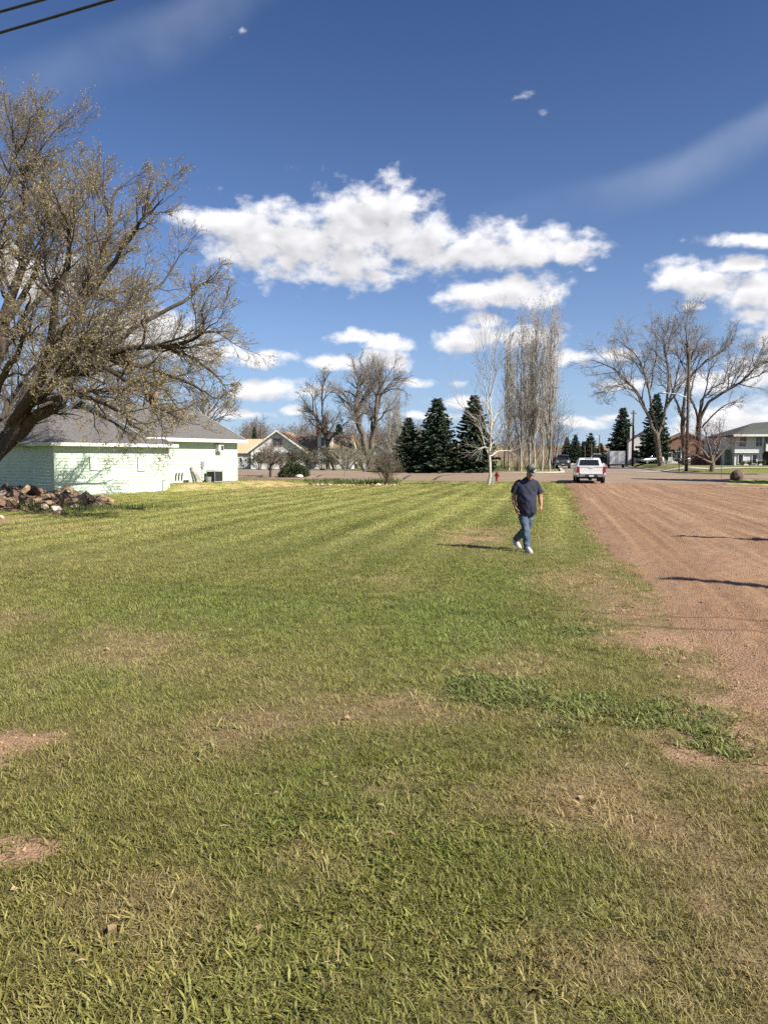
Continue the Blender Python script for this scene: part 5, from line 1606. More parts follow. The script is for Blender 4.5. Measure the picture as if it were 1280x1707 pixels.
# ------------------------------------------------------------------ houses beyond the streets
def box_uv(o, u, v, x0, x1, y0, y1, z0, z1):
    """hexahedron in a plan frame: origin o, axes u, v"""
    f = lambda a, b, z: (o[0] + u[0] * a + v[0] * b, o[1] + u[1] * a + v[1] * b, o[2] + z)
    return [f(x0, y0, z0), f(x1, y0, z0), f(x1, y1, z0), f(x0, y1, z0), f(x0, y0, z1), f(x1, y0, z1), f(x1, y1, z1), f(x0, y1, z1)]
class Bld:
    def __init__(s, name, label, o, ang, cat='house', group=None):
        s.o = Vector(o); s.u = (math.cos(ang), math.sin(ang)); s.v = (-math.sin(ang), math.cos(ang))
        s.t = thing(name, label, cat, s.o, 0, group)
    def p(s, a, b, z):
        return (s.o.x + s.u[0] * a + s.v[0] * b, s.o.y + s.u[1] * a + s.v[1] * b, s.o.z + z)
    def box(s, name, x0, x1, y0, y1, z0, z1, m, parent=None):
        return MB().hexa(box_uv(s.o, s.u, s.v, x0, x1, y0, y1, z0, z1)).build(name, m, parent or s.t)
    def window(s, x0, x1, z0, z1, y=0.0, n=1, m=None, axis='x'):
        """in a wall facing -v (axis x) or in a wall facing -u (axis y)"""
        g = (lambda a0, a1, d0, d1, c0, c1, nm, mt, par: s.box(nm, a0, a1, d0, d1, c0, c1, mt, par)) if axis == 'x' else (lambda a0, a1, d0, d1, c0, c1, nm, mt, par: s.box(nm, d0, d1, a0, a1, c0, c1, mt, par))
        fr = g(x0 - .08, x1 + .08, y - 0.06, y + 0.02, z0 - .08, z1 + .08, 'window', m or M['white_trim'], None)
        w = (x1 - x0) / n
        for k in range(n):
            g(x0 + k * w + 0.03, x0 + (k + 1) * w - 0.03, y - 0.075, y - 0.03, z0, (z0 + z1) / 2 - 0.02, 'pane', M['glass'], fr)
            g(x0 + k * w + 0.03, x0 + (k + 1) * w - 0.03, y - 0.085, y - 0.04, (z0 + z1) / 2 + 0.02, z1, 'pane', M['glass'], fr)
        return fr
    def gable_wall(s, x0, x1, y, z0, ze, zp, m, th=0.12):
        xm = (x0 + x1) / 2
        P = [s.p(x0, y, z0), s.p(x1, y, z0), s.p(x1, y, ze), s.p(xm, y, zp), s.p(x0, y, ze)]
        Q = [s.p(x0, y + th, z0), s.p(x1, y + th, z0), s.p(x1, y + th, ze), s.p(xm, y + th, zp), s.p(x0, y + th, ze)]
        return MB().raw(P + Q, [(0, 1, 2, 3, 4), (9, 8, 7, 6, 5)] + [(i, i + 5, (i + 1) % 5 + 5, (i + 1) % 5) for i in range(5)]).build('gable_wall', m, s.t)
    def slab(s, name, pts, th, m):
        return slab(name, [s.p(*q) for q in pts], th, m, s.t)
# white house with gable and dormer
Y0 = 100
o = gx(463, Y0); o.z = hgt(o.x, o.y)
bd = Bld('white_house', 'weathered white house with tan roof, twin gable windows and a dormer', o, R_(-4))
k = Y0 / FPX
W2 = 3.6; ze, zp = 2.55, 5.15
bd.box('wall', -W2, W2, 0.1, 10, -0.3, ze, M['weathered_wall'])
bd.gable_wall(-W2, W2, 0, -0.3, ze - .1, zp - 0.1, M['weathered_wall'])
bd.window(-0.65, 0.65, 3.1, 4.05, -0.02, 2)
bd.window(-2.6, -1.5, 1.0, 2.2, -0.02, 1); bd.window(1.2, 2.4, 1.0, 2.2, -0.02, 2)
for sg in (-1, 1):
    bd.slab('roof', [(sg * (W2 + 0.5), -0.5, ze - 0.32), (sg * (W2 + 0.5), 10.4, ze - 0.32), (0, 10.4, zp), (0, -0.5, zp)], 0.14, M['shingle_tan'])
    MB().bar(bd.p(sg * (W2 + 0.5), -0.53, ze - 0.42), bd.p(0, -0.53, zp - 0.09), 0.06, 0.2).build('rake_board', M['white_trim'], bd.t)
# side wing with dormer
bd.box('wing_wall', W2 - 0.2, 9.6, 3.2, 10, -0.3, 2.7, M['pale_wall'])
bd.slab('wing_roof', [(0.6, 2.6, 2.75), (10.1, 2.6, 2.75), (9.4, 7.0, 4.75), (0.6, 7.0, 4.75)], 0.14, M['shingle_tan'])
bd.slab('wing_roof', [(0.6, 11, 2.75), (10.1, 11, 2.75), (9.4, 7.0, 4.75), (0.6, 7.0, 4.75)], 0.14, M['shingle_tan'])
bd.slab('wing_gable', [(9.5, 3.2, 2.6), (9.5, 10, 2.6), (9.35, 7.0, 4.7)], 0.1, M['pale_wall'])
dm = bd.box('dormer_wall', 4.9, 6.9, 3.0, 6.5, 2.7, 4.45, M['white_trim'])
P = [bd.p(4.9, 3.0, 4.45), bd.p(6.9, 3.0, 4.45), bd.p(6.6, 3.0, 4.95), bd.p(5.9, 3.0, 5.2), bd.p(5.2, 3.0, 4.95)]
Q = [bd.p(4.9, 6.6, 4.45), bd.p(6.9, 6.6, 4.45), bd.p(6.6, 6.6, 4.95), bd.p(5.9, 6.6, 5.2), bd.p(5.2, 6.6, 4.95)]
MB().raw(P + Q, [(0, 1, 2, 3, 4), (9, 8, 7, 6, 5)] + [(i, i + 5, (i + 1) % 5 + 5, (i + 1) % 5) for i in range(5)]).build('dormer_gable', M['white_trim'], bd.t)
for (a, b, c, d) in ((4.8, 4.4, 5.15, 5.0), (5.15, 5.0, 5.9, 5.27), (5.9, 5.27, 6.65, 5.0), (6.65, 5.0, 7.0, 4.4)):
    bd.slab('dormer_roof', [(a, 2.8, b), (c, 2.8, d), (c, 6.7, d), (a, 6.7, b)], 0.08, M['shingle_tan'])
bd.window(5.35, 6.45, 3.1, 4.25, 2.98, 2)
bd.box('chimney', 4.0, 4.5, 7.1, 7.6, 4.5, 5.9, M['brick'])
for x in (4.2, 5.6, 7.0, 8.4):
    bd.window(x, x + 0.8, 0.8, 2.1, 3.18, 1)
# pale shed with peach roof by the mint house
o = gx(409, 108); o.z = hgt(o.x, o.y)
bd = Bld('white_shed', 'long white shed with pale peach roof seen past the mint house corner', o, R_(2), 'shed')
bd.box('wall', -5.0, 2.3, 0, 6, -0.3, 2.2, M['white_trim'])
bd.slab('roof', [(-5.3, -0.4, 2.15), (2.6, -0.4, 2.15), (2.6, 3, 4.25), (-5.3, 3, 4.25)], 0.12, M['shingle_peach'])
bd.slab('roof', [(-5.3, 6.4, 2.15), (2.6, 6.4, 2.15), (2.6, 3, 4.25), (-5.3, 3, 4.25)], 0.12, M['shingle_peach'])
for x in (-0.8, 0.6, 1.5):
    bd.window(x, x + 0.35, 0.9, 1.5, -0.02, 1)
# small white shed behind the saplings
o = gx(622, 104); o.z = hgt(o.x, o.y)
bd = Bld('garden_shed', 'small white gabled shed between the hedge and the spruces', o, R_(-8), 'shed')
bd.box('wall', -1.5, 2.4, 0.1, 4, -0.3, 1.9, M['pale_wall'])
bd.gable_wall(-1.5, 2.4, 0, -0.3, 1.85, 3.1, M['pale_wall'])
bd.slab('roof', [(-1.8, -0.3, 1.72), (-1.8, 4.3, 1.72), (0.45, 4.3, 3.2), (0.45, -0.3, 3.2)], 0.1, M['shingle_dark'])
bd.slab('roof', [(2.7, -0.3, 1.72), (2.7, 4.3, 1.72), (0.45, 4.3, 3.2), (0.45, -0.3, 3.2)], 0.1, M['shingle_dark'])
bd.box('door', -0.3, 0.6, -0.05, 0.05, -0.2, 1.75, M['white_trim'])
# white steep-roofed house between the far spruces
o = gx(1066, 135); o.z = hgt(o.x, o.y)
bd = Bld('steep_house', 'narrow white house with steep dark roof between the far spruces', o, R_(-14))
bd.box('wall', -2.0, 3.2, 0.1, 6, -0.3, 4.2, M['white_trim'])
bd.gable_wall(-2.0, 3.2, 0, -0.3, 4.1, 5.6, M['white_trim'])
bd.slab('roof', [(-2.4, -0.4, 3.85), (-2.4, 6.4, 3.85), (0.6, 6.4, 5.75), (0.6, -0.4, 5.75)], 0.15, M['shingle_dark'])
bd.slab('roof', [(3.6, -0.4, 3.85), (3.6, 6.4, 3.85), (0.6, 6.4, 5.75), (0.6, -0.4, 5.75)], 0.15, M['shingle_dark'])
bd.window(-1.2, -0.3, 1.0, 2.3, -0.02); bd.window(1.4, 2.4, 1.0, 2.3, -0.02)
bd.box('chimney', -1.7, -1.0, 1.2, 1.9, 4.2, 6.6, M['white_trim'])
# brown gabled house behind the bare trees
o = gx(1136, 128); o.z = hgt(o.x, o.y)
bd = Bld('brown_house', 'brown brick house with low gable half hidden behind the bare trees', o, R_(-12))
bd.box('wall', -5.5, 6.5, 0.1, 8, -0.3, 2.4, M['pale_wall'])
bd.gable_wall(-5.5, 6.5, 0, 2.2, 2.4, 5.2, M['brown_wall'])
bd.slab('roof', [(-6.2, -0.5, 2.1), (-6.2, 8.4, 2.1), (0.5, 8.4, 5.35), (0.5, -0.5, 5.35)], 0.16, M['shingle_tan'])
bd.slab('roof', [(7.2, -0.5, 2.1), (7.2, 8.4, 2.1), (0.5, 8.4, 5.35), (0.5, -0.5, 5.35)], 0.16, M['shingle_tan'])
bd.window(-4.5, -2.8, 0.8, 2.0, -0.02, 2); bd.window(-1.6, -0.2, 0.8, 2.0, -0.02, 2); bd.window(3.2, 5.0, 0.8, 2.0, -0.02, 2)
bd.box('door', 1.2, 2.2, -0.03, 0.05, -0.2, 2.0, M['brick'])
# grey split-level house on the right
o = gx(1247, 93); o.z = hgt(o.x, o.y)
bd = Bld('split_level_house', 'grey split level house with dark green roof at the right picture edge', o, R_(-6))
S = 93 / FPX
def lap_box(x0, x1, y0, z0, z1, m, y1):
    mb = MB()
    z = z0
    while z < z1 - 1e-3:
        zt = min(z + 0.16, z1)
        mb.raw([bd.p(x0, y0 - .03, z), bd.p(x1, y0 - .03, z), bd.p(x1, y0, zt), bd.p(x0, y0, zt), bd.p(x0, y0, z), bd.p(x1, y0, z)], [(0, 1, 2, 3), (0, 4, 5, 1)])
        z = zt
    mb.build('siding', m, bd.t)
bd.box('upper_wall', -1.7, 1.75, 0.0, 9, 1.55, 3.75, M['grey_siding']); lap_box(-1.7, 1.75, -0.003, 1.55, 3.75, M['grey_siding'], 0)
bd.box('lower_wall', -1.6, 1.7, 0.25, 9, -0.4, 1.55, M['grey_siding'])
bd.box('entry_wall', -2.6, -1.7, 1.2, 9, -0.4, 3.5, M['grey_siding'])
bd.box('brick_wall', -4.3, -2.6, 2.2, 9, -0.4, 1.5, M['brick'])
bd.box('garage_wall', 1.75, 9, 2.2, 9, -0.4, 3.6, M['grey_siding'])
bd.box('garage_door', 1.9, 6.5, 2.12, 2.2, -0.3, 1.75, M['dark_metal'])
bd.box('garage_canopy', 1.85, 9, -0.4, 2.2, 1.75, 2.75, M['white_trim'])
bd.window(-1.25, -0.35, 2.35, 3.5, -0.03, 2); bd.window(0.75, 1.5, 2.35, 3.5, -0.03, 2)
bd.window(-1.15, -0.6, 0.25, 1.3, 0.22, 1); bd.window(0.5, 1.0, 0.25, 1.3, 0.22, 1)
bd.box('door', -2.5, -1.8, 1.12, 1.2, -0.2, 1.95, M['dark_olive'])
bd.slab('roof', [(-2.2, -0.9, 3.75), (2.6, -0.9, 3.75), (9.5, 3.8, 6.0), (2.0, 4.5, 5.4)], 0.18, mat('dark_green_shingles', (0.075, 0.085, 0.07), 0.9, 0.25, 6, 0.5, 20))
bd.slab('roof', [(2.6, -0.9, 3.75), (12, -0.9, 3.75), (12, 4.5, 6.3), (9.5, 3.8, 6.0)], 0.18, M['shingle_dark'])
bd.slab('roof', [(-2.2, 9.9, 3.75), (12, 9.9, 3.75), (12, 4.5, 6.3), (2.0, 4.5, 5.4)], 0.18, M['shingle_dark'])
bd.slab('roof', [(-2.2, -0.9, 3.75), (2.0, 4.5, 5.4), (-2.2, 9.9, 3.75)], 0.18, M['shingle_dark'])
MB().bar(bd.p(-2.2, -0.93, 3.68), bd.p(2.6, -0.93, 3.68), 0.05, 0.26).build('fascia', M['white_trim'], bd.t)
MB().bar(bd.p(2.6, -0.93, 3.72), bd.p(12, -0.93, 3.9), 0.05, 0.4).build('fascia', M['white_trim'], bd.t)
for x, nth in zip((-0.9, -0.1, 0.9, 1.5), ('first', 'second', 'third', 'fourth')):
    g = Vector(bd.p(x, -0.6, 0)); g.z = hgt(g.x, g.y)
    scrub('foundation_shrub', nth + ' small dark shrub from the entry of the grey split level house', g, 0.55, 0.4, int(200 + x * 10), 'shrubs under the grey house', 12, 'twig', (2, 0.1, M['bud_olive'], 0.03), lv2=(5, 3))
bd.box('siding_gable', 1.7, 1.76, 0.2, 8.5, 3.6, 4.2, M['grey_siding'])

# ------------------------------------------------------------------ poles, lamps, signs, hydrant, boulder
def upole(label, g, H, r=0.15, arm=None, cross=None, trans=False, lamp=None, group='utility poles'):
    t = thing('utility_pole', label, 'utility pole', g, 0, group)
    MB().tube([(g.x, g.y, g.z - 0.2), (g.x, g.y, g.z + H * .5), (g.x, g.y, g.z + H)], [r, r * 0.86, r * 0.72], 10).build('pole', M['pole_wood'], t, True)
    if cross:
        c = MB().bar((g.x - cross * .97, g.y - cross * 0.22, g.z + H - 0.5), (g.x + cross * .97, g.y + cross * .22, g.z + H - 0.5), 0.10, 0.12).build('crossarm', M['pole_wood'], t)
        for k in (-0.9, -0.45, 0.45, 0.9):
            x = g.x + cross * k * .97; y = g.y + cross * k * .22
            MB().tube([(x, y, g.z + H - 0.44), (x, y, g.z + H - 0.36), (x, y, g.z + H - 0.26)], [0.03, 0.05, 0.03], 8).build('insulator', M['grey_metal'], c)
    if trans:
        q = Vector((g.x + 0.33, g.y + 0.1, g.z + H - 2.0))
        MB().tube([q, q + Vector((0, 0, 0.1)), q + Vector((0, 0, 0.85)), q + Vector((0, 0, 0.95))], [0.2, 0.24, 0.24, 0.16], 12).build('transformer', M['grey_metal'], t, True)
    if lamp:
        (lx, lz) = lamp
        a = MB().tube([(g.x, g.y, g.z + lz - 0.4), (g.x + lx * .4, g.y, g.z + lz), (g.x + lx, g.y, g.z + lz + 0.12)], 0.035, 6).build('lamp_arm', M['grey_metal'], t)
        MB().tube([(g.x + lx * 0.92, g.y, g.z + lz + 0.12), (g.x + lx * 1.05, g.y, g.z + lz + 0.13), (g.x + lx * 1.28, g.y, g.z + lz + 0.10)], [0.07, 0.13, 0.05], 10).build('lamp_head', M['grey_metal'], a, True)
    return t
g = G(1143, 785.5)
upole('tall wooden utility pole with a lamp arm in front of the bare trees', g, at(1143, 588, g.y).z - g.z, 0.17, lamp=(-2.4, at(1143, 657, g.y).z - g.z), cross=None)
g = gx(1053.5, 121)
upole('dark utility pole with short crossarm beside the spruce behind the trailer', g, at(1055, 684, 121).z - g.z, 0.2, cross=0.5)
for k, (px, Y, top, lab) in enumerate([(998, 150, 725, 'thin pole with a street lamp right of the distant spruces'), (985, 170, 740, 'shorter thin pole in front of the pointed distant spruce'), (974, 185, 742, 'shortest thin pole among the distant spruces')]):
    g = gx(px, Y); upole(lab, g, at(px, top, Y).z - g.z, 0.13, lamp=(-2.2, at(px, 727, Y).z - g.z) if k == 0 else None)
g = gx(436, 122); upole('far utility pole with crossarm left of the white house', g, at(436, 705, 122).z - g.z, 0.16, cross=0.45)
# two poles outside the right edge whose shadows cross the dirt
sd = Vector((TO_SUN.x, TO_SUN.y, 0)).normalized(); Lsh = 1 / math.tan(SUN_EL)
for k, (px, py, H, tr, lab) in enumerate([(1108, 967, 10.2, False, 'utility pole beside the dirt street nearest the viewer'), (1132, 896, 10.8, True, 'utility pole with transformer farther along the dirt street')]):
    tip = G(px, py); b = tip + sd * (H * Lsh); b.z = hgt(b.x, b.y)
    upole(lab, b, H, 0.21, trans=tr, cross=None)
# overhead cables, crossing above the lawn
def cable(label, p0, p1, z, r, ext):
    def pz(p):
        d = pix_ray(*p); t = (z - CAMZ) / d.z
        return Vector((d.x * t, d.y * t, z))
    a, b = pz(p0), pz(p1); d = (b - a).normalized()
    A = a - d * ext; B = b + d * ext
    pts = []
    for k in range(25):
        t = k / 24; q = A.lerp(B, t); q.z += 0.5 * ((2 * t - 1) ** 2) - 0.02
        pts.append(q)
    tag(MB().tube(pts, r, 6).build('overhead_cable', M['dark_metal'], None, True), label, 'cable', 'overhead cables')
cable('lower black cable crossing the upper corner of the sky', (0, 52), (175, 0), 7.0, 0.016, 26)
cable('upper black cable cutting the very corner of the sky', (0, 17), (60, 0), 7.3, 0.016, 26)
# street sign at the corner
g = G(1131, 786.5)
t = thing('street_sign', 'thin street sign post on the corner lawn', 'sign', g)
MB().tube([g, g + Vector((0, 0, 2.35))], 0.045, 8).build('post', M['dark_metal'], t)
M['sign_green'] = mat('sign_green', (0.03, 0.07, 0.055), 0.5, 0.05, 3)
MB().box(g.x - 0.3, g.x + 0.3, g.y - 0.012, g.y + 0.012, g.z + 2.1, g.z + 2.3).build('name_plate', M['sign_green'], t)
MB().box(g.x - 0.012, g.x + 0.012, g.y - 0.3, g.y + 0.3, g.z + 2.32, g.z + 2.52).build('name_plate', M['sign_green'], t)
g = G(1201, 801)
t = thing('marker_post', 'slim marker stake in the grass near the boulder', 'stake', g)
MB().tube([g, g + Vector((0.01, 0, 1.1))], [0.016, 0.014], 6).build('stake', M['twig_red'], t); MB().tube([g + Vector((0.01, 0, 1.1)), g + Vector((0.01, 0, 1.16))], [0.03, 0.02], 6).build('cap', M['white_trim'], t)
# fire hydrant
g = G(828, 802.5)
M['hydrant'] = mat('hydrant_red', (0.20, 0.018, 0.024), 0.45, 0.2, 6)
t = thing('fire_hydrant', 'red fire hydrant at the edge of the cross street', 'fire hydrant', g)
def lathe(prof, m=14, o=(0, 0, 0)):
    return [[(o[0] + r * math.cos(6.2832 * k / m), o[1] + r * math.sin(6.2832 * k / m), o[2] + z) for k in range(m)] for r, z in prof]
gz = tuple(g)
MB().loft(lathe([(0.17, -0.05), (0.17, 0.05), (0.11, 0.06), (0.11, 0.52), (0.15, 0.53), (0.15, 0.58)], o=gz)).build('barrel', M['hydrant'], t, True)
MB().loft(lathe([(0.14, 0.58), (0.13, 0.66), (0.09, 0.73), (0.035, 0.75), (0.035, 0.82)], o=gz)).build('bonnet', M['hydrant'], t, True)
for d in (-1, 1):
    MB().tube([(g.x, g.y, g.z + 0.46), (g.x + d * 0.2, g.y, g.z + 0.46)], 0.06, 8).build('outlet', M['hydrant'], t)
MB().tube([(g.x, g.y, g.z + 0.40), (g.x, g.y - 0.2, g.z + 0.40)], 0.075, 10).build('outlet', M['hydrant'], t)
# small crate-like utility box by the birch
g = G(817.5, 808)
t = thing('wire_cage', 'small grey cage of slats beside the birch trunk', 'cage', g)
for a in (-0.19, 0.19):
    for b in (-0.19, 0.19):
        MB().box(g.x + a - 0.025, g.x + a + 0.025, g.y + b - 0.025, g.y + b + 0.025, g.z - 0.02, g.z + 0.6).build('post', M['bark_pale'], t)
for kz in range(4):
    for b in (-0.2, 0.2):
        MB().box(g.x - 0.19, g.x + 0.19, g.y + b - 0.01, g.y + b + 0.01, g.z + 0.08 + kz * 0.15, g.z + 0.15 + kz * 0.15).build('slat', M['grey_metal'], t)
# boulder on the far corner of the dirt
g = G(1228, 800)
me = chunk_mesh(91, False); me.materials.append(mat('boulder_brown', (0.13, 0.085, 0.065), 0.9, 0.35, 2.5, 0.8, 6)); 
put('boulder', me, g.x, g.y, g.z + 0.30, (1.8, 1.35, 1.85), (0.1, -0.1, 0.6), 'rounded brown boulder in the grass near the right edge', 'boulder')
# stones edging the flower bed
rg = random.Random(9)
k = 0
for px in np.linspace(512, 668, 27):
    py = 808.2 + 1.5 * math.sin((px - 512) / 156 * math.pi) + rg.uniform(-0.7, 0.7)
    g = G(px + rg.uniform(-1.5, 1.5), py); sz = rg.uniform(0.16, 0.42)
    put('edging_stone', STONES[rg.choice((0, 3, 6, 9, 2, 5, 8, 1))], g.x, g.y, g.z + sz * 0.15, (sz, sz * .8, sz * .7), (rg.uniform(-.3, .3), rg.uniform(-.3, .3), rg.uniform(0, 6)), 'rough edging stone of the flower bed, ' + ('under the leafy end' if px < 560 else ('below the saplings' if px < 616 else 'beside the twiggy bush')), 'stone', 'stones edging the flower bed')
g = G(499, 796.5)
put('stone', STONES[4], g.x, g.y, g.z + 0.15, (1.0, .6, .55), (0, 0, .4), 'big pale stone in front of the round juniper', 'stone')
def bedplants():
    rng = np.random.default_rng(14)
    V = []
    n = 1500
    px = rng.uniform(510, 665, n); py = rng.uniform(801.5, 808, n)
    P = np.array([tuple(G(a, b)) for a, b in zip(px[:220], py[:220])])
    ix = rng.integers(0, 220, n)
    b = P[ix] + rng.normal(0, 0.12, (n, 3)) * np.array([1, 1, 0])
    hh = rng.uniform(0.08, 0.35, n); az = rng.uniform(0, 6.28, n)
    t = b + np.stack([np.cos(az) * 0.5 * hh, np.sin(az) * 0.5 * hh, hh], 1)
    s = np.stack([-np.sin(az), np.cos(az), 0 * az], 1) * 0.03
    V = np.stack([b, (b + t) / 2 - s, t, (b + t) / 2 + s], 1).reshape(-1, 3)
    tag(obj('bed_plants', V, np.arange(4 * n).reshape(n, 4), M['bud_green']), 'low green plants sprouting in the flower bed', 'plants', kind='stuff')
bedplants()
# two white garden chairs on the corner lawn
def chair(label, g, rz):
    t = thing('lawn_chair', label, 'chair', g, rz, 'white lawn chairs')
    m = M['white_trim']
    for a in (-0.27, 0.27):
        MB().bar((a, -0.3, 0), (a, -0.3, 0.42), 0.06, 0.06).build('leg', m, t, world=False)
        MB().bar((a, 0.3, 0), (a, 0.45, 0.9), 0.06, 0.06).build('leg', m, t, world=False)
        MB().bar((a, -0.35, 0.58), (a, 0.36, 0.6), 0.1, 0.03).build('armrest', m, t, world=False)
    for k in range(5):
        MB().box(-0.27, 0.27, -0.32 + k * 0.13, -0.22 + k * 0.13, 0.38 - k * 0.015, 0.41 - k * 0.015).build('seat_slat', m, t, world=False)
        x = -0.22 + k * 0.11
        MB().bar((x, 0.3, 0.36), (x, 0.52, 1.05), 0.09, 0.025, up=(0, 1, 0)).build('back_slat', m, t, world=False)
chair('white lawn chair right of the spreading tree trunk, nearer the trunk', gx(1107, 103), 0.4)
chair('white lawn chair farther from the spreading tree trunk', gx(1116, 104), -0.5)

# ------------------------------------------------------------------ vehicles
M['paint_white'] = mat('white_paint', (0.66, 0.66, 0.66), 0.3, 0.03, 3, coat=0.6, spec=0.5)
M['paint_grey'] = mat('dark_grey_paint', (0.045, 0.047, 0.052), 0.3, 0.1, 3, coat=0.6, spec=0.5)
M['paint_black'] = mat('black_paint', (0.014, 0.015, 0.018), 0.3, 0.1, 3, coat=0.5, spec=0.5)
M['chrome'] = mat('dull_chrome', (0.42, 0.42, 0.43), 0.3, 0.1, 6, metal=0.9)
M['rubber'] = mat('tyre_rubber', (0.018, 0.017, 0.016), 0.85, 0.3, 12)
M['tail_red'] = mat('tail_lamp_red', (0.22, 0.012, 0.015), 0.2, 0.15, 8, spec=0.6)
M['lamp_clear'] = mat('head_lamp_clear', (0.70, 0.70, 0.68), 0.15, 0.1, 8, spec=0.7)
M['plastic_black'] = mat('black_plastic', (0.022, 0.022, 0.023), 0.6, 0.2, 10)
M['interior'] = mat('cab_interior', (0.03, 0.028, 0.026), 0.8, 0.2, 8)
M['plate'] = mat('licence_plate', (0.55, 0.55, 0.56), 0.5, 0.1, 20)
def wheel(t, x, y, r=0.39, w=0.27, rim='chrome'):
    sg = 1 if x > 0 else -1
    o = thing_part('wheel', t)
    prof = [(-w / 2, r * 0.62), (-w / 2, r * 0.93), (-w * 0.36, r), (w * 0.36, r), (w / 2, r * 0.93), (w / 2, r * 0.62)]
    m = 24
    rings = [[(x + a, y + q * math.cos(6.2832 * k / m), r + q * math.sin(6.2832 * k / m)) for k in range(m)] for a, q in prof]
    ty = MB().loft(rings).build('wheel', M['rubber'], t, True, world=False)
    prof = [(sg * (w / 2 + 0.004), 0.60 * r), (sg * (w / 2 + 0.014), 0.55 * r), (sg * (w / 2 - 0.03), 0.5 * r), (sg * (w / 2 - 0.03), 0.16 * r), (sg * (w / 2 + 0.01), 0.13 * r), (sg * (w / 2 + 0.01), 0.02 * r)]
    rings = [[(x + a, y + q * math.cos(6.2832 * k / m), r + q * math.sin(6.2832 * k / m)) for k in range(m)] for a, q in prof]
    MB().loft(rings, cap=False).build('rim', M[rim], ty, True, world=False)
    for k in range(6):
        an = 6.2832 * k / 6
        MB().bar((x + sg * (w / 2 - 0.012), y + 0.12 * r * math.cos(an), r + 0.12 * r * math.sin(an)), (x + sg * (w / 2 - 0.006), y + 0.56 * r * math.cos(an), r + 0.56 * r * math.sin(an)), 0.05, 0.03).build('spoke', M[rim], ty, world=False)
def thing_part(n, t):
    return None
def ring_rect(y, hw, z0, z1, rb, rt):
    """rounded section of a body at distance y, half width hw between z0 and z1"""
    pts = []
    for (cx, cz, a0, r) in ((hw - rb, z0 + rb, -90, rb), (hw - rt, z1 - rt, 0, rt), (-hw + rt, z1 - rt, 90, rt), (-hw + rb, z0 + rb, 180, rb)):
        for k in range(4):
            an = R_(a0 + 30 * k)
            pts.append((cx + r * math.cos(an), y, cz + r * math.sin(an)))
    return pts
def quad(name, P, m, t, th=0.012):
    """thin plate on four points, thickened along its normal"""
    P = [Vector(p) for p in P]
    n = (P[1] - P[0]).cross(P[3] - P[0]).normalized() * th
    return MB().hexa([p - n * 0.5 for p in P] + [p + n * 0.5 for p in P]).build(name, m, t, world=False)
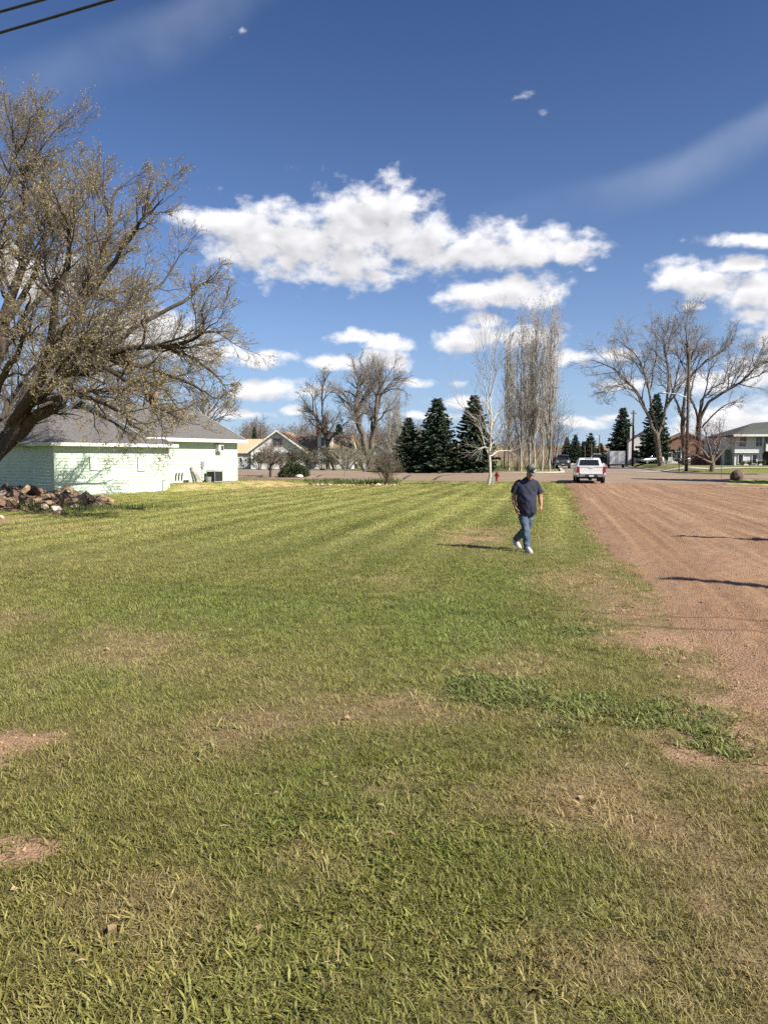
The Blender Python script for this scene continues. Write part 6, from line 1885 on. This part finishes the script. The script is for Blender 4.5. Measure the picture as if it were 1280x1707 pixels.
def pickup(name, label, loc, rz, paint, dark_rim=False, group=None, scale=1.0):
    """nose towards +y, 5.8 m long, 2.0 m wide, 1.88 m tall"""
    t = thing(name, label, 'pickup', loc, rz, group)
    t.scale = (scale,) * 3
    P = M[paint]
    # lower body: hood, doors, bed sides as lofted sections (y from tail to nose)
    def arch(y0, y1, z0, z1, hw, nm, ring=None):
        pass
    hw = 0.985
    # rear quarter and bed box walls
    for sg in (-1, 1):
        prof = [(-2.85, 0.62), (-2.85, 1.30), (-0.72, 1.32), (-0.72, 0.52)]
        # bed side with wheel opening
        pts = [(-2.85, 0.60), (-2.22, 0.60)]
        for k in range(9):
            an = math.pi - math.pi * k / 8
            pts.append((-1.75 + 0.47 * math.cos(an), 0.46 + 0.47 * math.sin(an)))
        pts += [(-1.28, 0.50), (-0.75, 0.50), (-0.75, 1.32), (-2.85, 1.30)]
        n = len(pts)
        out = [(sg * (hw - (0.05 if z > 1.2 else 0.0) - (0.03 if z < 0.55 else 0)), y, z) for y, z in pts]; inn = [(sg * (hw - 0.14), y, z) for y, z in pts]
        MB().raw(out + inn, [tuple(range(n)), tuple(range(2 * n - 1, n - 1, -1))] + [(i, (i + 1) % n, n + (i + 1) % n, n + i) for i in range(n)]).build('bed_side', P, t, world=False)
        # cab and front wing side
        pts = [(-0.75, 0.48), (1.28, 0.48)]
        for k in range(9):
            an = math.pi - math.pi * k / 8
            pts.append((1.80 + 0.48 * math.cos(an), 0.46 + 0.48 * math.sin(an)))
        pts += [(2.30, 0.50), (2.72, 0.50), (2.80, 0.85), (2.72, 1.12), (1.30, 1.24), (-0.75, 1.24)]
        n = len(pts)
        tp = lambda y: 0.06 * max(0, (y - 2.0) / 0.8) ** 2
        out = [(sg * (hw - 0.005 - tp(y) - (0.06 if z > 1.1 else 0)), y, z) for y, z in pts]; inn = [(sg * (hw - 0.2), y, z) for y, z in pts]
        MB().raw(out + inn, [tuple(range(n)), tuple(range(2 * n - 1, n - 1, -1))] + [(i, (i + 1) % n, n + (i + 1) % n, n + i) for i in range(n)]).build('door_side', P, t, world=False)
        MB().box(sg * 0.99 - 0.01, sg * 0.99 + 0.01, -0.6, 0.25, 0.98, 1.02).build('door_handle', M['chrome'], t, world=False)
    MB().box(-0.85, 0.85, -2.74, -0.72, 0.66, 0.74).build('bed_floor', M['plastic_black'], t, world=False)
    MB().box(-0.80, 0.80, -2.4, 2.2, 0.40, 0.64).build('chassis', M['plastic_black'], t, world=False)
    MB().box(-0.84, 0.84, -0.78, -0.70, 0.6, 1.26).build('cab_back', P, t, world=False)
    MB().tube([(-0.85, -1.75, 0.39), (0.85, -1.75, 0.39)], 0.07, 8).build('rear_axle', M['plastic_black'], t, world=False)
    MB().tube([(0, -1.98, 0.36), (0, -1.75, 0.37), (0, -1.5, 0.38)], [0.08, 0.17, 0.1], 10).build('differential', M['plastic_black'], t, True, world=False)
    # hood
    MB().loft([ring_rect(1.15, 0.90, 0.8, 1.27, 0.05, 0.10), ring_rect(1.9, 0.90, 0.8, 1.24, 0.05, 0.10), ring_rect(2.5, 0.86, 0.8, 1.17, 0.05, 0.10), ring_rect(2.74, 0.82, 0.8, 1.10, 0.05, 0.10)]).build('hood', P, t, True, world=False)
    # cab: pillars and roof as a loft from the belt line to the roof
    rr = lambda z, hw_, y0, y1: [(-hw_, y0, z), (hw_, y0, z), (hw_, y1, z), (-hw_, y1, z)]
    def rrect(z, hw_, y0, y1, r=0.12):
        pts = []
        for (cx, cy, a0) in ((hw_ - r, y0 + r, -90), (hw_ - r, y1 - r, 0), (-hw_ + r, y1 - r, 90), (-hw_ + r, y0 + r, 180)):
            for k in range(4):
                an = R_(a0 + 30 * k); pts.append((cx + r * math.cos(an), cy + r * math.sin(an), z))
        return pts
    MB().loft([rrect(1.22, 0.90, -0.74, 1.34), rrect(1.30, 0.885, -0.72, 1.22), rrect(1.76, 0.755, -0.56, 0.56), rrect(1.85, 0.70, -0.46, 0.40), rrect(1.875, 0.55, -0.3, 0.25)]).build('cabin', P, t, True, world=False)
    quad('rear_window', [(-0.70, -0.742, 1.31), (0.70, -0.742, 1.31), (0.62, -0.588, 1.73), (-0.62, -0.588, 1.73)], M['glass'], t, 0.03)
    quad('windscreen', [(0.74, 1.285, 1.29), (-0.74, 1.285, 1.29), (-0.64, 0.615, 1.74), (0.64, 0.615, 1.74)], M['glass'], t, 0.03)
    for sg in (-1, 1):
        for (a0, a1, b0, b1) in ((-0.60, 0.20, -0.46, 0.16), (0.26, 1.10, 0.22, 0.52)):
            q = [(sg * 0.893, a0, 1.31), (sg * 0.893, a1, 1.31), (sg * 0.775, b1, 1.73), (sg * 0.775, b0, 1.73)]
            quad('side_window', q if sg > 0 else q[::-1], M['glass'], t, 0.03)
        mi = MB().tube([(sg * 0.92, 0.98, 1.28), (sg * 1.06, 0.95, 1.32)], 0.03, 6).build('mirror', M['plastic_black'], t, world=False)
        MB().loft([[(sg * 1.02, 0.90, 1.24), (sg * 1.17, 0.90, 1.25), (sg * 1.17, 0.90, 1.47), (sg * 1.02, 0.90, 1.46)], [(sg * 1.03, 1.02, 1.27), (sg * 1.15, 1.02, 1.27), (sg * 1.15, 1.02, 1.44), (sg * 1.03, 1.02, 1.44)]]).build('mirror_shell', P if not dark_rim else M['plastic_black'], mi, world=False)
    # tail
    tg = MB()
    tg.box(-0.77, 0.77, -2.88, -2.80, 0.68, 1.28)
    tg.box(-0.77, 0.77, -2.905, -2.87, 1.20, 1.30)
    tg.box(-0.74, 0.74, -2.897, -2.87, 0.70, 0.76)
    tg_ = tg.build('tailgate', P, t, world=False)
    MB().box(-0.13, 0.13, -2.915, -2.90, 1.13, 1.19).build('handle', M['plastic_black'] if dark_rim else P, tg_, world=False)
    MB().box(-0.30, 0.30, -0.55, -0.49, 1.80, 1.835).build('brake_lamp', M['tail_red'] if dark_rim else M['plastic_black'], t, world=False)
    for sg in (-1, 1):
        MB().loft([[(sg * 0.785, -2.90, 0.80), (sg * 0.972, -2.875, 0.80), (sg * 0.965, -2.875, 1.24), (sg * 0.785, -2.90, 1.24)], [(sg * 0.785, -2.70, 0.82), (sg * 0.992, -2.62, 0.82), (sg * 0.975, -2.62, 1.22), (sg * 0.785, -2.70, 1.22)]]).build('tail_light', M['tail_red'], t, world=False)
    bp = MB().loft([[(-0.97, -2.86, 0.46), (0.97, -2.86, 0.46), (0.97, -2.86, 0.66), (-0.97, -2.86, 0.66)], [(-0.99, -3.00, 0.48), (0.99, -3.00, 0.48), (0.99, -3.00, 0.645), (-0.99, -3.00, 0.645)], [(-0.9, -3.06, 0.50), (0.9, -3.06, 0.50), (0.9, -3.06, 0.63), (-0.9, -3.06, 0.63)]]).build('rear_bumper', M['chrome'], t, world=False)
    MB().box(-0.42, 0.42, -3.07, -3.055, 0.47, 0.64).build('step_pad', M['plastic_black'], bp, world=False)
    MB().box(-0.16, 0.16, -3.085, -3.068, 0.50, 0.62).build('licence_plate', M['plate'], bp, world=False)
    MB().box(-0.05, 0.05, -3.12, -2.9, 0.38, 0.47).build('tow_hitch', M['plastic_black'], bp, world=False)
    # nose
    MB().loft([[(-0.93, 2.70, 0.42), (0.93, 2.70, 0.42), (0.93, 2.70, 0.70), (-0.93, 2.70, 0.70)], [(-0.88, 2.90, 0.46), (0.88, 2.90, 0.46), (0.88, 2.90, 0.68), (-0.88, 2.90, 0.68)]]).build('front_bumper', M['chrome'] if not dark_rim else P, t, world=False)
    gr = MB().box(-0.55, 0.55, 2.74, 2.82, 0.72, 1.06).build('grille', M['plastic_black'], t, world=False)
    MB().box(-0.56, 0.56, 2.81, 2.84, 0.86, 0.92).build('grille_bar', M['chrome'], gr, world=False)
    for sg in (-1, 1):
        MB().loft([[(sg * 0.58, 2.82, 0.80), (sg * 0.90, 2.74, 0.80), (sg * 0.90, 2.72, 1.06), (sg * 0.58, 2.80, 1.06)], [(sg * 0.58, 2.68, 0.80), (sg * 0.935, 2.55, 0.80), (sg * 0.93, 2.55, 1.06), (sg * 0.58, 2.66, 1.06)]]).build('headlight', M['lamp_clear'], t, world=False)
    MB().box(-0.15, 0.15, 2.90, 2.915, 0.52, 0.64).build('licence_plate', M['plate'], t, world=False)
    for sg in (-1, 1):
        for y in (-1.75, 1.80):
            wheel(t, sg * 0.85, y)
    return t
def suv(name, label, loc, rz, paint, cat='car', H=1.8, L=4.8, roof_box=False, group=None):
    t = thing(name, label, cat, loc, rz, group)
    P = M[paint]; h = L / 2; k = H / 1.8
    MB().loft([ring_rect(-h, 0.84, 0.45, 1.0 * k, 0.06, 0.12), ring_rect(-h + 0.25, 0.93, 0.36, 1.10 * k, 0.06, 0.12), ring_rect(-0.6, 0.95, 0.34, 1.12 * k, 0.06, 0.12), ring_rect(h - 1.3, 0.94, 0.34, 1.10 * k, 0.06, 0.12), ring_rect(h - 0.35, 0.90, 0.36, 0.98 * k, 0.06, 0.15), ring_rect(h, 0.78, 0.42, 0.80 * k, 0.06, 0.15)]).build('body', P, t, True, world=False)
    def rrect(z, hw_, y0, y1, r=0.14):
        pts = []
        for (cx, cy, a0) in ((hw_ - r, y0 + r, -90), (hw_ - r, y1 - r, 0), (-hw_ + r, y1 - r, 90), (-hw_ + r, y0 + r, 180)):
            for q in range(4):
                an = R_(a0 + 30 * q); pts.append((cx + r * math.cos(an), cy + r * math.sin(an), z))
        return pts
    z0, z1 = 1.06 * k, H
    MB().loft([rrect(z0, 0.87, -h + 0.12, h - 1.25), rrect(z1 - 0.1, 0.72, -h + 0.45, h - 2.05), rrect(z1, 0.6, -h + 0.6, h - 2.3)]).build('cabin', P, t, True, world=False)
    quad('windscreen', [(0.72, h - 1.36, z0 + .1), (-0.72, h - 1.36, z0 + .1), (-0.62, h - 1.97, z1 - .16), (0.62, h - 1.97, z1 - .16)], M['glass'], t, 0.05)
    quad('rear_window', [(-0.70, -h + 0.14, z0 + .1), (0.70, -h + 0.14, z0 + .1), (0.6, -h + 0.39, z1 - .16), (-0.6, -h + 0.39, z1 - .16)], M['glass'], t, 0.05)
    for sg in (-1, 1):
        for (a0, a1) in ((0.05, 0.33), (0.36, 0.63), (0.66, 0.93)):
            ya = lambda f: (-h + 0.2) * (1 - f) + (h - 1.35) * f
            yb = lambda f: (-h + 0.5) * (1 - f) + (h - 2.05) * f
            q = [(sg * 0.862, ya(a0), z0 + .08), (sg * 0.862, ya(a1), z0 + .08), (sg * 0.742, yb(a1), z1 - .16), (sg * 0.742, yb(a0), z1 - .16)]
            quad('side_window', q if sg > 0 else q[::-1], M['glass'], t, 0.03)
        MB().box(sg * 0.62 - 0.15, sg * 0.62 + 0.15, h - 0.12, h + 0.0, 0.66 * k, 0.80 * k).build('headlight', M['lamp_clear'], t, world=False)
        MB().box(sg * 0.74 - 0.1, sg * 0.74 + 0.1, -h - 0.02, -h + 0.15, 0.72 * k, 1.0 * k).build('tail_light', M['tail_red'], t, world=False)
        for y in (-h + 0.95, h - 0.95):
            wheel(t, sg * 0.80, y, 0.35, 0.24)
    MB().box(-0.45, 0.45, h - 0.04, h + 0.02, 0.5, 0.72 * k).build('grille', M['plastic_black'], t, world=False)
    if roof_box:
        MB().box(-0.5, 0.55, -1.0, 0.5, H + 0.02, H + 0.12).build('roof_carrier', M['white_trim'], t, world=False)
    return t
SA = -math.atan(STD)                         # heading of the street
g = G(982.5, 806.5)
fwd = Vector((math.sin(-SA), math.cos(-SA), 0))
TR = pickup('pickup_truck', 'white pickup parked at the end of the dirt, tail to the viewer', (g.x + fwd.x * 2.2, g.y + fwd.y * 2.2, 0), SA + 0.02, 'paint_white')
TR.location.z = hgt(TR.location.x, TR.location.y) + 0.05
TR.scale = (1.04, 1.0, 0.98)
g = G(938, 781.5)
pickup('pickup_truck', 'dark grey pickup facing the viewer by the far kerb', (g.x + fwd.x * 2.6, g.y + fwd.y * 2.6, g.z + 0.04), SA + math.pi, 'paint_grey', True)
g = gx(930, 128); g.z += 0.04
suv('dark_car', 'small dark car parked behind the grey pickup', g, SA + math.pi, 'paint_black', H=1.6, L=4.5)
g = gx(995, 112); g.z += 0.04
suv('black_van', 'black vehicle with pale roof rack half hidden by the white pickup', g, SA + math.pi, 'paint_black', H=1.95, L=5.0, roof_box=True)
g = gx(1083, 117)
suv('silver_car', 'silver car parked behind the spreading tree trunk', (g.x, g.y, g.z), 1.9, 'chrome', H=1.45, L=4.4)
g = gx(1150, 116)
suv('silver_car', 'grey car parked between the two rear bare trees', (g.x, g.y, g.z), 1.75, 'chrome', H=1.5, L=4.4)
# cargo trailer
g = gx(1026, 110); g.z += 0.04
t = thing('cargo_trailer', 'white box cargo trailer with double rear doors by the kerb', 'trailer', g, SA)
MB().loft([ring_rect(-2.3, 1.12, 0.5, 2.45, 0.03, 0.12), ring_rect(2.2, 1.12, 0.5, 2.45, 0.03, 0.12), ring_rect(2.7, 0.8, 0.55, 2.35, 0.03, 0.12)]).build('box_body', M['grey_metal'], t, world=False)
for sg in (-1, 1):
    d = MB().box(min(0.012 * sg, 1.04 * sg), max(0.012 * sg, 1.04 * sg), -2.34, -2.29, 0.56, 2.36).build('rear_door', M['paint_white'], t, world=False)
    for z in (0.8, 2.1):
        MB().box(sg * 1.02 - 0.07, sg * 1.02 + 0.07, -2.36, -2.335, z, z + 0.06).build('hinge', M['grey_metal'], d, world=False)
    MB().tube([(sg * 0.14, -2.37, 0.62), (sg * 0.14, -2.37, 2.3)], 0.018, 6).build('lock_bar', M['grey_metal'], d, world=False)
    MB().box(sg * 1.0 - 0.08, sg * 1.0 + 0.08, -2.36, -2.33, 0.42, 0.5).build('tail_light', M['tail_red'], t, world=False)
    for y in (-0.4, 0.4):
        wheel(t, sg * 1.0, y, 0.34, 0.22)
MB().bar((0, 2.5, 0.45), (0, 3.9, 0.42), 0.12, 0.1).build('drawbar', M['dark_metal'], t, world=False)
MB().box(-1.1, 1.1, -2.36, -2.28, 0.4, 0.5).build('rear_sill', M['dark_metal'], t, world=False)

# ------------------------------------------------------------------ the walking person
M['skin'] = mat('skin', (0.36, 0.185, 0.12), 0.55, 0.08, 12, spec=0.35)
M['tee'] = mat('navy_cotton', (0.027, 0.029, 0.048), 0.95, 0.15, 5, 0.5, 16)
M['denim'] = mat('blue_denim', (0.035, 0.058, 0.086), 0.95, 0.15, 9, 0.4, 60, c2=(0.10, 0.138, 0.18))
M['sneaker'] = mat('white_sneaker', (0.58, 0.57, 0.55), 0.7, 0.08, 14)
M['sole'] = mat('grey_sole', (0.42, 0.41, 0.39), 0.8, 0.1, 14)
M['cap_grey'] = mat('cap_grey_green', (0.135, 0.138, 0.115), 0.9, 0.12, 18)
M['cap_dark'] = mat('cap_dark_green', (0.02, 0.04, 0.033), 0.9, 0.12, 18)
M['hair'] = mat('short_hair', (0.05, 0.035, 0.025), 0.8, 0.3, 40)
def ell(mb, c, r, mx=None, m=16, n=11):
    c = Vector(c); rings = []
    for i in range(n):
        ph = -math.pi / 2 + math.pi * (i + 0.0) / (n - 1)
        ph = max(-1.553, min(1.553, ph))
        rg_ = []
        for k in range(m):
            a = 2 * math.pi * k / m
            v = Vector((r[0] * math.cos(ph) * math.cos(a), r[1] * math.cos(ph) * math.sin(a), r[2] * math.sin(ph)))
            if mx is not None: v = mx @ v
            rg_.append(tuple(c + v))
        rings.append(rg_)
    return mb.loft(rings)
def eloft(mb, rings, m=20):
    """rings: (x, y, z, rx, ry) horizontal ellipses"""
    return mb.loft([[(x + rx * math.cos(2 * math.pi * k / m), y + ry * math.sin(2 * math.pi * k / m), z) for k in range(m)] for x, y, z, rx, ry in rings])
def fuse(name, mb, vox, m, parent, smooth=4, noise=None):
    me = mesh_from('tmp', np.array(mb.v), mb.f)
    bm = bmesh.new(); bm.from_mesh(me); bmesh.ops.recalc_face_normals(bm, faces=bm.faces); bm.to_mesh(me); bm.free()
    ob = bpy.data.objects.new('tmp', me); COL.objects.link(ob)
    md = ob.modifiers.new('r', 'REMESH'); md.mode = 'VOXEL'; md.voxel_size = vox; md.use_smooth_shade = True
    ms = ob.modifiers.new('s', 'SMOOTH'); ms.iterations = smooth; ms.factor = 0.5
    dg = bpy.context.evaluated_depsgraph_get()
    out = bpy.data.meshes.new_from_object(ob.evaluated_get(dg))
    bpy.data.objects.remove(ob)
    if noise:
        n = len(out.vertices); co = np.zeros(n * 3, np.float32); out.vertices.foreach_get('co', co); co = co.reshape(-1, 3)
        no = np.zeros(n * 3, np.float32); out.vertices.foreach_get('normal', no); no = no.reshape(-1, 3)
        out.vertices.foreach_set('co', (co + no * noise(co)[:, None]).ravel().astype(np.float32)); out.update()
    out.name = name
    out.materials.clear(); out.materials.append(m)
    out.polygons.foreach_set('use_smooth', np.ones(len(out.polygons), bool))
    return link_mesh(name, out, m, parent)
g = G(874, 918.5)
man = thing('person', 'person in navy t-shirt, jeans, white shoes and green cap walking on the lawn', 'person', g)
HM = Matrix.Translation(Vector((0.085, -0.115, 1.645))) @ Matrix.Rotation(R_(24), 4, 'Z') @ Matrix.Rotation(R_(46), 4, 'X')   # head frame, face towards -y
R3 = HM.to_3x3()
hp = lambda x, y, z: HM @ Vector((x, y, z))
body = MB()
ell(body, hp(0, 0.012, 0.02), (0.076, 0.098, 0.105), R3)
ell(body, hp(0, -0.02, -0.055), (0.060, 0.072, 0.070), R3)
ell(body, hp(0, -0.102, -0.012), (0.014, 0.02, 0.026), R3, 10, 7)
ell(body, hp(0, -0.075, 0.022), (0.045, 0.02, 0.012), R3, 10, 7)
ell(body, hp(0, -0.088, -0.062), (0.026, 0.012, 0.012), R3, 10, 7)
for s in (-1, 1):
    ell(body, hp(0.08 * s, 0.018, -0.01), (0.012, 0.022, 0.032), R3, 10, 7)
body.tube([(0.06, -0.03, 1.44), (0.065, -0.045, 1.53), hp(0, 0.01, -0.05)], [0.075, 0.062, 0.058], 14)
eloft(body, [(0.02, 0.0, 0.80, 0.13, 0.10), (0.02, -0.02, 1.0, 0.155, 0.12), (0.03, -0.01, 1.25, 0.17, 0.115), (0.04, 0, 1.42, 0.15, 0.085), (0.05, -0.02, 1.49, 0.08, 0.06)])
ARM = [[(-0.14, 0.0, 1.38), (-0.20, 0.012, 1.28), (-0.235, 0.02, 1.10), (-0.228, -0.02, 1.0), (-0.203, -0.065, 0.885)],
       [(0.20, 0.0, 1.38), (0.262, 0.02, 1.28), (0.305, 0.04, 1.11), (0.315, 0.02, 1.03), (0.322, -0.01, 0.93)]]
for a in ARM:
    body.tube(a, [0.058, 0.056, 0.046, 0.044, 0.030], 14)
LEGS = [[(-0.055, 0.0, 0.86), (-0.03, -0.06, 0.66), (0.0, -0.115, 0.48), (0.015, -0.155, 0.30), (0.022, -0.19, 0.10)],
        [(0.095, 0.01, 0.86), (0.09, 0.03, 0.66), (0.065, 0.07, 0.48), (-0.03, 0.24, 0.33), (-0.105, 0.40, 0.20)]]
for l in LEGS:
    body.tube(l, [0.075, 0.068, 0.05, 0.045, 0.035], 14)
# hands: palm and five bent fingers
def hand(w, d, side, inward):
    w = Vector(w); d = Vector(d).normalized(); s = Vector(inward); s = (s - d * s.dot(d)).normalized(); n = d.cross(s)
    P = lambda a, b, c: w + d * a + s * b + n * c
    body.loft([[tuple(P(a, b * hw, c * th)) for b, c in ((-1, -1), (0, -1.15), (1, -1), (1.1, 0), (1, 1), (0, 1.15), (-1, 1), (-1.1, 0))] for a, hw, th in ((-0.02, 0.026, 0.018), (0.02, 0.033, 0.017), (0.06, 0.041, 0.016), (0.088, 0.040, 0.012))])
    for k, (b, L) in enumerate(((-0.031, 0.066), (-0.010, 0.078), (0.011, 0.074), (0.031, 0.058))):
        p0 = P(0.08, b, 0); p1 = P(0.08 + L * 0.42, b * 1.06, 0.010 * side); p2 = P(0.08 + L * 0.74, b * 1.06, 0.026 * side); p3 = P(0.08 + L * 0.93, b * 1.04, 0.046 * side)
        body.tube([p0, p1, p2, p3], [0.0095, 0.0092, 0.0085, 0.0068], 8)
    body.tube([P(0.015, -0.026, 0), P(0.045, -0.052, 0.010 * side), P(0.078, -0.058, 0.022 * side), P(0.1, -0.052, 0.030 * side)], [0.013, 0.012, 0.0105, 0.008], 8)
hand(ARM[0][-1], (0.20, -0.30, -0.9), 1, (-0.2, 1, 0))
hand(ARM[1][-1], (0.06, -0.22, -0.95), -1, (0.3, 1, 0))
for l in LEGS:
    e_ = Vector(l[-1]); body.tube([e_, e_ + Vector((0.02, -0.10, -0.05))], [0.035, 0.03], 10)
fuse('body', body, 0.0058, M['skin'], man, 2)
for s in (-1, 1):
    b = MB(); ell(b, hp(0.031 * s, -0.083, 0.008), (0.011, 0.008, 0.007), R3, 8, 6)
    b.build('eye', M['plastic_black'], man, True, world=False)
b = MB(); ell(b, hp(0, 0.03, 0.0), (0.0835, 0.09, 0.075), R3, 16, 9)
b.build('hair', M['hair'], man, True, world=False)
tee = MB()
eloft(tee, [(0.045, -0.035, 0.755, 0.165, 0.125), (0.035, -0.035, 0.80, 0.185, 0.15), (0.03, -0.04, 0.92, 0.193, 0.165), (0.025, -0.035, 1.05, 0.200, 0.168), (0.025, -0.02, 1.20, 0.207, 0.155), (0.03, -0.005, 1.33, 0.203, 0.138), (0.035, 0.0, 1.395, 0.180, 0.118), (0.045, -0.01, 1.455, 0.125, 0.095), (0.055, -0.025, 1.515, 0.072, 0.072)], 28)
tee.tube([(-0.08, 0, 1.405), (-0.14, 0.005, 1.375), (-0.198, 0.012, 1.29), (-0.232, 0.02, 1.175)], [0.07, 0.078, 0.076, 0.078], 16)
tee.tube([(0.14, 0, 1.405), (0.205, 0.005, 1.375), (0.262, 0.02, 1.29), (0.295, 0.03, 1.18)], [0.07, 0.078, 0.075, 0.077], 16)
def folds(co):
    x, y, z = co[:, 0], co[:, 1], co[:, 2]
    d = vnoise((x * 0.9 + z * 0.7) * 16, (z - x) * 6 + y * 5, 71) - 0.5
    d2 = vnoise((x + y) * 22, z * 9, 72) - 0.5
    return (d * 0.022 + d2 * 0.010) * (1.15 - 0.6 * sm((z - 1.1) / 0.3))
ts = fuse('t_shirt', tee, 0.0085, M['tee'], man, 5, folds)
MB().hexa([(0.095, -0.150, 1.245), (0.185, -0.128, 1.245), (0.185, -0.122, 1.25), (0.095, -0.144, 1.25), (0.10, -0.135, 1.345), (0.185, -0.116, 1.345), (0.185, -0.11, 1.345), (0.10, -0.129, 1.345)]).build('pocket', M['tee'], ts, world=False)
jn = MB()
eloft(jn, [(0.02, 0.0, 0.70, 0.13, 0.10), (0.02, 0.0, 0.76, 0.165, 0.128), (0.02, -0.01, 0.86, 0.172, 0.135), (0.02, -0.01, 0.96, 0.168, 0.13)], 24)
JL = [[(-0.065, 0.0, 0.83), (-0.045, -0.05, 0.68), (-0.012, -0.11, 0.49), (0.008, -0.15, 0.30), (0.018, -0.185, 0.10), (0.02, -0.19, 0.055)],
      [(0.10, 0.01, 0.83), (0.095, 0.03, 0.68), (0.068, 0.075, 0.49), (-0.02, 0.235, 0.34), (-0.095, 0.375, 0.215), (-0.11, 0.40, 0.19)]]
for l in JL:
    jn.tube(l, [0.098, 0.094, 0.079, 0.077, 0.074, 0.074], 18)
def folds2(co):
    x, y, z = co[:, 0], co[:, 1], co[:, 2]
    return (vnoise(x * 9 + y * 7, z * 17, 73) - 0.5) * 0.020 + (vnoise(x * 26, z * 30, 74) - 0.5) * 0.007
fuse('jeans', jn, 0.0085, M['denim'], man, 4, folds2)
def shoe(heel, toe):
    heel = Vector(heel); toe = Vector(toe); d = (toe - heel).normalized(); L = (toe - heel).length
    s = d.cross(Vector((0, 0, 1))).normalized(); n = s.cross(d)
    rings = []; sol = []
    for t, hw, h in ((0.0, 0.028, 0.06), (0.06, 0.038, 0.085), (0.22, 0.042, 0.10), (0.42, 0.044, 0.088), (0.62, 0.050, 0.066), (0.82, 0.047, 0.052), (0.95, 0.032, 0.042), (1.0, 0.012, 0.03)):
        c = heel + d * L * t
        rings.append([tuple(c + s * hw * math.cos(a) + n * (0.018 + max(0, math.sin(a)) * h - 0.005 * (math.sin(a) < 0))) for a in np.linspace(0, 2 * math.pi, 16, endpoint=False)])
        sol.append([tuple(c + s * (hw + 0.006) * q + n * z) for q, z in ((-1, 0.0), (1, 0.0), (1, 0.026), (-1, 0.026))])
    o = MB().loft(rings).build('shoe', M['sneaker'], man, True, world=False)
    MB().loft(sol).build('sole', M['sole'], o, world=False)
shoe((0.018, -0.135, 0.008), (0.055, -0.42, 0.004))
shoe((-0.135, 0.475, 0.145), (-0.055, 0.235, 0.012))
# cap
cp = MB()
rings = []
for ph in np.linspace(0, 1.45, 8):
    rings.append([tuple(hp(0.089 * math.cos(ph) * math.cos(a), 0.014 + 0.108 * math.cos(ph) * math.sin(a), 0.035 + 0.098 * math.sin(ph))) for a in np.linspace(0, 2 * math.pi, 24, endpoint=False)])
co_ = cp.loft(rings).build('cap_crown', M['cap_grey'], man, True, world=False)
fp = []
for ph in np.linspace(0.02, 1.05, 6):
    fp.append([tuple(hp(0.092 * math.cos(ph) * math.cos(a), 0.014 + 0.111 * math.cos(ph) * math.sin(a), 0.035 + 0.101 * math.sin(ph))) for a in np.linspace(-math.pi / 2 - 0.85, -math.pi / 2 + 0.85, 12)])
V = [p for r in fp for p in r]; F = [(i * 12 + k, i * 12 + k + 1, (i + 1) * 12 + k + 1, (i + 1) * 12 + k) for i in range(5) for k in range(11)]
objl('front_panel', np.array(V), F, M['cap_dark'], co_, True)
br = []
for q in (0, 1):
    for t in np.linspace(0, 1, 5):
        br.append([tuple(hp(0.088 * math.cos(a) * (1 - 0.12 * t), 0.02 + 0.105 * math.sin(a) * (1 + 0.75 * t), 0.036 - 0.030 * t - 0.02 * abs(math.cos(a)) * t - 0.004 * q)) for a in np.linspace(-math.pi + 0.35, -0.35, 14)])
V = [p for r in br for p in r]
F = [(b * 70 + i * 14 + k, b * 70 + i * 14 + k + 1, b * 70 + (i + 1) * 14 + k + 1, b * 70 + (i + 1) * 14 + k) for b in (0, 1) for i in range(4) for k in range(13)]
F += [(4 * 14 + k, 4 * 14 + k + 1, 70 + 4 * 14 + k + 1, 70 + 4 * 14 + k) for k in range(13)]
objl('brim', np.array(V), F, M['cap_grey'], co_, True)
# white curled emblem on the front panel
em = []
for k in range(15):
    t = k / 14
    a = 0.022 * math.sin(2 * math.pi * (t - 0.02)) ; zz = 0.108 - 0.052 * t
    ph = math.asin(min(1, (zz - 0.035) / 0.103))
    yy = 0.014 - 0.1125 * math.cos(ph) * math.sqrt(max(0, 1 - (a / 0.092) ** 2))
    em.append(hp(a + 0.012, yy, zz))
MB().tube(em, 0.0085, 6).build('emblem', M['white_trim'], co_, world=False)
man.scale = (1.0, 1.0, 1.0)
